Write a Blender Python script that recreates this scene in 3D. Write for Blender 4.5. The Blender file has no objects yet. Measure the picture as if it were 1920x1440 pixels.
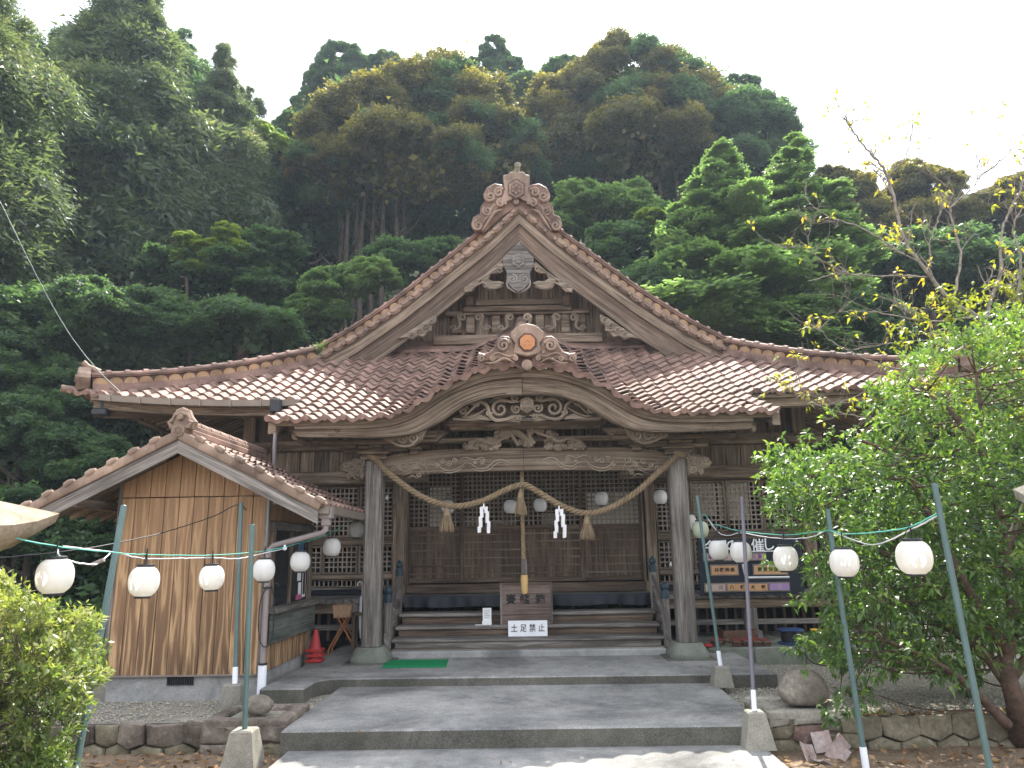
import bpy, math, random
import numpy as np
from mathutils import Matrix, Vector
PI = math.pi; rad = math.radians
RNG = np.random.default_rng(7); random.seed(7)
SC = bpy.context.scene; COL = SC.collection
# ---------------------------------------------------------------- camera, world, sun, exposure
F_PX = 1400.0
cam_d = bpy.data.cameras.new('camera'); cam = bpy.data.objects.new('camera', cam_d); COL.objects.link(cam)
cam.location = (0, 0, 1.55)
CAM_R = Matrix.Rotation(rad(0.8), 3, 'Z') @ Matrix.Rotation(rad(102.5), 3, 'X') @ Matrix.Rotation(rad(-0.9), 3, 'Z')
cam.rotation_euler = CAM_R.to_euler()
cam_d.sensor_width = 36.0; cam_d.lens = 36.0 * F_PX / 1920.0
cam_d.clip_start = 0.05; cam_d.clip_end = 2000
SC.camera = cam
SUN_EL, SUN_AZ = 52.3, 14.0            # degrees; azimuth clockwise from +Y (the way the camera looks)
W = bpy.data.worlds.new('World'); SC.world = W; W.use_nodes = True
wn = W.node_tree.nodes; wl = W.node_tree.links; wn.clear()
wo = wn.new('ShaderNodeOutputWorld'); bg = wn.new('ShaderNodeBackground'); sky = wn.new('ShaderNodeTexSky')
sky.sky_type = 'NISHITA'; sky.sun_disc = False; sky.sun_elevation = rad(SUN_EL); sky.sun_rotation = rad(SUN_AZ)
sky.air_density = 1.0; sky.dust_density = 3.0; sky.ozone_density = 1.0
# thin bright cloud veil over the sky
tcw = wn.new('ShaderNodeTexCoord'); nz = wn.new('ShaderNodeTexNoise'); nz.inputs['Scale'].default_value = 1.3
nz.inputs['Detail'].default_value = 5; rmp = wn.new('ShaderNodeValToRGB'); mixs = wn.new('ShaderNodeMix'); mixs.data_type = 'RGBA'
rmp.color_ramp.elements[0].position = .42; rmp.color_ramp.elements[0].color = (.62, .62, .62, 1)
rmp.color_ramp.elements[1].position = .58; rmp.color_ramp.elements[1].color = (.95, .95, .95, 1)
wl.new(tcw.outputs['Generated'], nz.inputs['Vector']); wl.new(nz.outputs['Fac'], rmp.inputs['Fac'])
wl.new(rmp.outputs['Color'], mixs.inputs['Factor']); wl.new(sky.outputs['Color'], mixs.inputs['A'])
mixs.inputs['B'].default_value = (13.2, 13.8, 15.4, 1)
wl.new(mixs.outputs['Result'], bg.inputs['Color']); bg.inputs['Strength'].default_value = 0.078
wl.new(bg.outputs['Background'], wo.inputs['Surface'])
sd = bpy.data.lights.new('sun', 'SUN'); sun = bpy.data.objects.new('sun', sd); COL.objects.link(sun)
sd.energy = 5.0; sd.angle = rad(0.5); sd.color = (1.0, .95, .86)
sdir = Vector((math.sin(rad(SUN_AZ)) * math.cos(rad(SUN_EL)), math.cos(rad(SUN_AZ)) * math.cos(rad(SUN_EL)), math.sin(rad(SUN_EL))))
sun.rotation_euler = sdir.to_track_quat('Z', 'Y').to_euler()
sun.location = (6, 10, 40)
SC.view_settings.view_transform = 'Standard'; SC.view_settings.look = 'None'
SC.view_settings.gamma = 1; SC.view_settings.use_curve_mapping = False
SC.view_settings.exposure = 1.5
SC.render.engine = 'CYCLES'
SC.cycles.use_denoising = True
SC.cycles.max_bounces = 8; SC.cycles.diffuse_bounces = 5; SC.cycles.glossy_bounces = 2
SC.cycles.transmission_bounces = 4; SC.cycles.transparent_max_bounces = 6; SC.cycles.volume_bounces = 0
SC.cycles.sample_clamp_indirect = 6
SC.cycles.caustics_reflective = False; SC.cycles.caustics_refractive = False

def at(px, py, Y):
    """the world point at distance Y that the photograph shows at (px, py)"""
    d = CAM_R @ Vector(((px - 960) / F_PX, -(py - 720) / F_PX, -1.0))
    return Vector((0, 0, 1.55)) + d * (Y / d.y)

# ---------------------------------------------------------------- materials
def newmat(name):
    m = bpy.data.materials.new(name); m.use_nodes = True
    n = m.node_tree.nodes; n.clear()
    return m, n, m.node_tree.links

class NT:
    """small helper for node trees"""
    def __init__(s, name):
        s.m, s.n, s.l = newmat(name)
        s.out = s.n.new('ShaderNodeOutputMaterial')
    def node(s, t, **kw):
        x = s.n.new('ShaderNode' + t)
        for k, v in kw.items():
            if k in ('operation', 'data_type', 'blend_type', 'feature', 'distance', 'bands_direction', 'wave_type', 'attribute_name', 'noise_dimensions', 'uv_map'):
                setattr(x, k, v)
            else:
                x.inputs[k].default_value = v
        return x
    def link(s, a, b): s.l.new(a, b)
    def pos(s):
        return s.node('NewGeometry').outputs['Position']
    def noise(s, vec, scale, detail=3, rough=.55, dist=0.0, vscale=None):
        if vscale is not None:
            mp = s.n.new('ShaderNodeMapping'); mp.inputs['Scale'].default_value = vscale
            s.link(vec, mp.inputs['Vector']); vec = mp.outputs['Vector']
        x = s.node('TexNoise', Scale=scale, Detail=detail, Roughness=rough, Distortion=dist)
        s.link(vec, x.inputs['Vector']); return x.outputs['Fac']
    def ramp(s, fac, stops):
        r = s.n.new('ShaderNodeValToRGB'); e = r.color_ramp.elements
        while len(e) < len(stops): e.new(.5)
        for i, (p, c) in enumerate(stops):
            e[i].position = p; e[i].color = (c, c, c, 1) if isinstance(c, (int, float)) else (*c, 1)
        s.link(fac, r.inputs['Fac']); return r.outputs['Color']
    def mix(s, a, b, fac, mode='MIX'):
        x = s.n.new('ShaderNodeMix'); x.data_type = 'RGBA'; x.blend_type = mode
        for k, v in (('Factor', fac), ('A', a), ('B', b)):
            if isinstance(v, (int, float)): x.inputs[k].default_value = v if k == 'Factor' else (v, v, v, 1)
            elif isinstance(v, tuple): x.inputs[k].default_value = (*v, 1)
            else: s.link(v, x.inputs[k])
        return x.outputs['Result']
    def bump(s, h, strength=.5, dist=.01):
        b = s.node('Bump', Strength=strength, Distance=dist); s.link(h, b.inputs['Height']); return b.outputs['Normal']
    def bsdf(s, color, rough=.8, spec=.3, normal=None, metal=0, coat=0):
        b = s.n.new('ShaderNodeBsdfPrincipled')
        if isinstance(color, tuple): b.inputs['Base Color'].default_value = (*color, 1)
        else: s.link(color, b.inputs['Base Color'])
        if isinstance(rough, (int, float)): b.inputs['Roughness'].default_value = rough
        else: s.link(rough, b.inputs['Roughness'])
        b.inputs['Specular IOR Level'].default_value = spec; b.inputs['Metallic'].default_value = metal
        b.inputs['Coat Weight'].default_value = coat
        if normal is not None: s.link(normal, b.inputs['Normal'])
        s.link(b.outputs['BSDF'], s.out.inputs['Surface']); return b

def wood(name, c0, c1, c2, rough=.8, fig=1.0, bump=.35, stain=.55, redo=None):
    t = NT(name)
    uv = t.node('UVMap').outputs['UV']
    oi = t.node('ObjectInfo').outputs['Random']
    add = t.node('VectorMath', operation='ADD'); sc = t.node('VectorMath', operation='SCALE', Scale=17.3)
    cx = t.n.new('ShaderNodeCombineXYZ'); t.link(oi, cx.inputs[0]); t.link(oi, cx.inputs[1])
    t.link(cx.outputs[0], sc.inputs[0]); t.link(uv, add.inputs[0]); t.link(sc.outputs[0], add.inputs[1])
    v = add.outputs[0]
    g1 = t.noise(v, 1.0, 5, .62, .9 * fig, (.9, 15, 1)); g2 = t.noise(v, 1.0, 4, .65, .3, (2.2, 75, 1))
    dk = tuple(x * .62 for x in c0); col = t.ramp(g1, [(.28, dk), (.42, c0), (.55, c1), (.72, c2)])
    fine = t.ramp(g2, [(.34, .45), (.62, 1.2)])
    col = t.mix(col, fine, .75, 'MULTIPLY')
    big = t.noise(t.pos(), 1.7, 4, .6)
    st = t.ramp(big, [(.32, .55), (.6, 1.12)])
    col = t.mix(col, st, stain, 'MULTIPLY')
    # every piece a little lighter or darker
    pv = t.node('MapRange'); t.link(oi, pv.inputs['Value']); pv.inputs['To Min'].default_value = .82; pv.inputs['To Max'].default_value = 1.16
    col = t.mix(col, pv.outputs[0], 1.0, 'MULTIPLY')
    h = t.mix(g2, g1, .4)
    t.bsdf(col, rough, .2, t.bump(h, bump, .006)); return t.m

def plain(name, col, rough=.6, spec=.3, metal=0, var=.25, scale=6, bump=0):
    t = NT(name); f = t.noise(t.pos(), scale, 4, .6)
    r = t.ramp(f, [(.3, 1 - var), (.7, 1 + var * .6)])
    c = t.mix(col, r, 1.0, 'MULTIPLY')
    t.bsdf(c, rough, spec, t.bump(f, bump, .01) if bump else None, metal); return t.m

def make_mats():
    M = {}
    M['wood'] = wood('weathered_wood', (.12, .085, .058), (.215, .165, .118), (.31, .245, .18))
    M['wood_light'] = wood('pale_weathered_wood', (.12, .088, .06), (.225, .17, .118), (.34, .265, .19), fig=2.6)
    M['wood_grey'] = wood('grey_weathered_wood', (.115, .10, .086), (.20, .178, .155), (.30, .275, .245))
    M['wood_dark'] = wood('dark_door_wood', (.095, .066, .046), (.155, .11, .078), (.22, .16, .115))
    M['wood_carve'] = wood('carved_wood', (.16, .125, .09), (.26, .205, .15), (.36, .29, .215), bump=.2)
    M['box_wood'] = wood('offering_box_wood', (.16, .115, .095), (.205, .15, .125), (.25, .185, .155), bump=.2)
    M['wood_deck'] = wood('veranda_wood', (.13, .115, .10), (.21, .19, .17), (.33, .30, .27))
    M['wood_green'] = wood('green_grey_board', (.07, .08, .065), (.12, .125, .105), (.17, .175, .15))
    # scorched cedar siding: dark bands with golden grain
    t = NT('scorched_cedar'); uv = t.node('UVMap').outputs['UV']; oi = t.node('ObjectInfo').outputs['Random']
    cx = t.n.new('ShaderNodeCombineXYZ'); t.link(oi, cx.inputs[0]); t.link(oi, cx.inputs[1])
    sc = t.node('VectorMath', operation='SCALE', Scale=23.7); t.link(cx.outputs[0], sc.inputs[0])
    add = t.node('VectorMath', operation='ADD'); t.link(uv, add.inputs[0]); t.link(sc.outputs[0], add.inputs[1]); v = add.outputs[0]
    ws = t.noise(v, 1.0, 3, .5, 0, (.5, 6, 1))
    n1 = t.noise(v, 1.0, 2, .5, 0, (.55, 6.5, 1)); n2 = t.noise(v, 1.0, 3, .6, 0, (2.5, 30, 1)); sy = t.n.new('ShaderNodeSeparateXYZ'); t.link(v, sy.inputs[0])
    def mth(op, a, b):
        x = t.node('Math', operation=op)
        for i, q in enumerate((a, b)):
            if isinstance(q, (int, float)): x.inputs[i].default_value = q
            elif q is not None: t.link(q, x.inputs[i])
        return x.outputs[0]
    ph = mth('ADD', mth('ADD', mth('MULTIPLY', sy.outputs[1], 60.0), mth('MULTIPLY', n1, 34.0)), mth('MULTIPLY', n2, 5.0))
    wf_ = mth('ADD', mth('MULTIPLY', mth('SINE', ph, 0.0), .5), .5)
    g = t.noise(v, 1.0, 4, .65, 0, (4, 150, 1))
    col = t.ramp(wf_, [(.0, (.13, .074, .042)), (.5, (.19, .115, .062)), (.8, (.36, .225, .12)), (1, (.50, .33, .17))])
    dk = t.ramp(ws, [(.38, .62), (.6, 1.15)]); col = t.mix(col, dk, .9, 'MULTIPLY')
    # the lower part is more weathered and darker between the grain
    sx = t.n.new('ShaderNodeSeparateXYZ'); t.link(t.pos(), sx.inputs[0])
    mr = t.node('MapRange'); t.link(sx.outputs[2], mr.inputs['Value']); mr.inputs['From Min'].default_value = .3; mr.inputs['From Max'].default_value = 2.2
    mr.inputs['To Min'].default_value = .12; mr.inputs['To Max'].default_value = .78
    col = t.mix(col, (.30, .18, .095), mr.outputs[0])
    fine = t.ramp(g, [(.3, .72), (.7, 1.15)]); col = t.mix(col, fine, .8, 'MULTIPLY')
    t.bsdf(col, .75, .2, t.bump(g, .3, .004)); M['cedar'] = t.m
    # glazed roof tiles
    def tile(name, base, lo, rough=.62):
        t = NT(name); p = t.pos()
        oi = t.node('ObjectInfo').outputs['Random']
        n1 = t.noise(p, 3.1, 2, .5); n2 = t.noise(p, 26, 4, .6); n3 = t.noise(p, .8, 3, .5)
        c = t.ramp(n1, [(.3, lo), (.52, base), (.72, tuple(min(1, x * 1.35) for x in base))])
        lich = t.ramp(n2, [(.58, 0.0), (.70, .55)])
        c = t.mix(c, (.36, .30, .25), lich); c = t.mix(c, t.ramp(t.noise(p, 1.0, 5, .7, 0, (7, 1.6, 1.6)), [(.35, .72), (.6, 1.08)]), .8, 'MULTIPLY')
        pv = t.node('MapRange'); t.link(oi, pv.inputs['Value']); pv.inputs['To Min'].default_value = .86; pv.inputs['To Max'].default_value = 1.14
        c = t.mix(c, pv.outputs[0], 1.0, 'MULTIPLY')
        r = t.ramp(n2, [(.3, rough - .06), (.7, rough + .22)])
        t.bsdf(c, r, .16, t.bump(n2, .3, .004)); return t.m
    M['tile'] = tile('roof_tile_glaze', (.205, .13, .10), (.105, .068, .054))
    M['tile_orn'] = tile('ornament_tile', (.235, .165, .12), (.14, .095, .07), .5)
    M['tile_ochre'] = tile('ochre_tile', (.27, .17, .09), (.15, .085, .045), .42)
    M['tile_dark'] = tile('dark_tile', (.10, .05, .038), (.06, .03, .024), .5)
    M['tile_mid'] = tile('ornament_ground', (.15, .092, .065), (.09, .055, .04), .55)  # darker ground puts the shade of the creases between swirls into the colour
    M['orange'] = plain('orange_crest', (.42, .185, .075), .6)
    M['lattice_wood'] = plain('pale_lattice_wood', (.29, .24, .195), .85, var=.3, scale=9)
    M['relief'] = plain('pale_relief_wood', (.31, .255, .185), .85, var=.3, scale=20)  # paler than the beam behind it
    M['mossy'] = plain('mossy_tile', (.22, .20, .13), .85, var=.5, scale=14, bump=.4)
    # concrete
    def conc(name, c, dark, sp=.35, moss=0.0):
        t = NT(name); p = t.pos()
        a = t.noise(p, 1.3, 5, .65); b = t.noise(p, 95, 2, .6); d = t.noise(p, 9, 4, .7); e = t.noise(p, 240, 1, .5)
        a2 = t.noise(p, .55, 6, .72, .6); col = t.ramp(a, [(.3, dark), (.68, c)]); col = t.mix(col, t.ramp(a2, [(.38, .50), (.50, .95), (.66, 1.18)]), .9, 'MULTIPLY')
        col = t.mix(col, t.ramp(d, [(.3, .78), (.65, 1.1)]), .8, 'MULTIPLY')
        col = t.mix(col, t.ramp(b, [(.35, 1 - sp), (.65, 1 + sp * .6)]), .85, 'MULTIPLY')
        col = t.mix(col, (.42, .42, .40), t.ramp(e, [(.66, 0.0), (.74, .5)]))
        if moss:
            col = t.mix(col, (.07, .075, .045), t.ramp(t.noise(p, 4, 5, .7), [(.45, 0.0), (.7, moss)]))
        t.bsdf(col, .9, .2, t.bump(b, .4, .004)); return t.m
    M['conc'] = conc('paving_concrete', (.33, .32, .295), (.15, .15, .145))
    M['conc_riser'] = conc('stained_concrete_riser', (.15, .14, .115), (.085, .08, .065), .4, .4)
    M['conc_lite'] = conc('pale_concrete', (.36, .355, .335), (.26, .255, .24), .2)
    M['conc_block'] = conc('cast_concrete_block', (.30, .28, .23), (.21, .195, .16), .25)
    M['stone_green'] = conc('greenish_stone', (.20, .21, .17), (.13, .14, .11), .25)
    # masonry
    def rock(name, c1, c2, c3, b=.6):
        t = NT(name); p = t.pos(); oi = t.node('ObjectInfo').outputs['Random']
        a = t.noise(p, 5, 6, .7); d = t.noise(p, 30, 5, .7); m2 = t.noise(p, 11, 5, .7)
        col = t.ramp(a, [(.3, c1), (.5, c2), (.7, c3)])
        col = t.mix(col, t.ramp(d, [(.3, .6), (.68, 1.2)]), .8, 'MULTIPLY')
        col = t.mix(col, (.36, .35, .29), t.ramp(m2, [(.6, 0.0), (.72, .6)]))
        pv = t.node('MapRange'); t.link(oi, pv.inputs['Value']); pv.inputs['To Min'].default_value = .75; pv.inputs['To Max'].default_value = 1.25
        col = t.mix(col, pv.outputs[0], 1.0, 'MULTIPLY')
        t.bsdf(col, .92, .2, t.bump(d, b, .015)); return t.m
    M['rock'] = rock('wall_stone', (.10, .085, .055), (.19, .165, .11), (.27, .24, .17))
    M['rock_purple'] = rock('purple_stone', (.11, .07, .06), (.18, .115, .095), (.26, .19, .155))
    M['rock_pale'] = rock('pale_stone', (.20, .18, .14), (.31, .285, .23), (.42, .39, .32))
    M['boulder'] = rock('boulder_stone', (.13, .11, .09), (.24, .205, .165), (.36, .32, .26), .35)
    M['lantern_stone'] = rock('brown_lantern_stone', (.18, .135, .095), (.29, .225, .16), (.38, .31, .235), .5)
    M['tile_back'] = rock('tile_fragment', (.26, .18, .15), (.36, .28, .25), (.46, .40, .37), .3)
    M['rock_red'] = rock('reddish_stone', (.085, .068, .055), (.15, .122, .098), (.24, .205, .165))
    M['mortar'] = plain('dark_joint', (.06, .052, .04), .95)
    # ground
    t = NT('gravel_ground'); p = t.pos()
    vo = t.node('TexVoronoi', Scale=55.0); t.link(p, vo.inputs['Vector'])
    a = t.noise(p, .9, 5, .6)
    col = t.mix(t.ramp(a, [(.3, (.25, .225, .18)), (.7, (.37, .34, .28))]), vo.outputs['Color'], .22, 'OVERLAY')
    col = t.mix(col, t.ramp(vo.outputs['Distance'], [(.0, 1.15), (.6, .5)]), .7, 'MULTIPLY')
    t.bsdf(col, .95, .15, t.bump(vo.outputs['Distance'], -.8, .015)); M['gravel'] = t.m
    t = NT('soil_ground'); p = t.pos(); a = t.noise(p, 1.5, 6, .7); b = t.noise(p, 45, 4, .7)
    col = t.mix(t.ramp(a, [(.3, (.14, .095, .06)), (.7, (.30, .225, .16))]), t.ramp(b, [(.3, .6), (.7, 1.3)]), .9, 'MULTIPLY')
    t.bsdf(col, .95, .1, t.bump(b, .8, .02)); M['soil'] = t.m
    t = NT('hill_ground'); p = t.pos(); a = t.noise(p, .5, 6, .7); b = t.noise(p, 6, 5, .75)
    col = t.mix(t.ramp(a, [(.35, (.035, .04, .018)), (.65, (.055, .085, .025))]), t.ramp(b, [(.3, .4), (.7, 1.4)]), .9, 'MULTIPLY')
    t.bsdf(col, .95, .1, t.bump(b, 1.0, .15)); M['hill'] = t.m
    M['stones'] = plain('gravel_stones', (.33, .30, .245), .9, .2, 0, .5, 40)
    # leaves
    def leaf(name, c0, c1, c2, trans=.35, rough=.5, gloss=.35, tr=None):
        t = NT(name); at_ = t.node('Attribute', attribute_name='lr')
        oi = t.node('ObjectInfo').outputs['Random']; mr = t.node('MapRange'); t.link(oi, mr.inputs['Value']); mr.inputs['To Min'].default_value = -.16; mr.inputs['To Max'].default_value = .16
        ad = t.node('Math', operation='ADD'); t.link(at_.outputs['Fac'], ad.inputs[0]); t.link(mr.outputs[0], ad.inputs[1])
        col = t.ramp(ad.outputs[0], [(.0, c0), (.5, c1), (1.0, c2)])
        b = t.n.new('ShaderNodeBsdfPrincipled'); t.link(col, b.inputs['Base Color']); b.inputs['Roughness'].default_value = rough
        b.inputs['Specular IOR Level'].default_value = gloss
        tb = t.n.new('ShaderNodeBsdfTranslucent')
        tc = t.mix(col, tr or (1.0, 1.15, .45), 1.0, 'MULTIPLY'); tc2 = t.mix(tc, 1.9, 1.0, 'MULTIPLY'); t.link(tc2, tb.inputs['Color'])
        mx = t.n.new('ShaderNodeMixShader'); mx.inputs[0].default_value = trans
        t.link(b.outputs[0], mx.inputs[1]); t.link(tb.outputs[0], mx.inputs[2]); t.link(mx.outputs[0], t.out.inputs['Surface']); return t.m
    M['leaf_cedar'] = leaf('cedar_foliage', (0.051, 0.075, 0.045), (0.090, 0.124, 0.063), (0.165, 0.173, 0.090), .42, tr=(1, 1.05, .55))
    M['leaf_chink'] = leaf('chinquapin_foliage', (0.049, 0.062, 0.032), (0.108, 0.101, 0.043), (0.270, 0.236, 0.068), .45, tr=(1.05, 1.05, .4))
    M['leaf_green'] = leaf('broadleaf_foliage', (0.041, 0.076, 0.041), (0.065, 0.113, 0.054), (0.108, 0.169, 0.070), .48, tr=(1, 1.1, .55))
    M['leaf_bright'] = leaf('fresh_green_foliage', (.075, .12, .055), (.13, .20, .078), (.20, .26, .11), .52, tr=(1, 1.08, .6))
    M['leaf_yellow'] = leaf('yellow_green_foliage', (0.099, 0.154, 0.033), (0.187, 0.242, 0.055), (0.297, 0.319, 0.077), .55)
    M['leaf_cherry'] = leaf('cherry_leaves', (.12, .16, .03), (.22, .26, .05), (.36, .28, .06), .45, tr=(1.1, 1.0, .35))
    M['leaf_camellia'] = leaf('glossy_leaves', (.042, .078, .028), (.082, .14, .04), (.175, .235, .062), .36, .40, .32)
    M['leaf_azalea'] = leaf('azalea_leaves', (.055, .09, .03), (.125, .17, .05), (.30, .30, .12), .33, .42, .4)
    M['litter'] = leaf('leaf_litter', (.12, .06, .03), (.24, .14, .07), (.36, .25, .14), .1, .8, .1)
    M['grass'] = leaf('grass_blades', (.05, .09, .02), (.08, .14, .03), (.13, .19, .05), .3)
    t = NT('bark'); p = t.pos(); b_ = t.noise(p, 14, 5, .7, 0, (1, 1, .25))
    col = t.ramp(b_, [(.3, (.03, .024, .018)), (.7, (.10, .08, .06))]); t.bsdf(col, .9, .15, t.bump(b_, .8, .02)); M['bark'] = t.m
    M['bark_pale'] = plain('pale_bark', (.24, .21, .17), .85, .2, 0, .5, 22, .4)
    M['bark_red'] = plain('reddish_bark', (.095, .062, .044), .85, .2, 0, .5, 22, .4)
    # misc
    M['white'] = plain('white_paint', (.78, .79, .80), .5, var=.05)
    M['paper'] = plain('white_paper', (.80, .80, .78), .8, var=.08)
    M['shoji'] = plain('shoji_paper', (.62, .59, .50), .9, var=.12)
    M['ink'] = plain('black_ink', (.012, .012, .014), .6, var=.1)
    M['black'] = plain('black_metal', (.02, .02, .022), .5, .4)
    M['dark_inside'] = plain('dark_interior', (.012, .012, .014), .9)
    M['navy'] = plain('navy_cloth', (.006, .009, .016), .5, .3, var=.3, scale=3)
    M['green_pole'] = plain('green_pole_paint', (.075, .125, .115), .45, .4, var=.15)
    M['grey_pole'] = plain('purple_grey_pole', (.13, .115, .14), .5, .4, var=.15)
    M['pvc_grey'] = plain('grey_plastic_pipe', (.24, .20, .19), .4, .4, var=.15)
    M['pvc_white'] = plain('white_plastic_pipe', (.72, .73, .76), .35, .4, var=.05)
    M['gutter'] = plain('brown_gutter', (.20, .165, .13), .4, .4, var=.2)
    M['cable_green'] = plain('green_cord', (.10, .42, .33), .5, var=.1)
    M['cable_white'] = plain('white_cable', (.62, .62, .62), .5, var=.1)
    M['cable_black'] = plain('black_cable', (.015, .015, .017), .5)
    M['red'] = plain('red_plastic', (.36, .03, .03), .55, .4, var=.1)
    M['mat_green'] = plain('green_mat', (.012, .20, .075), .95, .1, var=.3, scale=120, bump=.5)
    M['tan'] = plain('tan_wrapping', (.50, .33, .13), .7, var=.2, scale=60)
    M['bluegrey'] = plain('blue_patina_bronze', (.02, .045, .06), .5, .4, var=.3)
    M['yellow'] = plain('yellow_handle', (.72, .42, .03), .5)
    M['blue'] = plain('blue_plastic', (.02, .05, .14), .45, .4)
    M['clog'] = plain('brown_clog_wood', (.13, .07, .045), .5, var=.4, scale=20)
    M['orange_tube'] = plain('orange_tube', (.42, .16, .06), .4, .4)
    M['basket'] = plain('basket_weave', (.48, .30, .18), .8, var=.3, scale=50)
    M['board_black'] = plain('blackboard_paint', (.012, .018, .028), .5, .3)
    M['frame_grey'] = plain('grey_frame', (.19, .16, .14), .7)
    M['pl_orange'] = plain('orange_plate', (.52, .30, .15), .7, var=.12)
    M['pl_pink'] = plain('pink_plate', (.48, .36, .32), .7, var=.12)
    M['pl_purple'] = plain('purple_plate', (.34, .22, .42), .7, var=.12)
    M['purple_ink'] = plain('purple_ink', (.16, .05, .20), .7)
    M['blue_sheet'] = plain('blue_poster', (.05, .20, .42), .6)
    M['pink_sheet'] = plain('pink_flowers', (.50, .12, .22), .7, var=.4, scale=60)
    # straw rope
    t = NT('straw'); uv = t.node('UVMap').outputs['UV']
    f = t.noise(uv, 1.0, 3, .6, 0, (3, 260, 1)); f2 = t.noise(t.pos(), 14, 3)
    col = t.mix(t.ramp(f, [(.3, (.12, .085, .05)), (.7, (.34, .255, .155))]), t.ramp(f2, [(.3, .75), (.7, 1.1)]), .8, 'MULTIPLY')
    t.bsdf(col, .9, .1, t.bump(f, .5, .004)); M['straw'] = t.m
    # lantern skin: thin white plastic, light shows through it
    def lant(name, c, tc, k=.42):
        t = NT(name); a = t.n.new('ShaderNodeBsdfPrincipled'); a.inputs['Roughness'].default_value = .38
        tc_ = t.n.new('ShaderNodeTexCoord'); ob = tc_.outputs['Object']; oi = t.node('ObjectInfo').outputs['Random']; va = t.node('VectorMath', operation='ADD'); t.link(ob, va.inputs[0]); t.link(oi, va.inputs[1])
        rib = t.node('TexWave', Scale=26.0, bands_direction='Z'); t.link(ob, rib.inputs['Vector'])
        gr = t.ramp(t.noise(va.outputs[0], 1.0, 4, .65, 0, (26, 26, 5)), [(.42, 1.0), (.72, .80)]); gr2 = t.ramp(t.noise(va.outputs[0], 7, 3), [(.35, .93), (.6, 1.0)])
        cc = t.mix(t.mix(c, gr, .7, 'MULTIPLY'), gr2, 1.0, 'MULTIPLY'); t.link(cc, a.inputs['Base Color']); t.link(t.bump(rib.outputs['Fac'], .12, .002), a.inputs['Normal'])
        b = t.n.new('ShaderNodeBsdfTranslucent'); b.inputs['Color'].default_value = (*tc, 1)
        mx = t.n.new('ShaderNodeMixShader'); mx.inputs[0].default_value = k
        t.link(a.outputs[0], mx.inputs[1]); t.link(b.outputs[0], mx.inputs[2]); t.link(mx.outputs[0], t.out.inputs['Surface']); return t.m
    M['lantern'] = lant('white_lantern_skin', (.82, .82, .80), (.9, .85, .74))
    M['lantern_inner'] = lant('brightened_lantern_skin', (.86, .86, .86), (.9, .9, .88), .08)  # paler, less translucent copy; daylight on the porch lanterns put into the material
    M['lantern_old'] = lant('aged_lantern_skin', (.62, .66, .50), (.6, .68, .45))
    t = NT('window_glass'); g = t.n.new('ShaderNodeBsdfPrincipled'); g.inputs['Base Color'].default_value = (.02, .025, .03, 1); g.inputs['Roughness'].default_value = .05
    tr = t.n.new('ShaderNodeBsdfTransparent'); mx = t.n.new('ShaderNodeMixShader'); mx.inputs[0].default_value = .55
    t.link(tr.outputs[0], mx.inputs[1]); t.link(g.outputs[0], mx.inputs[2]); t.link(mx.outputs[0], t.out.inputs['Surface']); M['glass'] = t.m
    return M
M = make_mats()

# ---------------------------------------------------------------- mesh helpers
def V(*a): return np.array(a, float)
def _chamfer_topology():
    vs = []; idx = {}
    for sx in (-1, 1):
        for sy in (-1, 1):
            for sz in (-1, 1):
                for k in range(3):
                    idx[(sx, sy, sz, k)] = len(vs); vs.append((sx, sy, sz, k))
    F = []
    for k in range(3):
        o = [i for i in range(3) if i != k]
        for s in (-1, 1):
            q = []
            for a, b in ((-1, -1), (1, -1), (1, 1), (-1, 1)):
                c = [0, 0, 0]; c[k] = s; c[o[0]] = a; c[o[1]] = b; q.append(idx[(*c, k)])
            F.append(q)
        for a in (-1, 1):
            for b in (-1, 1):
                q = []
                for s, kk in ((-1, o[0]), (1, o[0]), (1, o[1]), (-1, o[1])):
                    c = [0, 0, 0]; c[k] = s; c[o[0]] = a; c[o[1]] = b; q.append(idx[(*c, kk)])
                F.append(q)
    for sx in (-1, 1):
        for sy in (-1, 1):
            for sz in (-1, 1):
                F.append([idx[(sx, sy, sz, k)] for k in range(3)])
    P = np.array([[v[i] * (1.0 if v[3] == i else .8) for i in range(3)] for v in vs])
    out = []
    for f in F:
        n = np.cross(P[f[1]] - P[f[0]], P[f[2]] - P[f[0]]); c = P[f].mean(0)
        out.append(f if n @ c > 0 else f[::-1])
    return vs, out
CH_V, CH_F = _chamfer_topology()
CH_S = np.array([v[:3] for v in CH_V], float); CH_K = np.array([[0.0 if v[3] == i else 1.0 for i in range(3)] for v in CH_V])
AX = {'x': (0, 1, 2), 'y': (1, 0, 2), 'z': (2, 0, 1)}

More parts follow.
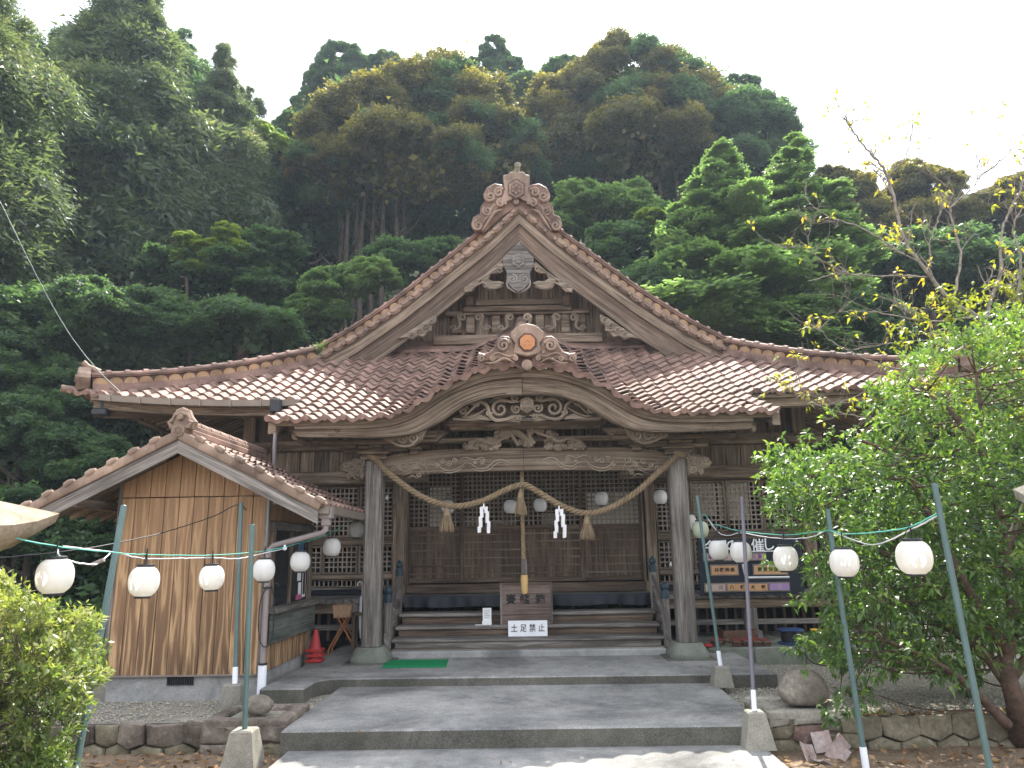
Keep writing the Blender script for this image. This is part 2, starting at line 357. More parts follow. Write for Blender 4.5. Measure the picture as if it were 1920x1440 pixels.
class MB:
    def __init__(s): s.v = []; s.f = []; s.uv = []; s.n = 0; s.mi = []; s.cur = 0
    def add(s, v, f, uv=None, a=None):
        v = np.asarray(v, float)
        if uv is None:
            a = np.eye(3) if a is None else a
            uv = np.stack([v @ a[0], v @ a[1] + v @ a[2]], 1)
        s.v.append(v); s.uv.append(np.asarray(uv, float)); n = s.n
        s.f.extend([tuple(i + n for i in q) for q in f]); s.mi.extend([s.cur] * len(f)); s.n += len(v); return s
    def box(s, c, d, grain=None, R=None, ch=.004):
        """centre, full size; grain axis x|y|z along the fibres"""
        d = np.array(d, float); c = np.array(c, float)
        if grain is None: grain = 'xyz'[int(np.argmax(d))]
        R = np.eye(3) if R is None else np.array(R)
        ch = min(ch, d.min() * .3)
        loc = CH_S * (d / 2) - CH_S * CH_K * ch
        o = AX[grain]; off = RNG.random() * 5
        uv = np.stack([loc[:, o[0]] + off, loc[:, o[1]] + loc[:, o[2]] + off * 3], 1)
        return s.add(loc @ R.T + c, CH_F, uv)
    def b2(s, x0, x1, y0, y1, z0, z1, grain=None, ch=.004):
        return s.box(((x0 + x1) / 2, (y0 + y1) / 2, (z0 + z1) / 2), (abs(x1 - x0), abs(y1 - y0), abs(z1 - z0)), grain, None, ch)
    def tube(s, path, r, n=8, caps=True, flat=(1, 1), up=(0, 0, 1)):
        path = np.array([tuple(p) for p in path], float); m = len(path)
        r = np.full(m, r, float) if np.isscalar(r) else np.array(r, float)
        tg = np.gradient(path, axis=0); tg /= np.linalg.norm(tg, axis=1)[:, None] + 1e-9
        u = np.array(up, float)
        if abs(tg[0] @ u) > .95: u = V(1, 0, 0)
        vs = []; uvs = []; L = np.concatenate([[0], np.cumsum(np.linalg.norm(np.diff(path, axis=0), axis=1))])
        a_ = np.linspace(0, 2 * PI, n, endpoint=False); off = RNG.random() * 3
        b = None
        for i in range(m):
            t = tg[i]
            b = np.cross(t, u) if b is None else b - t * (b @ t)
            b /= np.linalg.norm(b) + 1e-9; c = np.cross(b, t)
            ring = path[i] + r[i] * (np.cos(a_)[:, None] * b * flat[0] + np.sin(a_)[:, None] * c * flat[1])
            vs.append(ring); uvs.append(np.stack([np.full(n, L[i] + off), a_ * r[i]], 1))
        f = []
        for i in range(m - 1):
            for k in range(n):
                k2 = (k + 1) % n; f.append((i * n + k, (i + 1) * n + k, (i + 1) * n + k2, i * n + k2))
        if caps: f.append(tuple(range(n))); f.append(tuple((m - 1) * n + k for k in range(n - 1, -1, -1)))
        return s.add(np.concatenate(vs), f, np.concatenate(uvs))
    def cyl(s, p0, p1, r0, r1=None, n=10): return s.tube([p0, p1], [r0, r0 if r1 is None else r1], n)
    def lathe(s, prof, c, n=20, cap=True):
        """profile of (radius, z) turned about a vertical axis through c"""
        a_ = np.linspace(0, 2 * PI, n, endpoint=False); vs = []
        for r, z in prof: vs.append(np.stack([c[0] + r * np.cos(a_), c[1] + r * np.sin(a_), np.full(n, c[2] + z)], 1))
        m = len(prof); f = []
        for i in range(m - 1):
            for k in range(n):
                k2 = (k + 1) % n; f.append((i * n + k, i * n + k2, (i + 1) * n + k2, (i + 1) * n + k))
        if cap: f.append(tuple(range(n - 1, -1, -1))); f.append(tuple((m - 1) * n + k for k in range(n)))
        return s.add(np.concatenate(vs), f)
    def prism(s, poly, o, ux, uy, depth, ch=0.0, grain=0):
        """polygon (2D, counter-clockwise in ux,uy) extruded along ux x uy by depth, with a bevelled near rim"""
        poly = np.array(poly, float); o = np.array(tuple(o), float); ux = np.array(ux, float); uy = np.array(uy, float); uz = np.cross(ux, uy)
        area = .5 * np.sum(poly[:, 0] * np.roll(poly[:, 1], -1) - np.roll(poly[:, 0], -1) * poly[:, 1])
        if area < 0: poly = poly[::-1]
        n = len(poly)
        rings = [(poly, 0.0), (poly, depth - ch)]
        if ch > 0:
            e = np.roll(poly, -1, 0) - poly; e /= np.linalg.norm(e, axis=1)[:, None] + 1e-9
            nr = np.stack([-e[:, 1], e[:, 0]], 1); q = nr + np.roll(nr, 1, 0); q /= np.linalg.norm(q, axis=1)[:, None] + 1e-6
            rings.append((poly + q * ch, depth))
        vs = [o + p[:, :1] * ux + p[:, 1:] * uy + uz * d for p, d in rings]
        uvs = [np.stack([p[:, grain] , p[:, 1 - grain] + d], 1) for p, d in rings]
        f = [tuple(range(n - 1, -1, -1))]
        for k in range(len(rings) - 1):
            for i in range(n):
                j = (i + 1) % n; f.append((k * n + i, k * n + j, (k + 1) * n + j, (k + 1) * n + i))
        f.append(tuple((len(rings) - 1) * n + i for i in range(n)))
        return s.add(np.concatenate(vs), f, np.concatenate(uvs))
    def sheet(s, P, uv=None):
        """grid of points P[i][j] as a surface"""
        P = np.array(P, float); a, b = P.shape[:2]
        f = [(i * b + j, i * b + j + 1, (i + 1) * b + j + 1, (i + 1) * b + j) for i in range(a - 1) for j in range(b - 1)]
        return s.add(P.reshape(-1, 3), f, uv)
    def sweep(s, A, B, C, D):
        """a bar whose four long edges are the polylines A,B,C,D (quad cross-section)"""
        n = len(A); L = np.concatenate([[0], np.cumsum(np.linalg.norm(np.diff(np.array(A, float), axis=0), axis=1))]); off = RNG.random() * 4
        vs = []; uv = []
        for i in range(n):
            q = np.array([A[i], B[i], C[i], D[i]], float); vs.append(q)
            w = [0, np.linalg.norm(q[1] - q[0])]; w.append(w[1] + np.linalg.norm(q[2] - q[1])); w.append(w[2] + np.linalg.norm(q[3] - q[2]))
            uv += [(L[i] + off, x + off * 2) for x in w]
        f = []
        for i in range(n - 1):
            for k in range(4):
                k2 = (k + 1) % 4; f.append((i * 4 + k, i * 4 + k2, (i + 1) * 4 + k2, (i + 1) * 4 + k))
        f += [(0, 3, 2, 1), tuple((n - 1) * 4 + k for k in range(4))]
        return s.add(np.concatenate(vs), f, uv)
    def mesh(s, name, mats, smooth=False):
        me = bpy.data.meshes.new(name)
        v = np.concatenate(s.v); me.from_pydata(v.tolist(), [], s.f)
        for m in (mats if isinstance(mats, (list, tuple)) else [mats]): me.materials.append(M[m] if isinstance(m, str) else m)
        uvl = me.uv_layers.new(name='UVMap'); li = np.empty(len(me.loops), np.int32); me.loops.foreach_get('vertex_index', li)
        uvl.data.foreach_set('uv', np.concatenate(s.uv)[li].astype(np.float32).ravel())
        if s.cur or any(s.mi): me.polygons.foreach_set('material_index', np.array(s.mi, np.int32))
        if smooth:
            me.polygons.foreach_set('use_smooth', np.ones(len(me.polygons), bool))
            if smooth != 'all': me.set_sharp_from_angle(angle=rad(45))
        me.update(); return me
    def build(s, name, mats, parent=None, smooth=False, **kw):
        return link(name, s.mesh(name, mats, smooth), parent, **kw)

def link(name, me, parent=None, label=None, cat=None, group=None, kind=None, mat=None):
    o = bpy.data.objects.new(name, me); COL.objects.link(o)
    if parent is not None:
        o.parent = parent
        if parent.type == 'EMPTY': o.matrix_parent_inverse = Matrix.Translation(Vector(parent['at'])).inverted()
    if mat is not None: o.matrix_basis = mat
    if label: o['label'] = label
    if cat: o['category'] = cat
    if group: o['group'] = group
    if kind: o['kind'] = kind
    return o
def thing(name, label, cat, loc=(0, 0, 0), group=None):
    o = bpy.data.objects.new(name, None); COL.objects.link(o); o.location = tuple(loc); o['at'] = tuple(float(x) for x in loc)
    o.empty_display_size = .2; o['label'] = label; o['category'] = cat
    if group: o['group'] = group
    return o
def copy_thing(r, loc, label, rotz=0.0, scale=None, group=None):
    c = r.copy(); COL.objects.link(c); c.location = tuple(loc); c.rotation_euler.z = rotz; c['label'] = label
    if scale is not None: c.scale = scale if hasattr(scale, '__len__') else (scale,) * 3
    if group: c['group'] = group
    for ch in list(r.children):
        d = ch.copy(); COL.objects.link(d); d.parent = c
        for g in ch.children:
            e = g.copy(); COL.objects.link(e); e.parent = d
    return c
def smooth_path(pts, n=24):
    """Catmull-Rom through the points"""
    P = np.array([tuple(p) for p in pts], float); P = np.vstack([2 * P[0] - P[1], P, 2 * P[-1] - P[-2]]); out = []
    k = len(P) - 3; m = max(2, n // k)
    for i in range(k):
        for t in np.linspace(0, 1, m, endpoint=False):
            a, b, c, d = P[i:i + 4]
            out.append(.5 * ((2 * b) + (c - a) * t + (2 * a - 5 * b + 4 * c - d) * t * t + (3 * b - a - 3 * c + d) * t ** 3))
    out.append(P[-2]); return np.array(out)
def text_obj(name, body, size, loc, mat, parent, rot=(PI / 2, 0, 0), align='CENTER', ext=.002, sx=1.0, bold=0.0, **kw):
    cu = bpy.data.curves.new(name, 'FONT'); cu.body = body; cu.size = size; cu.extrude = ext; cu.offset = bold
    cu.align_x = align; cu.align_y = 'CENTER'; cu.resolution_u = 2
    o = bpy.data.objects.new(name + '_src', cu); COL.objects.link(o)
    dg = bpy.context.evaluated_depsgraph_get(); me = bpy.data.meshes.new_from_object(o.evaluated_get(dg)); me.name = name
    bpy.data.objects.remove(o); bpy.data.curves.remove(cu)
    me.materials.clear(); me.materials.append(M[mat])
    mt = Matrix.Translation(Vector(tuple(loc))) @ Matrix(CAMLESS(rot)) @ Matrix.Diagonal((sx, 1, 1, 1))
    me.transform(mt); return link(name, me, parent, **kw)
def CAMLESS(rot):
    from mathutils import Euler
    return Euler(rot).to_matrix().to_4x4()
# ================================================================ GROUND AND PAVING
def hill_z(x, y):
    h = .08 + .72 * max(0, y - 18.5) + .12 * max(0, y - 32)
    h += .42 * max(0, -x - 13) * (1 if y > 9 else max(0, (y - 3) / 6))
    return h + (.5 * math.sin(x * .35) * math.cos(y * .3) if y > 20 else 0)
GX = sorted(set([-60, -55] + list(np.arange(-50, 51, 2.5)) + [55, 60]))
GY = sorted(set(list(np.arange(10, 60, 2.0)) + [68]))
mb = MB(); P = []
for y in GY:
    P.append([(x, y, (hill_z(x, min(y, 52)) if y > 12 else .03) - (0 if y > 12 else .05)) for x in GX])
mb.sheet([[tuple(p) for p in row] for row in P]); mb.build('hillside', 'hill', kind='structure', smooth='all')
# far flat ground behind and beside the camera
mb = MB(); mb.sheet([[(x, y, -.09) for x in (-60, -30, -8, 8, 30, 60)] for y in (-40, -20, -8, 3, 10.5)]); mb.build('ground', 'soil', kind='structure')
# lower soil bed in front of the walls (fine mesh, uneven)
def bumpy(x0, x1, y0, y1, z, st, amp, name, mat, fn=None):
    xs = np.arange(x0, x1 + st * .5, st); ys = np.arange(y0, y1 + st * .5, st); P = []
    for y in ys:
        P.append([(x, y, z + amp * (math.sin(x * 5.1 + y * 2.3) * .4 + math.sin(x * 11.7 - y * 9.1) * .3 + (RNG.random() - .5) * .8)) for x in xs])
    m = MB(); m.sheet(P); return m.build(name, mat, kind='structure', smooth='all')
bumpy(-8, -1.9, 2.0, 6.8, -.06, .12, .015, 'soil_bed', 'soil'); bumpy(1.9, 8, 2.0, 6.8, -.06, .12, .015, 'soil_bed', 'soil')
# gravel terraces
bumpy(-9, -1.8, 6.72, 20, .085, .15, .012, 'gravel_terrace', 'gravel'); bumpy(1.8, 9, 6.72, 20, .085, .15, .012, 'gravel_terrace', 'gravel')
bumpy(-14, -4.7, 9.5, 16, .12, .3, .03, 'grass_ground', 'hill')

# paving: three levels of concrete, each slab thick, pale top and dirtier front
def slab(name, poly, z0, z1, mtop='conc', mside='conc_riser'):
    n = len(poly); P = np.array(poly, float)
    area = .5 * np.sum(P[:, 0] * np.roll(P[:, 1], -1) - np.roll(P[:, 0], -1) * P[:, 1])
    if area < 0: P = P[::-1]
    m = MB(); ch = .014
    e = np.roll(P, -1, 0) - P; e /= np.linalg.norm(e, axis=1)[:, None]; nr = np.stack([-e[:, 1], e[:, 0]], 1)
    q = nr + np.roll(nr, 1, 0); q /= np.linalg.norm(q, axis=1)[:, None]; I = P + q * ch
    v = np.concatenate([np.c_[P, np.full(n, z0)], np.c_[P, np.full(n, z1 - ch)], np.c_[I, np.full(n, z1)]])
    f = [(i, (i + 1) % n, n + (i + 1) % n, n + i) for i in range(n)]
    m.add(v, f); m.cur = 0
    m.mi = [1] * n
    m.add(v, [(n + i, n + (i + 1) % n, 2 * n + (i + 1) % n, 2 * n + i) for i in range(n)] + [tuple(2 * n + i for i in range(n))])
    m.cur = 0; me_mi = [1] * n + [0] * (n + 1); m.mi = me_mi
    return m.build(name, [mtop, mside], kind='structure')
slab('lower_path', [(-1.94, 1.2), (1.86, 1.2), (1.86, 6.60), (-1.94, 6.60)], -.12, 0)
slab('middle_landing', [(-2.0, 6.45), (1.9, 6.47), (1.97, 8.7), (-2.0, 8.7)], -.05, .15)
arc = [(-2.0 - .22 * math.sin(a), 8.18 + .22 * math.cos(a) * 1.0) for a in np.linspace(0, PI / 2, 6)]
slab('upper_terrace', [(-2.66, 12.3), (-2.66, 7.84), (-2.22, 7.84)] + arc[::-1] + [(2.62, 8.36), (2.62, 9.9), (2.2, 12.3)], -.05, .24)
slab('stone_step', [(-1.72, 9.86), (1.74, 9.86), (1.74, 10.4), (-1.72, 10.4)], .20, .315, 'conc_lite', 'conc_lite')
# ledge under the veranda on the right, and on the left
w = thing('veranda_ledge', 'grey concrete ledge under the veranda right of the stairs, holding clogs and tools', 'ledge', (3.4, 10.0, .1))
xs = [2.28, 2.86, 3.5, 4.18, 5.0]
for a, b in zip(xs, xs[1:]): MB().b2(a + .004, b - .004, 9.95, 12.0, .03, .30, 'x', .012).build('ledge_block', 'stone_green', w)
# small real stones over the gravel near the camera
def scatter_stones(name, regs, n, s0, s1):
    base = np.array([(1, 0, 0), (-1, 0, 0), (0, 1, 0), (0, -1, 0), (0, 0, 1), (0, 0, -1)], float)
    F = [(0, 2, 4), (2, 1, 4), (1, 3, 4), (3, 0, 4), (2, 0, 5), (1, 2, 5), (3, 1, 5), (0, 3, 5)]
    area = np.array([(r[1] - r[0]) * (r[3] - r[2]) for r in regs]); pick = RNG.choice(len(regs), n, p=area / area.sum())
    R = np.array(regs)[pick]; u = RNG.random((n, 2)); c = np.stack([R[:, 0] + (R[:, 1] - R[:, 0]) * u[:, 0], R[:, 2] + (R[:, 3] - R[:, 2]) * u[:, 1], R[:, 4]], 1)
    s = s0 + (s1 - s0) * RNG.random((n, 1, 1)) ** 2
    v = base[None] * s * np.array([1, .8, .55]) * (0.7 + .6 * RNG.random((n, 6, 1)))
    a = RNG.random(n) * 2 * PI; ca, sa = np.cos(a), np.sin(a)
    v = np.stack([v[..., 0] * ca[:, None] - v[..., 1] * sa[:, None], v[..., 0] * sa[:, None] + v[..., 1] * ca[:, None], v[..., 2]], -1) + c[:, None]
    m = MB(); f = (np.array(F)[None] + 6 * np.arange(n)[:, None, None]).reshape(-1, 3); m.v = [v.reshape(-1, 3)]; m.uv = [v.reshape(-1, 3)[:, :2]]; m.f = f.tolist(); m.mi = [0] * len(m.f)
    m.build(name, 'stones', kind='stuff', label='loose pale gravel spread over the terraces beside the paving' if name == 'gravel' else 'fine grit lying along the foot of the steps and paving edges', cat=name)
scatter_stones('gravel', [(-4.6, -2.0, 6.8, 8.1, .095), (-2.7, -1.9, 6.8, 7.8, .095), (1.98, 5.2, 6.8, 8.4, .095), (2.66, 5.2, 8.4, 9.9, .095), (1.98, 5.2, 6.8, 7.6, .10)], 15000, .007, .019)

scatter_stones('grit', [(-1.95, 1.85, 6.3, 6.44, .002), (-1.9, 1.85, 8.0, 8.2, .152), (-1.8, -1.2, 6.6, 8.1, .152), (1.2, 1.85, 6.6, 8.1, .152), (-2.5, -2.1, 8.0, 9.6, .242)], 420, .003, .008)
# leaf litter on the lower soil
def litter(name, regs, n, size, mat, label, cat):
    pick = RNG.integers(0, len(regs), n); R = np.array(regs)[pick]; u = RNG.random((n, 2))
    c = np.stack([R[:, 0] + (R[:, 1] - R[:, 0]) * u[:, 0], R[:, 2] + (R[:, 3] - R[:, 2]) * u[:, 1], R[:, 4]], 1)
    nr = RNG.normal(size=(n, 3)) * .35 + V(0, 0, 1); nr /= np.linalg.norm(nr, axis=1)[:, None]
    d = RNG.normal(size=(n, 3)); d -= nr * (d * nr).sum(1)[:, None]; d /= np.linalg.norm(d, axis=1)[:, None]; e = np.cross(nr, d)
    L = size * (.5 + RNG.random((n, 1))); Wd = L * .35
    v = np.stack([c, c + d * L * .5 + e * Wd, c + d * L, c + d * L * .5 - e * Wd], 1); v[:, 1::2] += nr[:, None] * L[:, None] * .08
    leafmesh(name, v.reshape(-1, 3), np.arange(4 * n).reshape(n, 4), RNG.random(n), mat, 4, kind='stuff', label=label, cat=cat)
def leafmesh(name, v, f, lr, mat, vper, parent=None, data_only=False, **kw):
    me = bpy.data.meshes.new(name); nv, nf, k = len(v), len(f), f.shape[1]
    me.vertices.add(nv); me.loops.add(nf * k); me.polygons.add(nf)
    me.vertices.foreach_set('co', v.astype(np.float32).ravel()); me.loops.foreach_set('vertex_index', f.astype(np.int32).ravel())
    me.polygons.foreach_set('loop_start', (np.arange(nf) * k).astype(np.int32))
    at_ = me.attributes.new('lr', 'FLOAT', 'POINT'); at_.data.foreach_set('value', np.repeat(lr, vper).astype(np.float32))
    me.materials.append(M[mat]); me.update(calc_edges=True)
    return me if data_only else link(name, me, parent, **kw)
litter('fallen_leaves', [(-5, -2.0, 4.6, 6.6, -.04), (1.92, 5.2, 4.6, 6.5, -.04), (2.3, 5, 6.6, 7.0, .12)], 2600, .05, 'litter', 'dry brown fallen leaves on the bare soil below the stone walls', 'fallen leaves')
litter('fallen_leaves', [(-1.9, 1.8, 6.0, 8.2, .154), (-1.9, 1.8, 5.6, 6.3, .004), (-2.4, 2.5, 8.4, 9.4, .244)], 26, .035, 'litter', 'a few dry leaves blown onto the concrete steps', 'fallen leaves')

# ================================================================ STONE WALLS AND PEDESTALS
def stone(poly, o, ux, uy, depth, bulge=.02, jit=.006):
    """one dressed stone: polygon face, slightly bulged and rough, with depth"""
    P = np.array(poly, float)
    Q = []
    for i in range(len(P)):       # subdivide edges for an uneven outline
        a, b = P[i], P[(i + 1) % len(P)]; k = max(1, int(np.linalg.norm(b - a) / .07))
        for t in range(k): Q.append(a + (b - a) * t / k + RNG.normal(size=2) * jit * (t > 0))
    Q = np.array(Q); c = Q.mean(0); n = len(Q); o = np.array(tuple(o)); ux = np.array(ux, float); uy = np.array(uy, float); uz = np.cross(ux, uy)
    area = .5 * np.sum(Q[:, 0] * np.roll(Q[:, 1], -1) - np.roll(Q[:, 0], -1) * Q[:, 1])
    if area < 0: Q = Q[::-1]
    rings = [(Q, 0), (Q, depth - bulge), (c + (Q - c) * .93, depth - bulge * .3), (c + (Q - c) * .6, depth + RNG.random() * bulge * .4)]
    vs = np.concatenate([o + p[:, :1] * ux + p[:, 1:] * uy + uz * (d + (RNG.normal(size=(n, 1)) * jit * .7 if k > 1 else 0)) for k, (p, d) in enumerate(rings)])
    f = []
    for k in range(3):
        for i in range(n): j = (i + 1) % n; f.append((k * n + i, k * n + j, (k + 1) * n + j, (k + 1) * n + i))
    f.append(tuple(3 * n + i for i in range(n)))
    m = MB(); m.add(vs, f); return m
def stone_wall(name, label, x0, x1, yf, zb, zt, seed):
    global RNG
    keep = RNG; RNG = np.random.default_rng(seed)
    t = thing(name, label, 'stone wall', ((x0 + x1) / 2, yf, zb))
    MB().b2(x0 + .01, x1 - .01, yf - .0, yf + .16, zb - .02, zt - .03, 'x', .01).build('core', 'mortar', t)
    g = .005; xs = [x0]
    while xs[-1] < x1 - .16: xs.append(xs[-1] + .21 + RNG.random() * .12)
    xs[-1] = x1
    H = zt - zb; lo = [zb + H * (.30 + .16 * RNG.random()) for _ in xs]; mid = []
    for i in range(len(xs) - 1): mid.append(zb + H * (.16 + .07 * RNG.random()))
    ox = (1, 0, 0); oy = (0, 0, 1)
    for i in range(len(xs) - 1):       # upper course, pointed below
        a, b = xs[i] + g, xs[i + 1] - g; zt_ = zt + RNG.normal() * .004
        tilt = RNG.normal() * .012
        pl = [(a + tilt * 0, zt_), (b, zt_), (b + tilt, lo[i + 1] + g), ((a + b) / 2 + RNG.normal() * .02, mid[i] + g), (a + tilt, lo[i] + g)]
        d = .05 + RNG.random() * .02
        stone(pl, (0, yf, 0), ox, oy, d, .015, .009).build('stone', 'rock' if x0 > 0 or RNG.random() > .6 else 'rock_red', t, smooth=True)
    for i in range(len(xs)):           # lower course wedges
        a = (xs[i - 1] + xs[i]) / 2 if i else x0; b = (xs[i] + xs[i + 1]) / 2 if i < len(xs) - 1 else x1
        za = mid[i - 1] if i else lo[0]; zb_ = mid[i] if i < len(xs) - 1 else lo[-1]
        pl = [(a + g, zb - .03), (b - g, zb - .03), (b - g, zb_ - g), (xs[i], lo[i] - g), (a + g, za - g)]
        if i == 0: pl = [(a + g, zb - .03), (b - g, zb - .03), (b - g, zb_ - g), (a + g, lo[0] - g)]
        if i == len(xs) - 1: pl = [(a + g, zb - .03), (b - g, zb - .03), (b - g, lo[-1] - g), (a + g, za - g)]
        stone(pl, (0, yf, 0), ox, oy, .04 + RNG.random() * .02, .018).build('stone', 'rock', t, smooth=True)
    RNG = keep
stone_wall('retaining_wall', 'low retaining wall of brown fitted stones right of the path, behind the camellia poles', 2.62, 5.6, 6.62, -.07, .175, 3)
stone_wall('retaining_wall', 'low retaining wall of dark fitted stones left of the path, beside the bush', -5.2, -2.66, 6.72, -.07, .165, 5)
def pedestal(label, x0, x1, y0, y1, zt, seed, cut, mats):
    global RNG
    keep = RNG; RNG = np.random.default_rng(seed)
    t = thing('stone_pedestal', label, 'pedestal', ((x0 + x1) / 2, (y0 + y1) / 2, -.1))
    MB().b2(x0 + .02, x1 - .02, y0 + .02, y1 - .02, -.12, zt - .05, 'x', .01).build('mortar_core', 'rock', t)
    # front face split into an irregular pattern of stones
    for pl, mt in cut:
        q = [(x0 + u * (x1 - x0), -.10 + v * (zt + .06)) for u, v in pl]
        stone(q, (0, y0 + .03, 0), (1, 0, 0), (0, 0, 1), .035 + RNG.random() * .015, .015, .007).build('stone', mt, t, smooth=True)
    # inner side face towards the path
    side = x0 if x0 > 0 else x1; s = -1 if x0 > 0 else 1
    for a, b, z0, z1 in ((0, .5, -.1, .06), (.5, 1, -.1, .04), (0, .35, .06, zt - .05), (.35, 1, .05, zt - .05)):
        q = [(y0 + (y1 - y0) * a + .006, z0), (y0 + (y1 - y0) * b - .006, z0), (y0 + (y1 - y0) * b - .006, z1), (y0 + (y1 - y0) * a + .006, z1)]
        if s > 0: stone(q, (side - .03, 0, 0), (0, 1, 0), (0, 0, 1), .045, .014).build('stone', mats[0], t, smooth=True)
        else: stone([(-p[0], p[1]) for p in q], (side + .03, 0, 0), (0, -1, 0), (0, 0, 1), .045, .014).build('stone', mats[0], t, smooth=True)
    # coping slabs round a sunken middle
    w = .13
    for a, b, c, d in ((x0, x1, y0, y0 + w), (x0, x0 + w, y0 + w, y1 - w), (x1 - w, x1, y0 + w, y1 - w), (x0, x1, y1 - w, y1)):
        q = [(a + .004, c + .004), (b - .004, c + .004), (b - .004, d - .004), (a + .004, d - .004)]
        stone(q, (0, 0, zt - .055), (1, 0, 0), (0, 1, 0), .055, .012, .006).build('coping_stone', mats[1], t, smooth=True)
    MB().b2(x0 + w, x1 - w, y0 + w, y1 - w, zt - .08, zt - .035, 'x', .005).build('top_fill', 'gravel', t)
    RNG = keep
cutR = [([(.0, 0), (.34, 0), (.36, .22), (.22, .42), (.0, .40)], 'rock'), ([(.35, 0), (.72, 0), (.70, .18), (.48, .26), (.37, .20)], 'rock'),
        ([(.0, .42), (.21, .44), (.26, .62), (.22, .78), (.0, .70)], 'rock'), ([(.0, .72), (.22, .80), (.26, .97), (.0, .97)], 'rock_pale'),
        ([(.24, .44), (.38, .22), (.60, .30), (.60, .82), (.28, .78)], 'rock_purple'), ([(.27, .80), (.60, .84), (.60, .97), (.28, .97)], 'rock_pale'),
        ([(.62, .30), (.72, .19), (1, .16), (1, .55), (.62, .58)], 'rock'), ([(.62, .60), (.80, .60), (.78, .97), (.62, .97)], 'rock_red'),
        ([(.81, .59), (1, .57), (1, .97), (.80, .97)], 'rock'), ([(.73, 0), (1, 0), (1, .14), (.73, .17)], 'rock')]
pedestal('right stone pedestal of mixed purple and brown stones carrying the large round boulder', 1.95, 2.66, 6.52, 7.22, .23, 11, cutR, ('rock', 'rock_pale'))
cutL = [([(.0, 0), (.55, 0), (.57, .42), (.0, .45)], 'rock_red'), ([(.57, 0), (1, 0), (1, .45), (.59, .43)], 'rock'), ([(0, .47), (1, .47), (1, .97), (0, .97)], 'rock_red')]
pedestal('left stone pedestal of dark reddish blocks carrying the small boulder', -2.72, -2.0, 6.62, 7.3, .20, 12, cutL, ('rock_red', 'rock_red'))
def boulder(label, c, r, seed, mat='boulder'):
    rg = np.random.default_rng(seed); n, m = 28, 18; P = []
    ph = rg.random(12) * 6
    for j in range(m + 1):
        th = PI * j / m; row = []
        for i in range(n + 1):
            a = 2 * PI * i / n; d = V(math.sin(th) * math.cos(a), math.sin(th) * math.sin(a), math.cos(th))
            k = 1 + .05 * math.sin(2.3 * d[0] + ph[0] + 1.7 * d[2]) + .05 * math.sin(3.1 * d[1] + ph[1]) + .025 * math.sin(6 * d[2] + 4 * d[0] + ph[2]) + .012 * math.sin(13 * d[0] + 9 * d[1] + ph[3])
            p = d * np.array(r) * k; p[2] = max(p[2], -r[2] * .72); row.append(tuple(p + np.array(c)))
        P.append(row[:-1] + [row[0]])
    mb = MB(); mb.sheet([r_[::-1] for r_ in P]); o = mb.build('boulder', mat, smooth='all', label=label, cat='boulder'); return o
boulder('large rounded boulder on the right stone pedestal', (2.36, 6.9, .338), (.205, .19, .16), 4)
boulder('small rounded boulder with a pale top on the left stone pedestal', (-2.36, 6.93, .255), (.125, .12, .085), 9, 'boulder')
# broken roof tiles leaning in a heap at the foot of the right pedestal
for i, (x, y, z, rx, ry, rz, lab) in enumerate([(2.17, 6.28, -.02, 1.0, .3, .6, 'broken roof tile leaning left in the heap by the right pedestal'), (2.30, 6.36, .04, 1.25, -.2, -.3, 'broken roof tile standing highest in the heap by the right pedestal'),
        (2.36, 6.24, -.02, .9, .5, -.7, 'broken roof tile in the middle of the heap, edge towards the camera'), (2.47, 6.36, .0, 1.1, -.5, .9, 'broken roof tile at the right end of the heap'), (2.24, 6.16, -.05, .5, .1, 1.9, 'flat broken roof tile lying in front of the heap')]):
    mb = MB(); pr = [(-.07, 0), (-.035, -.014), (0, -.018), (.035, -.014), (.07, 0)]
    top = [[(u, v, w_ + .0) for u, w_ in pr] for v in (-.08 + .01 * i, .08)]; bot = [[(u, v, w_ - .015) for u, w_ in pr] for v in (-.08 + .01 * i, .08)]
    k = len(pr); v = [p for r_ in top for p in r_] + [p for r_ in bot for p in r_]
    f = [(j, j + 1, k + j + 1, k + j) for j in range(k - 1)] + [(2 * k + j + 1, 2 * k + j, 3 * k + j, 3 * k + j + 1) for j in range(k - 1)]
    f += [(j + 1, j, 2 * k + j, 2 * k + j + 1) for j in range(k - 1)] + [(k + j, k + j + 1, 3 * k + j + 1, 3 * k + j) for j in range(k - 1)] + [(0, k, 3 * k, 2 * k), (2 * k - 1, k - 1, 3 * k - 1, 4 * k - 1)]
    mb.add(v, f); from mathutils import Euler
    me = mb.mesh('broken_tile', 'tile_back'); me.transform(Matrix.Translation((x, y, z)) @ Euler((rx, ry, rz)).to_matrix().to_4x4())
    link('broken_tile', me, label=lab, cat='broken tile')
# ================================================================ SHRINE HALL
hall = thing('shrine_hall', 'weathered wooden shrine hall with red brown tiled gable roof and curved porch', 'shrine', (0, 12, .24))
def FZ(Y): return 3.10 + .30 * (Y - 8.7) + .042 * (Y - 8.7) ** 2
_sx = [0, .25, .53, 1.0, 1.4, 2.03, 2.82, 3.65, 4.5, 5.3, 6.3, 7.2]; _sz = [7.44, 7.20, 6.92, 6.53, 6.20, 5.68, 5.13, 4.66, 4.27, 3.97, 3.655, 3.40]
def SZ(ax): return float(np.interp(ax, _sx, _sz))
def SZs(ax): return (SZ(ax - .12) + SZ(ax) * 2 + SZ(ax + .12)) / 4 if ax > .12 else SZ(ax)
def invF(z):
    a, b, c = .042, .30, 3.10 - z; return 8.7 + (-b + math.sqrt(max(0, b * b - 4 * a * c))) / (2 * a)
def sori(ax): return .17 * max(0, (ax - 3.4) / 2.8) ** 2
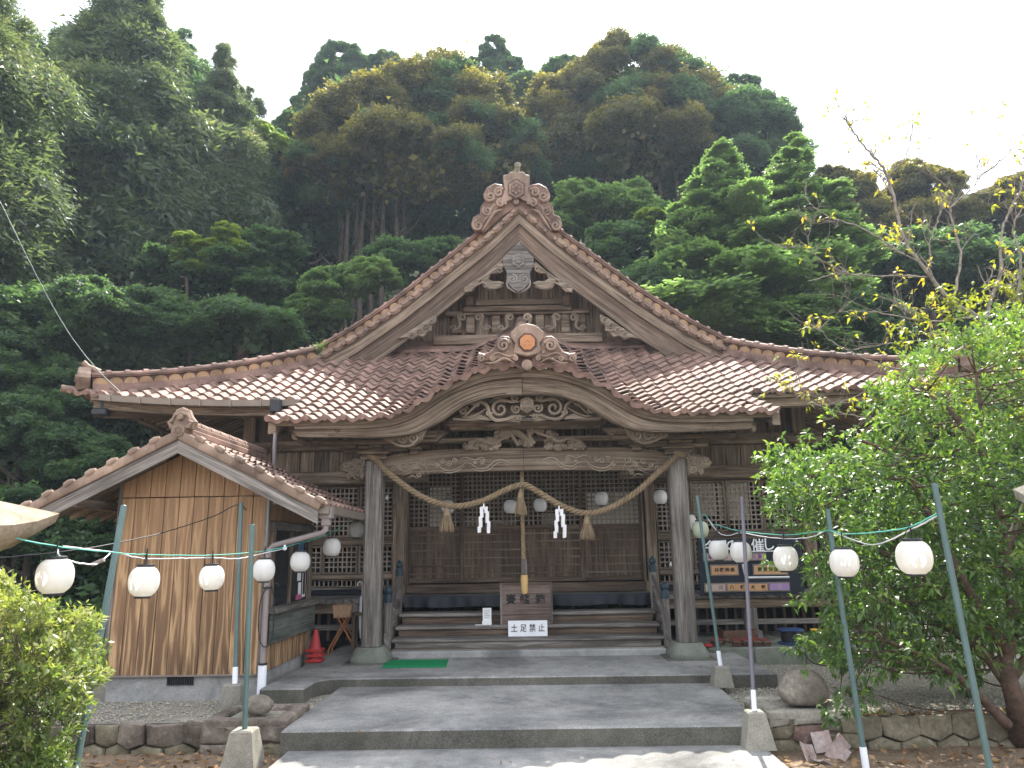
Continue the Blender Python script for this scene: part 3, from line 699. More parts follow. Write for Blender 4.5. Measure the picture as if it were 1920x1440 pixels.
_ax = [0, .42, .66, .86, 1.06, 1.21, 1.40, 1.64, 1.9, 3.2]; _az = [.60, .565, .485, .40, .275, .165, .07, .018, .0, .0]
def arch(x, Y):
    k = min(1, max(0, (Y - 8.7) / 4.2)); w = 1 - .42 * k; ax = abs(x) / w
    z = 0; 
    for d, q in ((-.1, 1), (0, 2), (.1, 1)): z += np.interp(abs(ax + d), _ax, _az) * q / 4
    return float(z) * (1 - .58 * k)
def RZ(x, Y): return FZ(Y) + arch(x, Y) + sori(abs(x)) * max(0, 1 - (Y - 10.1) / 3.2)
def rowsY(Y0, Y1, e):
    out = [Y0]; 
    while out[-1] < Y1: y = out[-1]; out.append(y + e / math.sqrt(1 + (.30 + .084 * (y - 8.7)) ** 2))
    return out
def tile_mesh(name, eave=False, Wd=.222, L=.285, amp=.027, th=.022):
    m = MB(); n = 9; u = np.linspace(-.5, .5, n)
    prof = amp * np.cos(2 * PI * (u + .5)) + .004 * np.sin(4 * PI * u)
    top_f = [(a * Wd, 0, z + .036) for a, z in zip(u, prof)]; top_b = [(a * Wd, L, z + .004) for a, z in zip(u, prof)]
    dr = th if not eave else .05
    bot = [(a * Wd, 0, z + .036 - dr) for a, z in zip(u, prof)]
    f = [(i, i + 1, n + i + 1, n + i) for i in range(n - 1)] + [(2 * n + i, 2 * n + i + 1, i + 1, i) for i in range(n - 1)]
    m.add(top_f + top_b + bot, f, np.random.default_rng(2).random((3 * n, 2)))
    if eave:
        c = (-.5 * Wd, -.018, .030 + amp - .028); r = .040; a_ = np.linspace(0, 2 * PI, 9)[:-1]
        v = [(c[0] + r * math.cos(t), c[1], c[2] + r * math.sin(t)) for t in a_] + [(c[0] + r * math.cos(t), c[1] + .06, c[2] + r * math.sin(t)) for t in a_]
        m.add(v, [tuple(range(8))] + [(i, 8 + i, 8 + (i + 1) % 8, (i + 1) % 8) for i in range(8)])
    return m.mesh(name, 'tile', smooth=True)
T_PAN = tile_mesh('roof_tile'); T_EAVE = tile_mesh('eave_tile', True)
def frame_at(x, Y, w, dx=.05):
    p = V(x, Y, RZ(x, Y)); tx = V(x + dx, Y, RZ(x + dx, Y)) - V(x - dx, Y, RZ(x - dx, Y)); k = np.linalg.norm(tx) / (2 * dx); tx /= np.linalg.norm(tx)
    ty = V(x, Y + .1, RZ(x, Y + .1)) - V(x, Y - .02, RZ(x, Y - .02)); ty -= tx * (tx @ ty); ty /= np.linalg.norm(ty)
    return p, tx * k, ty, np.cross(tx, ty)
def mat_of(p, a, b, c): 
    return Matrix(((a[0], b[0], c[0], p[0]), (a[1], b[1], c[1], p[1]), (a[2], b[2], c[2], p[2]), (0, 0, 0, 1)))
# roof underlay sheet (the roof part itself), tiles are its children
mb = MB(); xs = np.linspace(-3.0, 3.0, 61)
mb.sheet([[(x, Y, RZ(x, Y) - .035) for x in xs] for Y in np.linspace(8.74, 13.0, 24)])
def hipY(ax): return invF(SZs(ax))
xs2 = np.linspace(3.0, 6.25, 16)
for s in (-1, 1):
    P = []
    for x in xs2:
        y1 = hipY(x) if x > 3.6 else 12.35; P.append([(s * x, Y, RZ(x, Y) - .035) for Y in np.linspace(10.2, max(10.21, y1), 10)])
    mb.sheet(P if s < 0 else P[::-1])
roof = mb.build('roof', 'tile', hall)
tiles = []
Wd = .222; ncol = 27
yr = rowsY(8.66, 10.10, .243); ex = (10.12 - 8.66) / (len(yr) - 1)
yr = [8.62 + i * (10.12 - 8.62) / 6 for i in range(6)]
for i, Y in enumerate(yr):
    for c in range(ncol): tiles.append((( c - 13) * Wd, Y, i == 0))
yr2 = rowsY(10.12, 12.95, .243)
for i, Y in enumerate(yr2):
    for c in range(-28, 29):
        x = c * Wd; ax = abs(x)
        if Y > 12.9: continue
        if ax > 3.6 and Y > hipY(ax) - .02: continue
        if ax > 3.55 and Y > 12.15: continue
        tiles.append((x, Y, i == 0 and ax > 13.5 * Wd))
tiles.sort(key=lambda t: t[1] + abs(t[0]) * .12)
rest = MB(); tv = {}
for me, k in ((T_PAN, 0), (T_EAVE, 1)):
    tv[k] = (np.array([v.co[:] for v in me.vertices]), [tuple(p.vertices) for p in me.polygons])
for i, (x, Y, ev) in enumerate(tiles):
    p, a, b, c = frame_at(x, Y, Wd)
    j = RNG.normal(size=3) * .004; p = p + j * V(1, 1, .5); b = b + a * RNG.normal() * .012
    if i < 296: link('roof_tile', T_EAVE if ev else T_PAN, roof, mat=mat_of(p, a, b, c))
    else:
        v, f = tv[int(ev)]; w = v @ np.array([a, b, c]) + p; rest.add(w, f, np.random.default_rng(i).random((len(w), 2)))
rest.build('roof_tile_field', 'tile', roof, smooth=True, kind='stuff')
# side slopes and the upper gable roof, wavy tile sheets running down sideways
for s in (-1, 1):
    m = MB(); Yc = []
    y = 10.25
    us = np.linspace(0, 1, 9)[:-1]; Ys = np.concatenate([12.30 + Wd * (k + us) for k in range(34)])
    prof = lambda Y: .021 * math.cos(2 * PI * (Y - 12.3) / Wd)
    L = [0.02]; 
    while L[-1] < 6.25: a = L[-1]; sl = (SZs(a) - SZs(a + .1)) / .1; L.append(a + .243 / math.sqrt(1 + sl * sl))
    def zz(a, Y): return SZs(a) + sori(a) * max(0, 1 - (Y - 10.1) / 3.2)
    for a, b in zip(L, L[1:]):
        m.sheet([[(s * q, Y, zz(q, Y) + prof(Y) + d) for Y in (Ys if s < 0 else Ys[::-1])] for q, d in ((a - .02, 0), (b, .026), (b, .006))])
    # part in front of the gable, outside the hip line
    for a, b in zip(L, L[1:]):
        if b < 3.7: continue
        y0 = hipY(b) - .02
        yy = [y for y in np.concatenate([12.30 - Wd * (k + us) for k in range(12)])[::-1] if y > y0]
        if len(yy) < 3: continue
        m.sheet([[(s * q, Y, zz(q, Y) + prof(Y) + d) for Y in (yy if s < 0 else yy[::-1])] for q, d in ((a - .02, 0), (b, .026), (b, .006))])
    m.build('side_slope_tiles', 'tile', roof, smooth=True, kind='stuff')
# ---- ridge stacks
def ridge(path, name, wid=.24, h=(.06, .10, .04), cap_r=.075, cap_len=.25, scal=True, facing=None):
    """layered tile ridge over a path; each cap tile and wave tile its own piece"""
    P = np.array([tuple(p) for p in path], float); d = np.linalg.norm(np.diff(P, axis=0), axis=1); L = np.concatenate([[0], np.cumsum(d)])
    def pt(s): return np.array([np.interp(s, L, P[:, k]) for k in range(3)])
    n = max(4, int(L[-1] / .18)); S = np.linspace(0, L[-1], n); pts = np.array([pt(s) for s in S])
    tg = np.gradient(pts, axis=0); tg /= np.linalg.norm(tg, axis=1)[:, None]
    hor = np.cross(tg, V(0, 0, 1)); hor /= np.linalg.norm(hor, axis=1)[:, None]; up = np.cross(hor, tg)
    def bar(m, w, z0, z1):
        m.sweep(pts - hor * w / 2 + up * z0, pts + hor * w / 2 + up * z0, pts + hor * w / 2 + up * z1, pts - hor * w / 2 + up * z1)
    m = MB(); bar(m, wid + .10, -.06, h[0] * .45); bar(m, wid + .05, h[0] * .45, h[0]); base = m.build(name, 'tile', roof, smooth=False)
    m = MB(); bar(m, wid - .03, h[0], h[0] + h[1]); m.build('wave_band', 'tile_dark', base)
    m = MB(); bar(m, wid + .05, h[0] + h[1], h[0] + h[1] + h[2] * .5); bar(m, wid + .09, h[0] + h[1] + h[2] * .5, h[0] + h[1] + h[2]); m.build('flat_tile_course', 'tile', base)
    top = sum(h)
    if scal:
        a_ = np.linspace(0, PI, 7); sm = MB()
        for r, dd in ((h[1] * .92, .008), (h[1] * .58, .022)):
            w = r * 1.05
            v = [(math.cos(t) * w, -.0 - dd, math.sin(t) * r) for t in a_] + [(math.cos(t) * w, -.016 - dd, math.sin(t) * r) for t in a_]
            sm.add(v, [tuple(range(7, 14))] + [(i, i + 1, 8 + i, 7 + i) for i in range(6)])
        sme = sm.mesh('wave_tile', 'tile_ochre')
        step = h[1] * 2.0; k = int(L[-1] / step)
        for i in range(k):
            s = (i + .5) * step; p = pt(s); j = min(n - 1, int(s / L[-1] * (n - 1) + .5)); sd_ = facing if facing is not None else -1
            b = -hor[j] * sd_; a = tg[j] * (1 if sd_ < 0 else 1); b = hor[j] if (hor[j][1] > 0) else -hor[j]; a = np.cross(b, up[j])
            q = p - b * (wid / 2 - .013) + up[j] * h[0]
            link('wave_tile', sme, base, mat=mat_of(q, a, b, up[j]))
    # cap tiles
    cm = MB(); a_ = np.linspace(-.12 * PI, 1.12 * PI, 9)
    for y0, y1, r in ((0, cap_len * .80, cap_r), (cap_len * .76, cap_len * 1.02, cap_r * 1.28)):
        v = [(math.cos(t) * r, y0, math.sin(t) * r) for t in a_] + [(math.cos(t) * r, y1, math.sin(t) * r) for t in a_]
        cm.add(v, [(i, 9 + i, 10 + i, i + 1) for i in range(8)] + [tuple(range(8, -1, -1)), tuple(range(9, 18))])
    cme = cm.mesh('cap_tile', 'tile', smooth=True); k = int(L[-1] / cap_len)
    for i in range(k + 1):
        s = i * cap_len; p = pt(s); j = min(n - 1, int(s / L[-1] * (n - 1)))
        link('cap_tile', cme, base, mat=mat_of(p + up[j] * (top - .01) , hor[j], tg[j], up[j]))
    return pts, hor, up
hip_paths = {}
for s in (-1, 1):
    P = []
    for ax in np.linspace(6.16, 3.62, 12):
        Y = max(10.22, hipY(ax)); P.append((s * ax, Y + .02, RZ(ax, Y) + .02))
    P.append((s * 3.48, 12.42, 4.80)); hip_paths[s] = P
    ridge(P, 'hip_ridge')
    # rake ridge up the gable edge
    P = [(s * a, 12.46, SZs(a) + .05 + (.05 if a < .4 else 0)) for a in np.linspace(3.45, .42, 16)]
    ridge(P, 'rake_ridge', wid=.20, h=(.06, .09, .06), cap_r=.062, cap_len=.21)
    # scalloped rake tiles hanging at the gable edge
    a_ = np.linspace(0, PI, 9); rm = MB(); w = .128
    for dy, r0, dz in ((0, 1.0, 0), (-.02, .72, .004)):
        pl = [(-math.cos(t) * w * r0, -math.sin(t) * .068 * r0 - .0) for t in a_] + [(w * r0, .04), (-w * r0, .04)]
        rm.prism(pl, (0, .06, dz), (1, 0, 0), (0, 0, 1), .09 - dy * 1.0, .014)
    rm.tube([(-w, -.06, -.012), (-w, .05, -.012)], .032, 8)
    rme = rm.mesh('rake_tile', 'tile_orn', smooth=True)
    a = .06
    while a < 3.62:
        sl = (SZs(a + .1) - SZs(max(0, a - .1))) / .2 if a > .1 else -1.0; ln = math.sqrt(1 + sl * sl); t = V(s, 0, sl) / ln
        if s < 0: t = -t
        c = np.cross(t, V(0, 1, 0)); link('rake_tile', rme, roof, mat=mat_of(V(s * a, 12.24, SZs(a) + .02), t, V(0, 1, 0), c)); a += .232 / ln
# main ridge going back from the gable top
m = MB(); m.b2(-.14, .14, 12.5, 20, 7.30, 7.72, 'y'); m.tube([(0, 12.5, 7.76), (0, 20, 7.76)], .09, 10); m.build('main_ridge', 'tile', roof, smooth=True)
# porch ridge: round ridge from the front ornament back to the gable wall
P = [(0, Y, RZ(0, Y) + .13) for Y in np.linspace(8.66, 12.86, 10)]
m = MB(); m.tube([(p[0], p[1], p[2] + .10) for p in P], .095, 12); m.b2(-.001, .001, 8.8, 8.9, 3.8, 3.81)
A = [(x[0] - .15, x[1], x[2] - .13) for x in P]; B = [(x[0] + .15, x[1], x[2] - .13) for x in P]; C = [(x[0] + .11, x[1], x[2] + .08) for x in P]; D = [(x[0] - .11, x[1], x[2] + .08) for x in P]
m.sweep(A, B, C, D); m.build('porch_ridge', 'tile', roof, smooth=True)
# ---- carved ornament helpers (photo pixels at the ornament's real distance)
def pl(pts, Y): return [tuple(at(x, y, Y)) for x, y in pts]
def spiral(c, r, turns, a0, sg, n=22, r1=.12):
    out = []
    for i in range(n):
        k = i / (n - 1); a = a0 + sg * 2 * PI * turns * k; rr = r * (1 - (1 - r1) * k); out.append((c[0] + rr * math.cos(a), c[1] - rr * math.sin(a)))
    return out
def scrollpx(m, c, r, turns, a0, sg, Y, w, flat=.8, rise=.02):
    p = spiral(c, r, turns, a0, sg); q = pl(p, Y); n = len(q)
    q = [(a[0], a[1] - rise * (i / n), a[2]) for i, a in enumerate(q)]
    m.tube(q, [w * (1 - .45 * i / n) for i in range(n)], 7)
def polypx(m, pts, Y, depth, ch=.01, mirror=None):
    q = [(p[0], p[2]) for p in pl(pts, Y)]
    m.prism(q, (0, Y, 0), (1, 0, 0), (0, 0, 1), depth, ch)     # ux x uz points to -Y: towards the camera
def linepx(m, pts, Y, w, n=24, taper=True, rise=0.0):
    q = smooth_path(pl(pts, Y), n); q[:, 1] -= rise; k = len(q)
    m.tube(q, [w * (.25 + .75 * math.sin(PI * min(1, max(0, (i + .5) / k)))) if taper else w for i in range(k)], 6)
def hexa(c, r, rot=PI / 2, n=6, sy=1.12): return [(c[0] + r * math.cos(rot + i * 2 * PI / n), c[1] - r * sy * math.sin(rot + i * 2 * PI / n)) for i in range(n)]
def both(cx, pts): return [(2 * cx - x, y) for x, y in pts]
# ---- gable top ornament
Y = 12.2; cx = 969
orn = thing('gable_ornament', 'large swirled ridge ornament with a hexagonal flower crest topping the main gable', 'roof ornament', at(969, 385, 12.2))
m = MB(); polypx(m, [(938, 394), (947, 366), (944, 345), (944, 339), (952, 338), (957, 333), (981, 333), (986, 338), (993, 339), (993, 345), (990, 366), (1000, 394), (969, 380)], Y + .12, .22, .012); o1 = m.build('crest_plate', 'tile_orn', orn)
m = MB(); polypx(m, [(969, 368), (1000, 388), (1030, 408), (1046, 432), (1030, 440), (1000, 412), (969, 392), (938, 412), (908, 440), (892, 432), (908, 408), (938, 388)], Y + .10, .10, .01); m.build('saddle_tile', 'tile_mid', orn)
m = MB(); polypx(m, hexa((968, 355), 18), Y - .10, .012, .003); m.build('crest_rim', 'tile_dark', o1)
m = MB(); polypx(m, hexa((968, 355), 15.5), Y - .112, .02, .006); m.cur = 1; polypx(m, hexa((968, 355), 11.5), Y - .132, .004, .001); m.cur = 0
for i in range(6): a = i * PI / 3; polypx(m, hexa((968 + 6.5 * math.sin(a), 355 - 6.8 * math.cos(a)), 3, n=6), Y - .136, .014, .003)
m.build('crest', ['tile_orn', 'tile_mid'], o1)
m = MB(); p0 = at(969, 335, Y + .05); m.tube([p0, p0 + Vector((.0, -.05, .10)), p0 + Vector((.02, -.12, .20))], [.05, .055, .05], 12); m.tube([p0 + Vector((.02, -.12, .20)), p0 + Vector((.02, -.135, .205))], [.062, .062], 12); m.build('finial_tile', 'mossy', orn, smooth=True)
for s in (1, -1):
    f = (lambda P: P) if s > 0 else (lambda P: both(cx, P)); X = lambda x: x if s > 0 else 2 * cx - x
    m = MB(); m.cur = 1
    polypx(m, f([(984, 366), (994, 352), (1010, 349), (1024, 356), (1031, 368), (1027, 380), (1036, 392), (1038, 406), (1050, 412), (1054, 426), (1047, 437), (1034, 433), (1024, 418), (1012, 404), (1000, 394), (984, 384)]), Y + .06, .12, .02); m.cur = 0
    for c, r, w, a0, sg in (((1003, 361), 9, .030, 2.6, -1), ((1019, 369), 10, .034, .6, -1), ((999, 381), 9, .030, 3.4, -1), ((1042, 423), 10, .032, 1.5, -1), ((1024, 396), 9, .026, 1, -1)):
        scrollpx(m, (X(c[0]), c[1]), r, 1.6, a0 if s > 0 else PI - a0, sg * s, Y - .07, w)
    linepx(m, f([(996, 392), (1010, 398), (1020, 412), (1034, 432)]), Y - .06, .03); linepx(m, f([(1002, 378), (1016, 390), (1022, 404), (1032, 416)]), Y - .06, .026)
    m.build('swirl_wing', ['tile_orn', 'tile_mid'], orn, smooth=True)
m = MB(); q = at(968, 380, Y - .05); m.tube([q + Vector((0, .1, 0)), q - Vector((0, .05, 0))], .05, 12); m.build('round_boss', 'tile_orn', orn, smooth=True)
# ---- porch ornament
Y = 8.55; cx = 988
orn = thing('porch_ornament', 'swirled ridge ornament with an orange hexagonal crest over the porch gable', 'roof ornament', at(988, 680, 8.6))
m = MB(); polypx(m, [(962, 668), (966, 650), (958, 640), (958, 629), (966, 622), (974, 616), (988, 613), (1002, 616), (1011, 622), (1019, 629), (1019, 640), (1012, 650), (1016, 668), (988, 674)], Y + .12, .16, .012); o1 = m.build('crest_plate', 'tile_orn', orn)
m = MB(); polypx(m, hexa((989, 642), 18.5, PI / 8, 8, 1.0), Y - .045, .008, .002); m.build('crest_rim', 'tile_dark', o1)
m = MB(); polypx(m, hexa((989, 642), 15, PI / 8, 8, 1.0), Y - .055, .014, .004); polypx(m, hexa((989, 642), 10), Y - .068, .008, .002)
for i in range(6): a = i * PI / 3; polypx(m, hexa((989 + 5 * math.sin(a), 642 - 5.2 * math.cos(a)), 2.4), Y - .074, .008, .002)
m.build('crest', 'orange', o1)
for s in (1, -1):
    f = (lambda P: P) if s > 0 else (lambda P: both(cx, P)); X = lambda x: x if s > 0 else 2 * cx - x
    m = MB(); m.cur = 1
    polypx(m, f([(1008, 668), (1014, 650), (1016, 640), (1022, 634), (1034, 633), (1044, 640), (1048, 652), (1056, 662), (1068, 666), (1078, 664), (1082, 672), (1076, 682), (1062, 682), (1040, 678), (1024, 682), (1010, 678)]), Y + .06, .10, .018); m.cur = 0
    for c, r, w, a0, sg in (((1032, 648), 12, .024, 2.8, -1), ((1073, 672), 7, .018, 2.5, -1), ((1010, 672), 5, .013, 1, 1), ((1052, 672), 5, .013, 1, -1)):
        scrollpx(m, (X(c[0]), c[1]), r, 1.7, a0 if s > 0 else PI - a0, sg * s, Y - .05, w)
    linepx(m, f([(1012, 680), (1030, 672), (1050, 680), (1066, 680)]), Y - .045, .016); linepx(m, f([(1008, 664), (1022, 668), (1044, 662), (1060, 672)]), Y - .045, .014)
    m.build('swirl_wing', ['tile_orn', 'tile_mid'], orn, smooth=True)
m = MB(); q = at(988, 686, Y - .02); m.tube([q + Vector((0, .2, .03)), q - Vector((0, .06, 0))], [.062, .062], 14); polypx(m, hexa((988, 686), 5, 0, 8, 1), Y - .10, .008, .002); m.build('round_end_tile', 'tile_orn', orn, smooth=True)
# hip end ornaments at both corners
for s, lab in ((-1, 'round crested tile ornament at the left end of the hip ridge'), (1, 'round crested tile ornament at the right end of the hip ridge, among the leaves')):
    p = V(*hip_paths[s][0]); t = V(*hip_paths[s][0]) - V(*hip_paths[s][3]); t[2] = 0; t /= np.linalg.norm(t); sdv = V(-t[1], t[0], 0)
    o = thing('hip_end_ornament', lab, 'roof ornament', p + V(0, 0, .05))
    m = MB(); c = p + t * .06 + V(0, 0, .14)
    a_ = np.linspace(0, 2 * PI, 17)[:-1]; pr = [(math.cos(a) * (.155 + .018 * math.cos(5 * a)), math.sin(a) * (.165 + .018 * math.cos(5 * a))) for a in a_]
    m.prism(pr, c - t * .02, sdv, (0, 0, 1), .16, .02); k = m.build('crest_plate', 'tile_orn', o)
    m = MB()
    for i in range(6): a = i * PI / 3; q = c + t * .15 + sdv * .05 * math.sin(a) + V(0, 0, .05 * math.cos(a)); m.tube([q - t * .03, q + t * .012], [.02, .014], 7)
    m.tube([c, c + t * .165], [.025, .02], 8); m.build('crest', 'tile_orn', k)
    m = MB(); q = p + t * .02 + V(0, 0, .27); m.tube([q - t * .1, q + t * .06 + V(0, 0, .06), q + t * .13 + V(0, 0, .12)], [.045, .042, .04], 10); m.build('horn_tile', 'tile_orn', o, smooth=True)
    m = MB(); q = p + t * .05 - V(0, 0, .02); m.tube([q - t * .3 + V(0, 0, -.01), q + t * .33], [.055, .055], 12); m.build('corner_round_tile', 'tile_orn', o, smooth=True)

# ---- gable: bargeboards, soffit, wall, pendant
xsr = np.array([0, .12, .25, .4, .6, .9, 1.2, 1.6, 2.0, 2.4, 2.8, 3.2, 3.6])
def low(a, d): return SZs(a) - d
for s in (-1, 1):
    def bb(y0, y1, d0, d1, name, mat='wood', xm=3.6):
        X_ = [x for x in xsr if x <= xm]; m = MB()
        A = [(s * a, y0, low(a, d0)) for a in X_]; B = [(s * a, y1, low(a, d0)) for a in X_]; C = [(s * a, y1, low(a, d1)) for a in X_]; D = [(s * a, y0, low(a, d1)) for a in X_]
        m.sweep(*( (A, B, C, D) if s < 0 else (B, A, D, C))); return m.build(name, mat, hall)
    bb(12.25, 12.50, .045, .085, 'rake_batten', 'wood_dark')
    bb(12.265, 12.31, .087, .27, 'outer_bargeboard', 'wood')
    bb(12.305, 12.36, .20, .66, 'bargeboard', 'wood_dark')
    bb(12.28, 12.307, .60, .67, 'bargeboard_moulding', 'wood', 2.8)
    bb(12.36, 12.95, .24, .27, 'soffit_board', 'wood')
m = MB()
for k in range(-11, 12):
    x = k * .235; zt = SZs(abs(x)) - .3
    if zt > 5.0: MB().b2(x - .115, x + .115, 12.90, 12.94, 4.85, zt, 'z').build('gable_board', 'wood', hall)
def beam(x0, y0, x1, y1, Y, dp, name, mat='wood', ch=.008):
    a, b = at(x0, y0, Y), at(x1, y1, Y); a2 = at(x0, y1, Y)
    return MB().b2((a.x + a2.x) / 2, (at(x1, y0, Y).x + b.x) / 2, Y, Y + dp, b.z, a.z + (at(x1, y0, Y).z - a.z) / 2, 'x', ch).build(name, mat, hall)
beam(892, 560, 1062, 569, 12.72, .16, 'gable_beam'); beam(868, 573, 1072, 580, 12.66, .22, 'gable_beam')
beam(812, 626, 1130, 640, 12.70, .18, 'gable_beam'); beam(835, 581, 1105, 586, 12.74, .14, 'gable_beam')
for x in (880, 1062): beam(x - 7, 553, x + 7, 572, 12.60, .2, 'gable_strut', 'wood_dark')
for x in (857, 882, 930, 1012, 1060, 1090): beam(x - 8, 588, x + 8, 624, 12.80, .1, 'gable_strut')
# frog-leg carvings between the struts
for c in (882, 972, 1060):
    for s in (-1, 1):
        m = MB(); scrollpx(m, (c + s * 16, 596), 8, 1.3, 0 if s > 0 else PI, s, 12.72, .028); linepx(m, [(c + s * 10, 590), (c + s * 22, 596), (c + s * 20, 612), (c + s * 34, 622)], 12.72, .03)
        scrollpx(m, (c + s * 32, 616), 6, 1.2, 0 if s > 0 else PI, s, 12.72, .02)
        m.build('frog_leg_carving', 'wood_carve', hall, smooth=True)
# curved flashing where the roof meets the gable wall
m = MB(); X_ = np.linspace(-2.9, 2.9, 41); g = lambda x, dz: (x, 12.72, RZ(x, 12.74) + dz)
for i in range(2): m.sweep([(x, 12.60 + .1 * i, RZ(x, 12.62) + .02 + .05 * i) for x in X_], [(x, 12.9, RZ(x, 12.9) + .02 + .05 * i) for x in X_], [(x, 12.9, RZ(x, 12.9) + .07 + .05 * i) for x in X_], [(x, 12.60 + .1 * i, RZ(x, 12.62) + .07 + .05 * i) for x in X_])
m.build('gable_foot_tiles', 'tile', hall)
# pendant (gegyo)
Y = 12.24; cx = 972
pend = MB(); polypx(pend, [(972, 456), (1001, 486), (1001, 500), (994, 512), (994, 532), (984, 542), (976, 546), (972, 551), (968, 546), (960, 542), (950, 532), (950, 512), (943, 500), (943, 486)], Y, .06, .012)
pend = pend.build('gable_pendant', 'wood_grey', hall)
m = MB(); polypx(m, hexa((972, 489), 13), Y - .062, .025, .008); polypx(m, hexa((972, 489), 6), Y - .09, .03, .008); m.build('hexagon_boss', 'wood_grey', pend)
m = MB()
for s in (-1, 1):
    scrollpx(m, (972 + s * 11, 524), 9, 1.6, PI / 2 if s > 0 else PI / 2, s, Y - .05, .022); linepx(m, [(972 + s * 22, 524), (972 + s * 20, 538), (972 + s * 4, 549)], Y - .05, .02)
    linepx(m, [(972 + s * 14, 532), (972 + s * 10, 540), (972 + s * 1, 545)], Y - .055, .014)
m.build('curl', 'wood_grey', pend, smooth=True)
for s in (1, -1):
    f = (lambda P: P) if s > 0 else (lambda P: both(cx, P)); m = MB()
    polypx(m, f([(998, 500), (1004, 492), (1022, 508), (1040, 520), (1058, 530), (1074, 541), (1072, 550), (1060, 548), (1048, 536), (1043, 527), (1036, 541), (1024, 545), (1008, 540), (998, 532), (1008, 528), (1020, 529), (1028, 524), (1024, 515), (1010, 514)]), Y, .05, .012)
    linepx(m, f([(1000, 536), (1014, 541), (1028, 540), (1038, 530), (1052, 536), (1068, 546)]), Y - .05, .02); linepx(m, f([(1004, 500), (1018, 506), (1034, 518), (1050, 528)]), Y - .05, .018)
    scrollpx(m, (1008 if s > 0 else 936, 506), 6, 1.3, 0, s, Y - .05, .016)
    m.build('pendant_wing', 'wood_carve', pend, smooth=False)
    # leaf carving near the foot of the bargeboard
    m = MB(); P = f([(1124, 590), (1140, 598), (1160, 612), (1180, 624), (1198, 636), (1180, 634), (1170, 638), (1160, 630), (1150, 634), (1142, 624), (1134, 622), (1134, 612), (1126, 606)]); P = [(x - 0, y) for x, y in P]
    polypx(m, P, 12.28, .05, .012)
    for q in ((1134, 602), (1146, 612), (1158, 620), (1172, 629)): scrollpx(m, (q[0] if s > 0 else 2 * cx - q[0], q[1]), 6, 1.3, 1, s, 12.22, .016)
    m.build('foot_carving', 'wood_carve', hall, smooth=False)
# ================================================================ PORCH
def zat(px, py, Y): return at(px, py, Y).z
CX = 985
# eave board under the tiles, the thick curved bargeboard and its moulding
X_ = np.concatenate([np.linspace(-2.98, -1.9, 5), np.linspace(-1.8, 1.8, 41), np.linspace(1.9, 2.98, 5)])
e0 = np.array([RZ(x, 8.72) for x in X_])
MB().sweep([(x, 8.71, z - .080) for x, z in zip(X_, e0)], [(x, 8.90, z - .06) for x, z in zip(X_, e0)], [(x, 8.90, z - .012) for x, z in zip(X_, e0)], [(x, 8.71, z - .018) for x, z in zip(X_, e0)]).build('eave_board', 'wood_light', hall)
lowpx = [(545, 803), (552, 812), (562, 818), (700, 819), (745, 817), (780, 812), (802, 803), (833, 787), (853, 773), (876, 757), (913, 744), (950, 739), (985, 738)]
lx, lz = [], []
for x, y in lowpx:
    p = at(x, y + .0, 8.76); lx.append(p.x); lz.append(p.z)
lx = np.array(lx) - (np.array(lx)[-1]) ; 
def barge_low(ax): return float(np.interp(ax, (-lx)[::-1], lz[::-1]))
XB = np.linspace(0, 2.72, 56)
for s in (-1, 1):
    top = [(s * x, RZ(x, 8.74) - .078) for x in XB]; bot = [(s * x, min(barge_low(x), RZ(x, 8.74) - .10)) for x in XB]
    A = [(x, 8.80, z) for x, z in top]; B = [(x, 8.90, z) for x, z in top]; C = [(x, 8.90, z) for x, z in bot]; D = [(x, 8.80, z) for x, z in bot]
    MB().sweep(*((B, A, D, C) if s > 0 else (A, B, C, D))).build('porch_bargeboard', 'wood', hall)
    A = [(x, 8.74, z + .002) for x, z in top]; B = [(x, 8.80, z + .002) for x, z in top]; C = [(x, 8.80, z - .05) for x, z in top]; D = [(x, 8.74, z - .05) for x, z in top]
    MB().sweep(*((B, A, D, C) if s > 0 else (A, B, C, D))).build('bargeboard_moulding', 'wood', hall)
    m = MB(); m.tube([(x, 8.797, z + .018) for x, z in bot[4:48]], .008, 6); m.build('edge_bead', 'wood_light', hall, smooth=True)
    m = MB(); X0 = 490 if s < 0 else 1478
    scrollpx(m, (632 if s < 0 else 1338, 806 if s < 0 else 797), 6, 1.6, 0 if s > 0 else PI, s, 8.795, .012, rise=.003); m.build('engraved_curl', 'wood', hall, smooth=True)
MB().b2(-.004, .004, 8.797, 8.80, zat(985, 738, 8.76) + .01, RZ(0, 8.74) - .10, 'z', 0).build('board_joint', 'dark_inside', hall)
# boards of the porch soffit and dark inner tympanum
m = MB(); xs = np.linspace(-2.96, 2.96, 61)
m.sheet([[(x, Y, RZ(x, Y) - .10) for x in xs[::-1]] for Y in np.linspace(8.9, 12.0, 14)]); m.build('soffit', 'wood_light', hall)
for s in (-1, 1):
    P = np.linspace(8.70, 10.3, 8)
    MB().sweep([(s * 2.93, y, RZ(2.93, y) - .17) for y in P], [(s * 3.02, y, RZ(3, y) - .17) for y in P], [(s * 3.02, y, RZ(3, y) - .02) for y in P], [(s * 2.93, y, RZ(2.93, y) - .02) for y in P]).build('verge_board', 'wood_light', hall)
    k = 0
    for x in np.arange(1.72, 2.9, .135):
        P = np.linspace(8.93, 10.9, 6)
        MB().sweep([(s * x - .028, y, RZ(x, y) - .175) for y in P], [(s * x + .028, y, RZ(x, y) - .175) for y in P], [(s * x + .028, y, RZ(x, y) - .102) for y in P], [(s * x - .028, y, RZ(x, y) - .102) for y in P]).build('rafter', 'wood_light', hall)
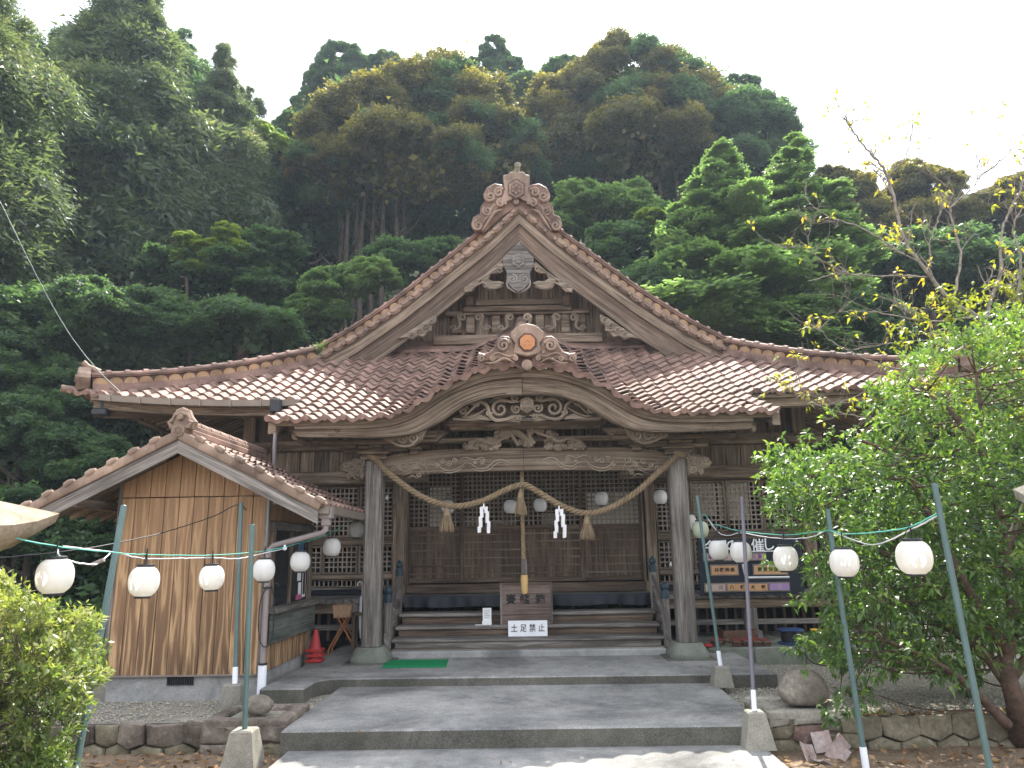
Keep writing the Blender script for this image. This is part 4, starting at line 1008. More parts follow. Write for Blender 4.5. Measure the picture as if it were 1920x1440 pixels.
# pillars with stone bases and capitals
for s, lab in ((-1, 'l'), (1, 'r')):
    x = s * 1.93 + .02; yb = 9.6
    m = MB(); m.box((x, yb, (.40 + 2.70) / 2), (.224, .224, 2.30), 'z', None, .026); p = m.build('pillar', 'wood_grey', hall)
    m = MB(); pr = [(.235, 0), (.245, .03), (.235, .075), (.205, .12), (.175, .17), (.165, .185)]
    v = []; n = 32
    for r, z in pr:
        for k in range(n):
            a = 2 * PI * (k + .5) / n; c_, s_ = math.cos(a), math.sin(a); q = (abs(c_) ** 5 + abs(s_) ** 5) ** (-1 / 5)
            v.append((x + r * c_ * q, yb + r * s_ * q, .235 + z))
    f = [(i * n + k, i * n + (k + 1) % n, (i + 1) * n + (k + 1) % n, (i + 1) * n + k) for i in range(len(pr) - 1) for k in range(n)] + [tuple((len(pr) - 1) * n + k for k in range(n))]
    m.add(v, f); m.build('pillar_stone', 'stone_green', hall, smooth=True)
    m = MB(); m.b2(x - .30, x + .30, yb - .30, yb + .30, .20, .252, 'x', .01); m.build('base_slab', 'conc_riser', hall)
    for w, z0, z1 in ((.17, 2.70, 2.73), (.15, 2.731, 2.765), (.20, 2.766, 2.80)): MB().b2(x - w, x + w, yb - w, yb + w, z0, z1, 'x', .012).build('capital_block', 'wood', hall)
    MB().b2(x - .42, x + .42, yb - .07, yb + .07, 2.802, 2.85, 'x', .015).build('bracket_arm', 'wood', hall)
    for dx in (-.33, 0, .33): MB().b2(x + dx - .085, x + dx + .085, yb - .09, yb + .09, 2.852, 2.895, 'x', .01).build('bearing_block', 'wood', hall)
    # carved lion-like beam nose outside the pillar
    Y = 9.56; X0 = 705 if s < 0 else 1265; m = MB()
    f = (lambda P: [(X0 - 0 + s * q, y + (0 if s < 0 else -8)) for q, y in P])
    polypx(m, f([(18, 862), (32, 858), (48, 864), (60, 868), (66, 878), (60, 886), (50, 890), (44, 900), (32, 898), (22, 902), (18, 896)]), Y + .09, .15, .03)
    for q, r in (((30, 872), 9), ((46, 876), 8), ((34, 888), 7), ((56, 872), 5), ((48, 892), 5), ((24, 866), 5)): 
        c = f([q])[0]; scrollpx(m, c, r, 1.6, .4 + q[0], s, Y - .06, .019, rise=.03)
    for q in ((38, 866), (52, 882), (28, 880), (40, 896)): c = at(*f([q])[0], Y - .06); m.tube([c + Vector((0, .03, 0)), c - Vector((0, .012, 0))], [.026, .012], 8)
    m.build('carved_beam_nose', 'wood_carve', hall, smooth=True)
# long rainbow beam between the pillars, slightly arched, with carved wave relief
def zc(px, py, Y): return at(px, py, Y).z
xa = np.linspace(-1.80, 1.84, 25); bz = lambda x: 2.485 + .045 * (1 - (x / 1.82) ** 2); tz = lambda x: 2.70 + .115 * (1 - (x / 1.9) ** 4)
MB().sweep([(x, 9.50, bz(x)) for x in xa], [(x, 9.70, bz(x)) for x in xa], [(x, 9.70, tz(x)) for x in xa], [(x, 9.50, tz(x)) for x in xa]).build('rainbow_beam', 'wood', hall)
m = MB(); m.tube([(x, 9.497, bz(x) + .055 + .01 * math.cos(x * 2)) for x in xa[1:-1]], .008, 6); m.tube([(x, 9.50, tz(x) - .006) for x in xa], .012, 6); m.build('beam_moulding', 'wood_light', hall, smooth=True)
m = MB(); Yb = 9.495
for s in (1, -1):
    f = lambda P: [(CX + s * (x - CX), y + (8 - 8 * (x - 985) / 280 * 0) + (0 if s > 0 else 4) ) for x, y in P]
    for w, pts in ((.009, [(1004, 856), (1016, 856), (1028, 850), (1042, 852), (1056, 864), (1074, 866), (1086, 858), (1096, 856)]), (.007, [(1016, 860), (1028, 855), (1040, 858), (1054, 869), (1074, 871), (1090, 862)]),
                   (.009, [(1096, 854), (1108, 864), (1126, 870), (1142, 866), (1150, 856), (1160, 862)]), (.007, [(1100, 862), (1112, 871), (1130, 875), (1148, 870)]),
                   (.008, [(1166, 878), (1172, 862), (1186, 856), (1198, 866), (1212, 872), (1226, 862), (1236, 856)]), (.007, [(1174, 882), (1180, 868), (1190, 864), (1202, 874), (1216, 880)]),
                   (.007, [(1056, 852), (1066, 846), (1080, 850), (1096, 846), (1110, 850)]), (.007, [(1186, 886), (1196, 880), (1206, 884)])):
        linepx(m, f(pts), Yb, w, 20)
    for c, r in (((1066, 853), 5), ((1128, 856), 6), ((1118, 852), 5), ((1140, 852), 5), ((1176, 854), 7), ((1190, 862), 6), ((1206, 856), 6), ((1220, 864), 5), ((1184, 878), 5), ((1232, 868), 5), ((1150, 862), 4), ((1080, 856), 3)):
        q = f([c])[0]; scrollpx(m, q, r, 1.5, c[0], s if int(c[0]) % 2 else -s, Yb, .008, rise=.006)
m.build('wave_relief', 'relief', hall, smooth=True)
MB().b2(-.0025, .0025, 9.4935, 9.4965, bz(0) + .01, tz(0) - .01, 'z', 0).build('board_joint', 'dark_inside', hall)
# upper beam under the arch, with thin moulding, blocks and scrolled brackets
Y = 9.30; a = at(842, 800, Y); b = at(1128, 800, Y); zt_ = zat(985, 784, Y); zb_ = zat(985, 803, Y)
MB().b2(a.x, b.x, Y, Y + .16, zb_, zt_, 'x', .02).build('upper_beam', 'wood_light', hall)
m = MB(); linepx(m, [(880, 799), (884, 793), (892, 791), (985, 790), (1080, 789), (1088, 791), (1092, 797)], Y - .002, .007, 40, False); m.build('beam_moulding', 'wood', hall, smooth=True)
MB().b2(at(950, 786, 9.2).x, at(1018, 786, 9.2).x, 9.18, 9.22, zat(985, 789, 9.2), zat(985, 783.5, 9.2), 'x', .004).build('pale_batten', 'conc_lite', hall)
for s in (-1, 1):
    f = lambda P: [(CX + s * (x - CX), y + (6 if s < 0 else 0)) for x, y in P]
    m = MB()
    polypx(m, f([(1128, 806), (1148, 800), (1172, 806), (1180, 816), (1176, 826), (1150, 826), (1140, 816)]), 9.55, .14, .02); m.build('scroll_bracket', 'wood', hall)
    m = MB(); q = at(*f([(1166, 807)])[0], 9.30); m.box((q.x, q.y + .08, q.z), (.20, .16, .085), 'x', None, .01); m.build('pale_block', 'wood_light', hall)
    m = MB(); q = at(*f([(1193, 836)])[0], 9.50); m.box((q.x, q.y, q.z), (.17, .17, .05), 'x', None, .01); q = at(*f([(1193, 843)])[0], 9.50); m.box((q.x, q.y, q.z), (.12, .12, .05), 'x', None, .01); m.build('small_block', 'wood', hall)
    m = MB()
    polypx(m, f([(1168, 798), (1186, 802), (1206, 800), (1226, 804), (1252, 812), (1250, 820), (1230, 826), (1212, 832), (1192, 830), (1178, 820)]), 9.12, .10, .025)
    for c, r, w in (((1196, 816), 11, .022), ((1216, 818), 10, .02), ((1236, 816), 7, .017), ((1180, 808), 6, .015)): scrollpx(m, f([c])[0], r, 1.7, 0 if s > 0 else PI, s, 9.0, w)
    linepx(m, f([(1172, 800), (1184, 812), (1198, 828), (1216, 830), (1238, 822), (1252, 814)]), 9.0, .018)
    m.build('scroll_carving', 'wood_carve', hall, smooth=True)
# lateral purlin over the capitals
MB().b2(-2.75, 2.75, 9.52, 9.68, 2.90, 2.965, 'x', .01).build('porch_purlin', 'wood', hall)
for s in (-1, 1):
    for k in range(9): x = s * (1.88 + .105 * k + .0); MB().b2(x - .03, x + .03, 9.30, 9.75, 2.968, 3.035, 'y', .006).build('rafter_end', 'wood_light', hall)
for s in (-1, 1): MB().box((s * 2.74, 9.15, 2.94), (.09, .62, .13), 'y', None, .035).build('purlin_nose', 'wood', hall)
# openwork vine scrolls in the arch
m = MB(); Y = 8.98; cx = 988
for s in (1, -1):
    X = lambda x: cx + s * (x - cx)
    dy = 0 if s > 0 else 2
    for c, r, w, a0, sg, tn in (((1038, 765), 17, .024, 2.2, -1, 1.5), ((1008, 765), 9, .018, .8, -1, 1.5), ((1082, 755), 8, .017, 2.6, -1, 1.5), ((1107, 768), 9, .019, 2.8, -1, 1.6), ((1010, 745), 7, .015, 1.2, -1, 1.4), ((1002, 782), 5, .013, 1, -1, 1.3), ((1060, 772), 6, .013, 3, 1, 1)):
        scrollpx(m, (X(c[0]), c[1] + dy), r, tn, a0 if s > 0 else PI - a0, sg * s, Y, w, rise=.015)
    for w, pts in ((.026, [(992, 779), (1010, 779), (1026, 784), (1046, 786), (1058, 776), (1062, 760), (1076, 752), (1092, 766), (1104, 778)]), (.018, [(998, 750), (1014, 752), (1024, 750), (1044, 744), (1058, 752)]), (.016, [(1064, 764), (1080, 774), (1096, 780), (1110, 780)]), (.014, [(1024, 742), (1038, 741), (1050, 742)])):
        linepx(m, [(X(x), y + dy) for x, y in pts], Y, w, 24)
    polypx(m, [(X(x), y + dy) for x, y in ((998, 776), (1016, 776), (1030, 784), (1052, 790), (1062, 780), (1076, 776), (1100, 784), (1128, 782), (1126, 788), (1000, 792))], Y + .06, .05, .01)
polypx(m, hexa((988, 760), 15), Y + .02, .06, .012); polypx(m, hexa((988, 760), 10), Y - .04, .015, .005)
for i in range(6): a = i * PI / 3; polypx(m, hexa((988 + 5 * math.sin(a), 760 - 5.4 * math.cos(a)), 2.4), Y - .055, .01, .003)
m.build('vine_openwork', 'wood_carve', hall, smooth=True)
# frog-leg shaped shadow board behind the scrolls
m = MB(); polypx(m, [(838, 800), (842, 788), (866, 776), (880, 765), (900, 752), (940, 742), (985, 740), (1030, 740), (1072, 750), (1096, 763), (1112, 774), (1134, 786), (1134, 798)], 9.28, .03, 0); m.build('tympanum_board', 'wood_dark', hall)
# pine and bird carving over the rainbow beam
pm = MB(); rg = np.random.default_rng(21)
def blob(m, c, r, n=7):
    prof = [(r, 0), (r * .9, r * .35), (r * .55, r * .62), (.01, r * .7)]
    a_ = np.linspace(0, 2 * PI, n + 1)[:-1]; v = []
    for q, h in prof: v += [(c[0] + q * math.cos(a), c[1] - h, c[2] + q * math.sin(a)) for a in a_]
    m.add(v, [(i * n + k, (i + 1) * n + k, (i + 1) * n + (k + 1) % n, i * n + (k + 1) % n) for i in range(3) for k in range(n)])
for k in range(150):
    u = rg.random() * 2 - 1; x = 984 + u * 112; hmax = 842 - 36 * (1 - abs(u) ** 1.6) - 6; y = 840 - rg.random() * (840 - hmax)
    if abs(x - 958) < 14 and y > 820 or abs(x - 1010) < 13 and y > 818: continue
    c = at(x, y, 9.42 + .05 * rg.random()); blob(pm, c, .030 + .022 * rg.random(), 9)
for P, w in (([(878, 832), (900, 824), (925, 830), (950, 818), (972, 810)], .02), ([(1092, 830), (1070, 822), (1048, 828), (1026, 818), (1002, 808)], .02), ([(958, 806), (975, 816), (990, 826), (996, 838)], .035), ([(970, 808), (985, 822), (984, 838)], .03), ([(1000, 804), (994, 818), (1002, 832)], .028), ([(940, 806), (955, 812), (962, 820), (972, 836)], .025)):
    linepx(pm, P, 9.42, w, 16, False)
pm.build('pine_carving', 'wood_carve', hall, smooth=True)
# inscribed votive boards hung behind, with columns of small dark characters
for x0, x1, c0, c1, cols in ((845, 962, 848, 905, 14), (1040, 1146, 1106, 1142, 7)):
    a = at(x0, 842 + (4 if x0 < 900 else -2), 10.2); b = at(x1, 801, 10.2)
    bd = MB().b2(a.x, b.x, 10.2, 10.23, a.z, b.z + .01, 'z', .004).build('votive_board', 'wood', hall)
    m = MB(); rg = np.random.default_rng(x0)
    for k in range(cols * 3 if x0 < 900 else cols * 2):
        xx = a.x + .03 + (b.x - a.x - .06) * (k + .5) / (cols * 3 if x0 < 900 else cols * 2); z = b.z - .03
        while z > a.z + .03:
            h = .008 + .012 * rg.random()
            if rg.random() > .2: m.b2(xx - .007, xx + .007, 10.196, 10.199, z - h, z, 'x', 0)
            z -= h + .007
    m.build('columns_of_writing', 'ink', bd, kind='stuff')

# ================================================================ MAIN EAVES, RAFTERS
for s in (-1, 1):
    X_ = np.linspace(3.02, 6.05, 12)
    for n_, (ya, yb, d0, d1) in enumerate(((10.16, 10.30, .045, .10), (10.24, 10.40, .102, .21))):
        A = [(s * x, ya, RZ(x, 10.2) - d1) for x in X_]; B = [(s * x, yb, RZ(x, 10.2) - d1) for x in X_]; C = [(s * x, yb, RZ(x, 10.2) - d0) for x in X_]; D = [(s * x, ya, RZ(x, 10.2) - d0) for x in X_]
        MB().sweep(*((A, B, C, D) if s > 0 else (B, A, D, C))).build('eave_fascia', 'wood_light', hall)
    # side eave fascia
    Y_ = np.linspace(10.3, 19.5, 16); A = [(s * 6.02, y, SZs(6.02) + sori(6.02) * max(0, 1 - (y - 10.1) / 3.2) - .20) for y in Y_]
    MB().sweep(A, [(p[0] + s * .12, p[1], p[2] + .0) for p in A], [(p[0] + s * .12, p[1], p[2] + .14) for p in A], [(p[0], p[1], p[2] + .14) for p in A]).build('eave_fascia', 'wood_light', hall)
    # soffit boards over the rafters
    m = MB(); X_ = np.linspace(2.9, 6.1, 12)
    def hz(x, y): return min(FZ(y) + sori(abs(x)) * max(0, 1 - (y - 10.1) / 3.2), SZs(abs(x)) + sori(abs(x)) * max(0, 1 - (y - 10.1) / 3.2)) 
    m.sheet([[(s * x, y, hz(x, y) - .11) for x in X_] for y in np.linspace(10.3, 19.5, 36)]); m.build('soffit', 'wood_light', hall)
    # front rafters
    for x in np.arange(3.1, 6.0, .19):
        y1 = 12.1 if x < 4.5 else max(10.6, hipY(x))
        P = np.linspace(10.36, y1, 4)
        MB().sweep([(s * x - .032, y, hz(x, y) - .20) for y in P], [(s * x + .032, y, hz(x, y) - .20) for y in P], [(s * x + .032, y, hz(x, y) - .112) for y in P], [(s * x - .032, y, hz(x, y) - .112) for y in P]).build('rafter', 'wood_light', hall)
    # side rafters
    for y in np.arange(10.45, 19.3, .19):
        x0 = 4.3 if y > 12 else min(5.9, 4.3 + (12 - y) * 1.05)
        P = np.linspace(x0, 6.0, 4)
        MB().sweep([(s * x, y - .032, hz(x, y) - .20) for x in P], [(s * x, y + .032, hz(x, y) - .20) for x in P], [(s * x, y + .032, hz(x, y) - .112) for x in P], [(s * x, y - .032, hz(x, y) - .112) for x in P]).build('rafter', 'wood_light', hall)
    # hip rafter
    P = [V(s * 4.45, 12.0, 3.95), V(s * 5.3, 11.1, 3.72), V(s * 6.0, 10.36, 3.60)]
    MB().sweep([p + V(-.07, -.07, -.13) for p in P], [p + V(.07, .07, -.13) for p in P], [p + V(.07, .07, .03) for p in P], [p + V(-.07, -.07, .03) for p in P]).build('hip_rafter', 'wood', hall)
# gutter along the left main eave with straps, hopper and downpipe
g = thing('gutter', 'brown box gutter on straps along the left front eave with a dark hopper', 'gutter', (-4.4, 10.05, 3.5))
xg = np.linspace(-5.86, -3.08, 14); zg = [RZ(x, 10.2) - .115 for x in xg]
m = MB(); A = [(x, 10.03, z) for x, z in zip(xg, zg)]; 
m.sweep(A, [(x, 10.14, z) for x, _, z in A], [(x, 10.14, z + .085) for x, _, z in A], [(x, 10.015, z + .085) for x, _, z in A]); m.build('trough', 'gutter', g)
for x in np.arange(-5.7, -3.2, .42): MB().b2(x - .009, x + .009, 10.005, 10.16, RZ(x, 10.2) - .125, RZ(x, 10.2) - .02, 'x', .002).build('strap', 'gutter', g)
h = at(520, 762, 10.08); MB().box((h.x, 10.06, h.z), (.16, .15, .20), 'z', None, .02).build('hopper', 'black', g)
m = MB(); e = at(519, 885, 10.06); m.tube([(h.x, 10.06, h.z - .08), (h.x, 10.06, e.z)], .028, 10); m.build('downpipe', 'pvc_grey', g, smooth=True)
# loudspeaker under the left corner
sp = thing('loudspeaker', 'small dark horn loudspeaker box under the left corner of the roof', 'loudspeaker', at(190, 772, 10.2))
p = at(190, 773, 10.25); MB().box(tuple(p), (.22, .16, .10), 'x', None, .02).build('housing', 'black', sp); MB().b2(p.x - .02, p.x + .02, p.y - .02, p.y + .02, p.z + .05, p.z + .16, 'z', .003).build('bracket', 'black', sp)

# ================================================================ WALLS, LATTICES, DOORS
YW = 12.0
def wb(x0, x1, y0, y1, z0, z1, name='wall_rail', mat='wood', grain='x', ch=.006): return MB().b2(x0, x1, y0, y1, z0, z1, grain, ch).build(name, mat, hall)
for x in (-4.43, -1.97, 1.95, 4.42): wb(x - .10, x + .10, YW - .10, YW + .10, .30, 3.86, 'wall_post', 'wood', 'z', .012)
def lattice(name, x0, x1, z0, z1, y, px=.071, pz=.071, bar=.021, mat='wood', parent=hall, dep=.018, frame=.035):
    if frame:
        for a, b, c, d in ((x0, x0 + frame, z0, z1), (x1 - frame, x1, z0, z1)): MB().b2(a, b, y - .012, y + .03, c, d, 'z', .003).build('lattice_frame', mat, parent)
        for a, b, c, d in ((x0 + frame, x1 - frame, z0, z0 + frame), (x0 + frame, x1 - frame, z1 - frame, z1)): MB().b2(a, b, y - .010, y + .03, c, d, 'x', .003).build('lattice_frame', mat, parent)
        x0 += frame; x1 -= frame; z0 += frame; z1 -= frame
    m = MB(); nx = max(1, round((x1 - x0) / px)); nz_ = max(1, round((z1 - z0) / pz))
    for i in range(1, nx): x = x0 + (x1 - x0) * i / nx; m.b2(x - bar / 2, x + bar / 2, y, y + dep, z0, z1, 'z', 0.0)
    for i in range(1, nz_): z = z0 + (z1 - z0) * i / nz_; m.b2(x0, x1, y - .003, y + dep - .003, z - bar / 2, z + bar / 2, 'x', 0.0)
    return m.build(name, 'lattice_wood', parent, kind='stuff')
zr = lambda py: zat(1350, py, YW)
zl_ = lambda py: zat(640, py, YW)
Zt = zr(901); Zm0, Zm1 = zr(1010), zr(999); Zb = zr(1066); Zc0, Zc1 = zr(1080), zr(1093)
for s in (-1, 1):
    a, b = 2.07, 4.32
    X0, X1 = (a, b) if s > 0 else (-b, -a)
    n = 4; w_ = (X1 - X0) / n
    for i in range(n):
        x0, x1 = X0 + i * w_ + .004, X0 + (i + 1) * w_ - .004
        lattice('lattice', x0, x1, Zm1 + .02, Zt, YW + .02); lattice('lattice', x0, x1, Zb, Zm0 - .01, YW + .02)
    wb(X0, X1, YW - .03, YW + .06, Zm0 - .005, Zm1 + .015, 'mid_rail'); wb(X0, X1, YW - .04, YW + .07, Zb - .075, Zb - .005, 'lower_rail')
    lattice('lattice', X0, X1, Zc1 + .02, Zb - .08, YW + .02, frame=.02)
    wb(X0, X1, YW - .05, YW + .08, .98, Zc1 + .015, 'sill_rail', 'wood_grey'); wb(X0, X1, YW - .02, YW + .06, .905, .975, 'floor_rail', 'navy')
    # nageshi, upper boards, tie beam
    A, B = (1.5, 4.62) if s > 0 else (-4.62, -1.5)
    wb(A, B, YW - .17, YW - .10, zr(897), zr(874), 'long_rail', 'wood', 'x', .01)
    wb(X0, X1, YW - .06, YW + .06, Zt + .006, zr(897) + .03, 'head_rail', 'wood_dark')
    for k, x in enumerate(np.arange(X0, X1 - .05, .235)):
        wb(x + .004, min(X1, x + .235) - .004, YW + .0 + .008 * (k % 2), YW + .05, zr(897) + .04, zr(834), 'wall_board', 'wood', 'z', .004)
        wb(x + .004, min(X1, x + .235) - .004, YW + .03 + .008 * (k % 2), YW + .07, zr(815) + .002, 3.80, 'wall_board', 'wood_dark', 'z', .004)
    wb(A if s > 0 else -4.75, 4.75 if s > 0 else B, YW - .14, YW - .02, zr(834), zr(815), 'tie_beam', 'wood', 'x', .012)
    m = MB()
    for c in ((1452, 820), (1470, 826)) if s > 0 else ((512, 836), (494, 842)): scrollpx(m, c, 8, 1.5, 0, s, YW - .15, .016)
    linepx(m, [(1430, 818), (1446, 828), (1462, 822), (1478, 830)] if s > 0 else [(534, 834), (520, 846), (504, 838), (486, 846)], YW - .145, .018); m.build('carved_beam_end', 'wood_carve', hall, smooth=True)
    for x in np.arange(2.2, 4.3, .30): wb(s * x - .035, s * x + .035, YW - .22, YW - .02, 3.42, 3.49, 'bracket_block', 'wood_light', 'y', .006)
# side walls of the hall
for s in (-1, 1):
    for k, y in enumerate(np.arange(12.1, 19.4, .3)): MB().b2(s * 4.40 - .02, s * 4.40 + .02, y + .004, y + .296, .3, 3.9, 'z', .004).build('wall_board', 'wood', hall)
wb(-4.4, 4.4, 19.4, 19.5, .3, 4.0, 'rear_wall', 'wood_dark', 'z'); wb(-4.3, 4.3, 12.2, 19.3, .86, .90, 'floor', 'wood_dark', 'y'); wb(-4.3, 4.3, 12.15, 19.3, 3.85, 3.9, 'ceiling', 'wood_dark', 'y')
# centre bay: door lintel and transom lattice
ZD0, ZDm, ZDt = 1.06, 1.885, 2.82
wb(-1.87, 1.85, YW - .08, YW + .10, .905, 1.04, 'door_sill', 'wood_dark', 'x', .008)
wb(-1.87, 1.85, YW - .06, YW + .10, ZDt + .004, ZDt + .14, 'door_lintel'); 
for k, x in enumerate(np.arange(-1.87, 1.8, .233)): wb(x + .003, x + .23, YW + .0 + .006 * (k % 2), YW + .04, ZDt + .15, 3.8, 'wall_board', 'wood_dark', 'z')
for s in (-1, 1): wb(s * 1.86 - .035, s * 1.86 + .035, YW - .10, YW + .02, 1.04, ZDt, 'door_jamb', 'wood_dark', 'z')
xe = [at(x, 1040, YW).x for x in (761, 866, 980, 1092, 1206)]
for i in range(4):
    x0, x1 = xe[i] + (.0 if i in (0,) else -.012), xe[i + 1] + .012; y = YW - .02 if i in (1, 2) else YW + .035
    d = MB(); f = .045
    d.b2(x0, x0 + f, y, y + .035, ZD0, ZDt, 'z', .004); d.b2(x1 - f, x1, y, y + .035, ZD0, ZDt, 'z', .004)
    for a, b in ((ZD0, ZD0 + .07), (ZDm - .03, ZDm + .04), (ZDt - .05, ZDt)): d.b2(x0 + f, x1 - f, y + .002, y + .033, a, b, 'x', .003)
    door = d.build('sliding_door', 'wood_dark', hall)
    lattice('lattice', x0 + f, x1 - f, ZDm + .04, ZDt - .05, y + .005, mat='wood_grey', parent=door, frame=0)
    nb = 3; w_ = (x1 - x0 - 2 * f) / nb
    for k in range(nb): MB().b2(x0 + f + k * w_ + .002, x0 + f + (k + 1) * w_ - .002, y + .016, y + .03, ZD0 + .07, ZDm - .03, 'z', .003).build('door_board', 'wood_dark', door)
    for k in range(6): z = ZD0 + .07 + (ZDm - ZD0 - .10) * (k + .5) / 6; MB().b2(x0 + f, x1 - f, y + .004, y + .016, z - .012, z + .012, 'x', .002).build('door_slat', 'wood', door)
    for k in range(1, 4): x = x0 + f + (x1 - x0 - 2 * f) * k / 4; MB().b2(x - .012, x + .012, y + .008, y + .016, ZD0 + .07, ZDm - .03, 'z', .001).build('door_muntin', 'wood_dark', door)
# pale paper screens seen through the lattice
for x0, y0, x1, y1 in ((806, 914, 848, 1002), (1100, 922, 1148, 990), (1152, 922, 1204, 990), (1292, 906, 1340, 968), (1350, 904, 1400, 974)):
    a = at(x0, y1, 12.12); b = at(x1, y0, 12.12); wb(a.x, b.x, 12.10, 12.115, a.z, b.z, 'paper_screen', 'shoji', 'z', .001)
for x0, y0, x1, y1 in ((868, 968, 905, 990), (920, 975, 965, 992), (1016, 962, 1040, 985), (1040, 990, 1076, 996)):
    a = at(x0, y1, 12.6); b = at(x1, y0, 12.6); wb(a.x, b.x, 12.6, 12.62, a.z, b.z, 'white_paper_offering', 'shoji', 'z', .001)
# small capped lamp by the left jamb
# ---------------------------------------------------------------- veranda and stairs
for s in (-1, 1):
    A = 1.86; n = 13; w_ = (5.0 - A) / n
    for k in range(n):
        x0 = A + k * w_; MB().b2(s * x0 + s * .003, s * (x0 + w_) - s * .003, 10.93 + .006 * RNG.random(), YW - .06, .835, .895, 'y', .006).build('deck_board', 'wood_deck', hall)
    MB().b2(s * A, s * 5.0, 10.99, 11.13, .70, .83, 'x', .01).build('deck_beam', 'wood', hall)
    for x in (3.15, 4.9) if s > 0 else (2.1, 3.15, 4.9):
        MB().b2(s * x - .09, s * x + .09, 10.98, 11.16, .39, .70, 'z', .012).build('deck_post', 'wood_grey', hall)
        MB().b2(s * x - .125, s * x + .125, 10.93, 11.20, .29 if s > 0 else .23, .395, 'x', .012).build('post_stone', 'conc', hall)
    MB().b2(s * A, s * 5.0, 11.04, 11.08, .47, .545, 'x', .006).build('deck_tie', 'wood_grey', hall)
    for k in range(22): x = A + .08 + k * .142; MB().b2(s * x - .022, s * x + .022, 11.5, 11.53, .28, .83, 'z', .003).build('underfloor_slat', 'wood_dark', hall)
    MB().b2(s * A, s * 5.0, 11.75, 11.79, .2, .84, 'x', .003).build('underfloor_shade', 'dark_inside', hall)  # near-black sheet stands in for the shade under the floor
MB().b2(-1.86, 1.86, 10.97, YW - .06, .835, .895, 'x', .006).build('deck_board', 'wood_deck', hall)
tr = [(10.04, zat(980, 1195.5, 10.04)), (10.32, zat(980, 1172, 10.32)), (10.60, zat(980, 1148, 10.60))]
zp = .315
for i, (y, z) in enumerate(tr):
    y1 = tr[i + 1][0] + .03 if i < 2 else 10.99
    MB().b2(-1.74, 1.76, y, y1, z - .045, z, 'x', .008).build('stair_tread', 'wood_deck', hall)
    MB().b2(-1.70, 1.72, y + .03, y + .06, zp, z - .046, 'x', .004).build('stair_riser', 'wood_grey' if i == 0 else 'wood_dark', hall); zp = z
MB().b2(-1.76, 1.78, 10.02, 10.06, .30, .325, 'x', .004).build('stair_sole', 'wood', hall)
for s in (-1, 1):
    m = MB(); x = s * 1.80
    m.prism([(10.02, .30), (10.95, .30), (10.95, 1.02), (10.85, 1.02), (10.0, .50)], (x - .03, 0, 0), (0, 1, 0), (0, 0, 1), .06, .006); m.build('stair_string', 'wood_grey', hall)
    m = MB(); m.tube([(x, 10.93, 1.17), (x, 10.05, .74)], .032, 8); m.build('handrail', 'wood_grey', hall, smooth=True)
    for yy, z0, z1 in ((10.93, .60, 1.21), (10.08, .33, .90)):
        m = MB(); m.tube([(x, yy, z0), (x, yy, z1)], .052, 12); nw = m.build('newel_post', 'wood_grey', hall, smooth=True)
        m = MB(); m.lathe([(.056, 0), (.060, .02), (.056, .04), (.060, .06), (.050, .09), (.036, .11), (.05, .13), (.056, .155), (.04, .185), (.014, .205), (.006, .225)], (x, yy, z1), 14); m.build('onion_cap', 'bluegrey', nw, smooth=True)
    m = MB(); m.tube([(s * 1.86, 10.99, 1.30), (s * 2.0, 11.0, 1.30)], .02, 8)
# dark navy cloth pinned along the veranda edge
m = MB(); xs = np.linspace(-1.72, 1.74, 120); P = []
for z, k in ((.93, 0), (.90, .3), (.84, .8), (.775, 1)):
    P.append([(x, 10.915 - .018 * k * (1 + math.sin(x * 9 + 1.3 * math.sin(x * 4))) - .01 * k * math.sin(x * 31), z + .006 * math.sin(x * 7) * k) for x in xs])
m.sheet(P[::-1]); 
o = m.build('edge_cloth', 'navy', smooth='all', label='dark navy cloth hung along the veranda edge above the stairs', cat='cloth')
# ================================================================ ROPES AND PAPER
def unit_(a): return a / (np.linalg.norm(a) + 1e-9)
def strand_rope(name, path, r, mat, label=None, cat=None, parent=None, pitch=.16, strands=3, nseg=10):
    P = np.array([tuple(p) for p in path], float); d = np.linalg.norm(np.diff(P, axis=0), axis=1); L = np.concatenate([[0], np.cumsum(d)])
    n = int(L[-1] / (pitch / 10)); S = np.linspace(0, L[-1], n); pts = np.stack([np.interp(S, L, P[:, k]) for k in range(3)], 1)
    rr = np.interp(S, L, r) if hasattr(r, '__len__') else np.full(n, r)
    tg = np.gradient(pts, axis=0); tg /= np.linalg.norm(tg, axis=1)[:, None]
    u = V(0, -1, 0); m = MB()
    side = np.cross(tg, u); side /= np.linalg.norm(side, axis=1)[:, None]; w = np.cross(side, tg)
    for k in range(strands):
        a = 2 * PI * S / pitch + k * 2 * PI / strands
        q = pts + (side * np.cos(a)[:, None] + w * np.sin(a)[:, None]) * (rr * .58)[:, None]
        m.tube(q, rr * .52, nseg)
    return m.build(name, mat, parent, smooth='all', label=label, cat=cat)
YR = 9.40
rp = smooth_path([at(700, 858, 9.44), at(730, 888, YR), at(780, 925, YR), at(820, 943, YR), at(860, 949, YR), at(905, 939, YR), at(950, 918, YR), at(982, 909, YR - .02), at(1010, 923, YR), at(1050, 947, YR), at(1095, 962, YR), at(1140, 954, YR), at(1190, 925, YR), at(1235, 885, YR), at(1272, 852, 9.44)], 130)
rw = thing('straw_rope', 'thick twisted straw rope swagged between the two porch pillars', 'rope', at(982, 909, YR))
n = 9; Lr = np.linspace(0, 6, n)
strand_rope('rope', rp, .037, 'straw', parent=rw, pitch=.17)
m = MB()
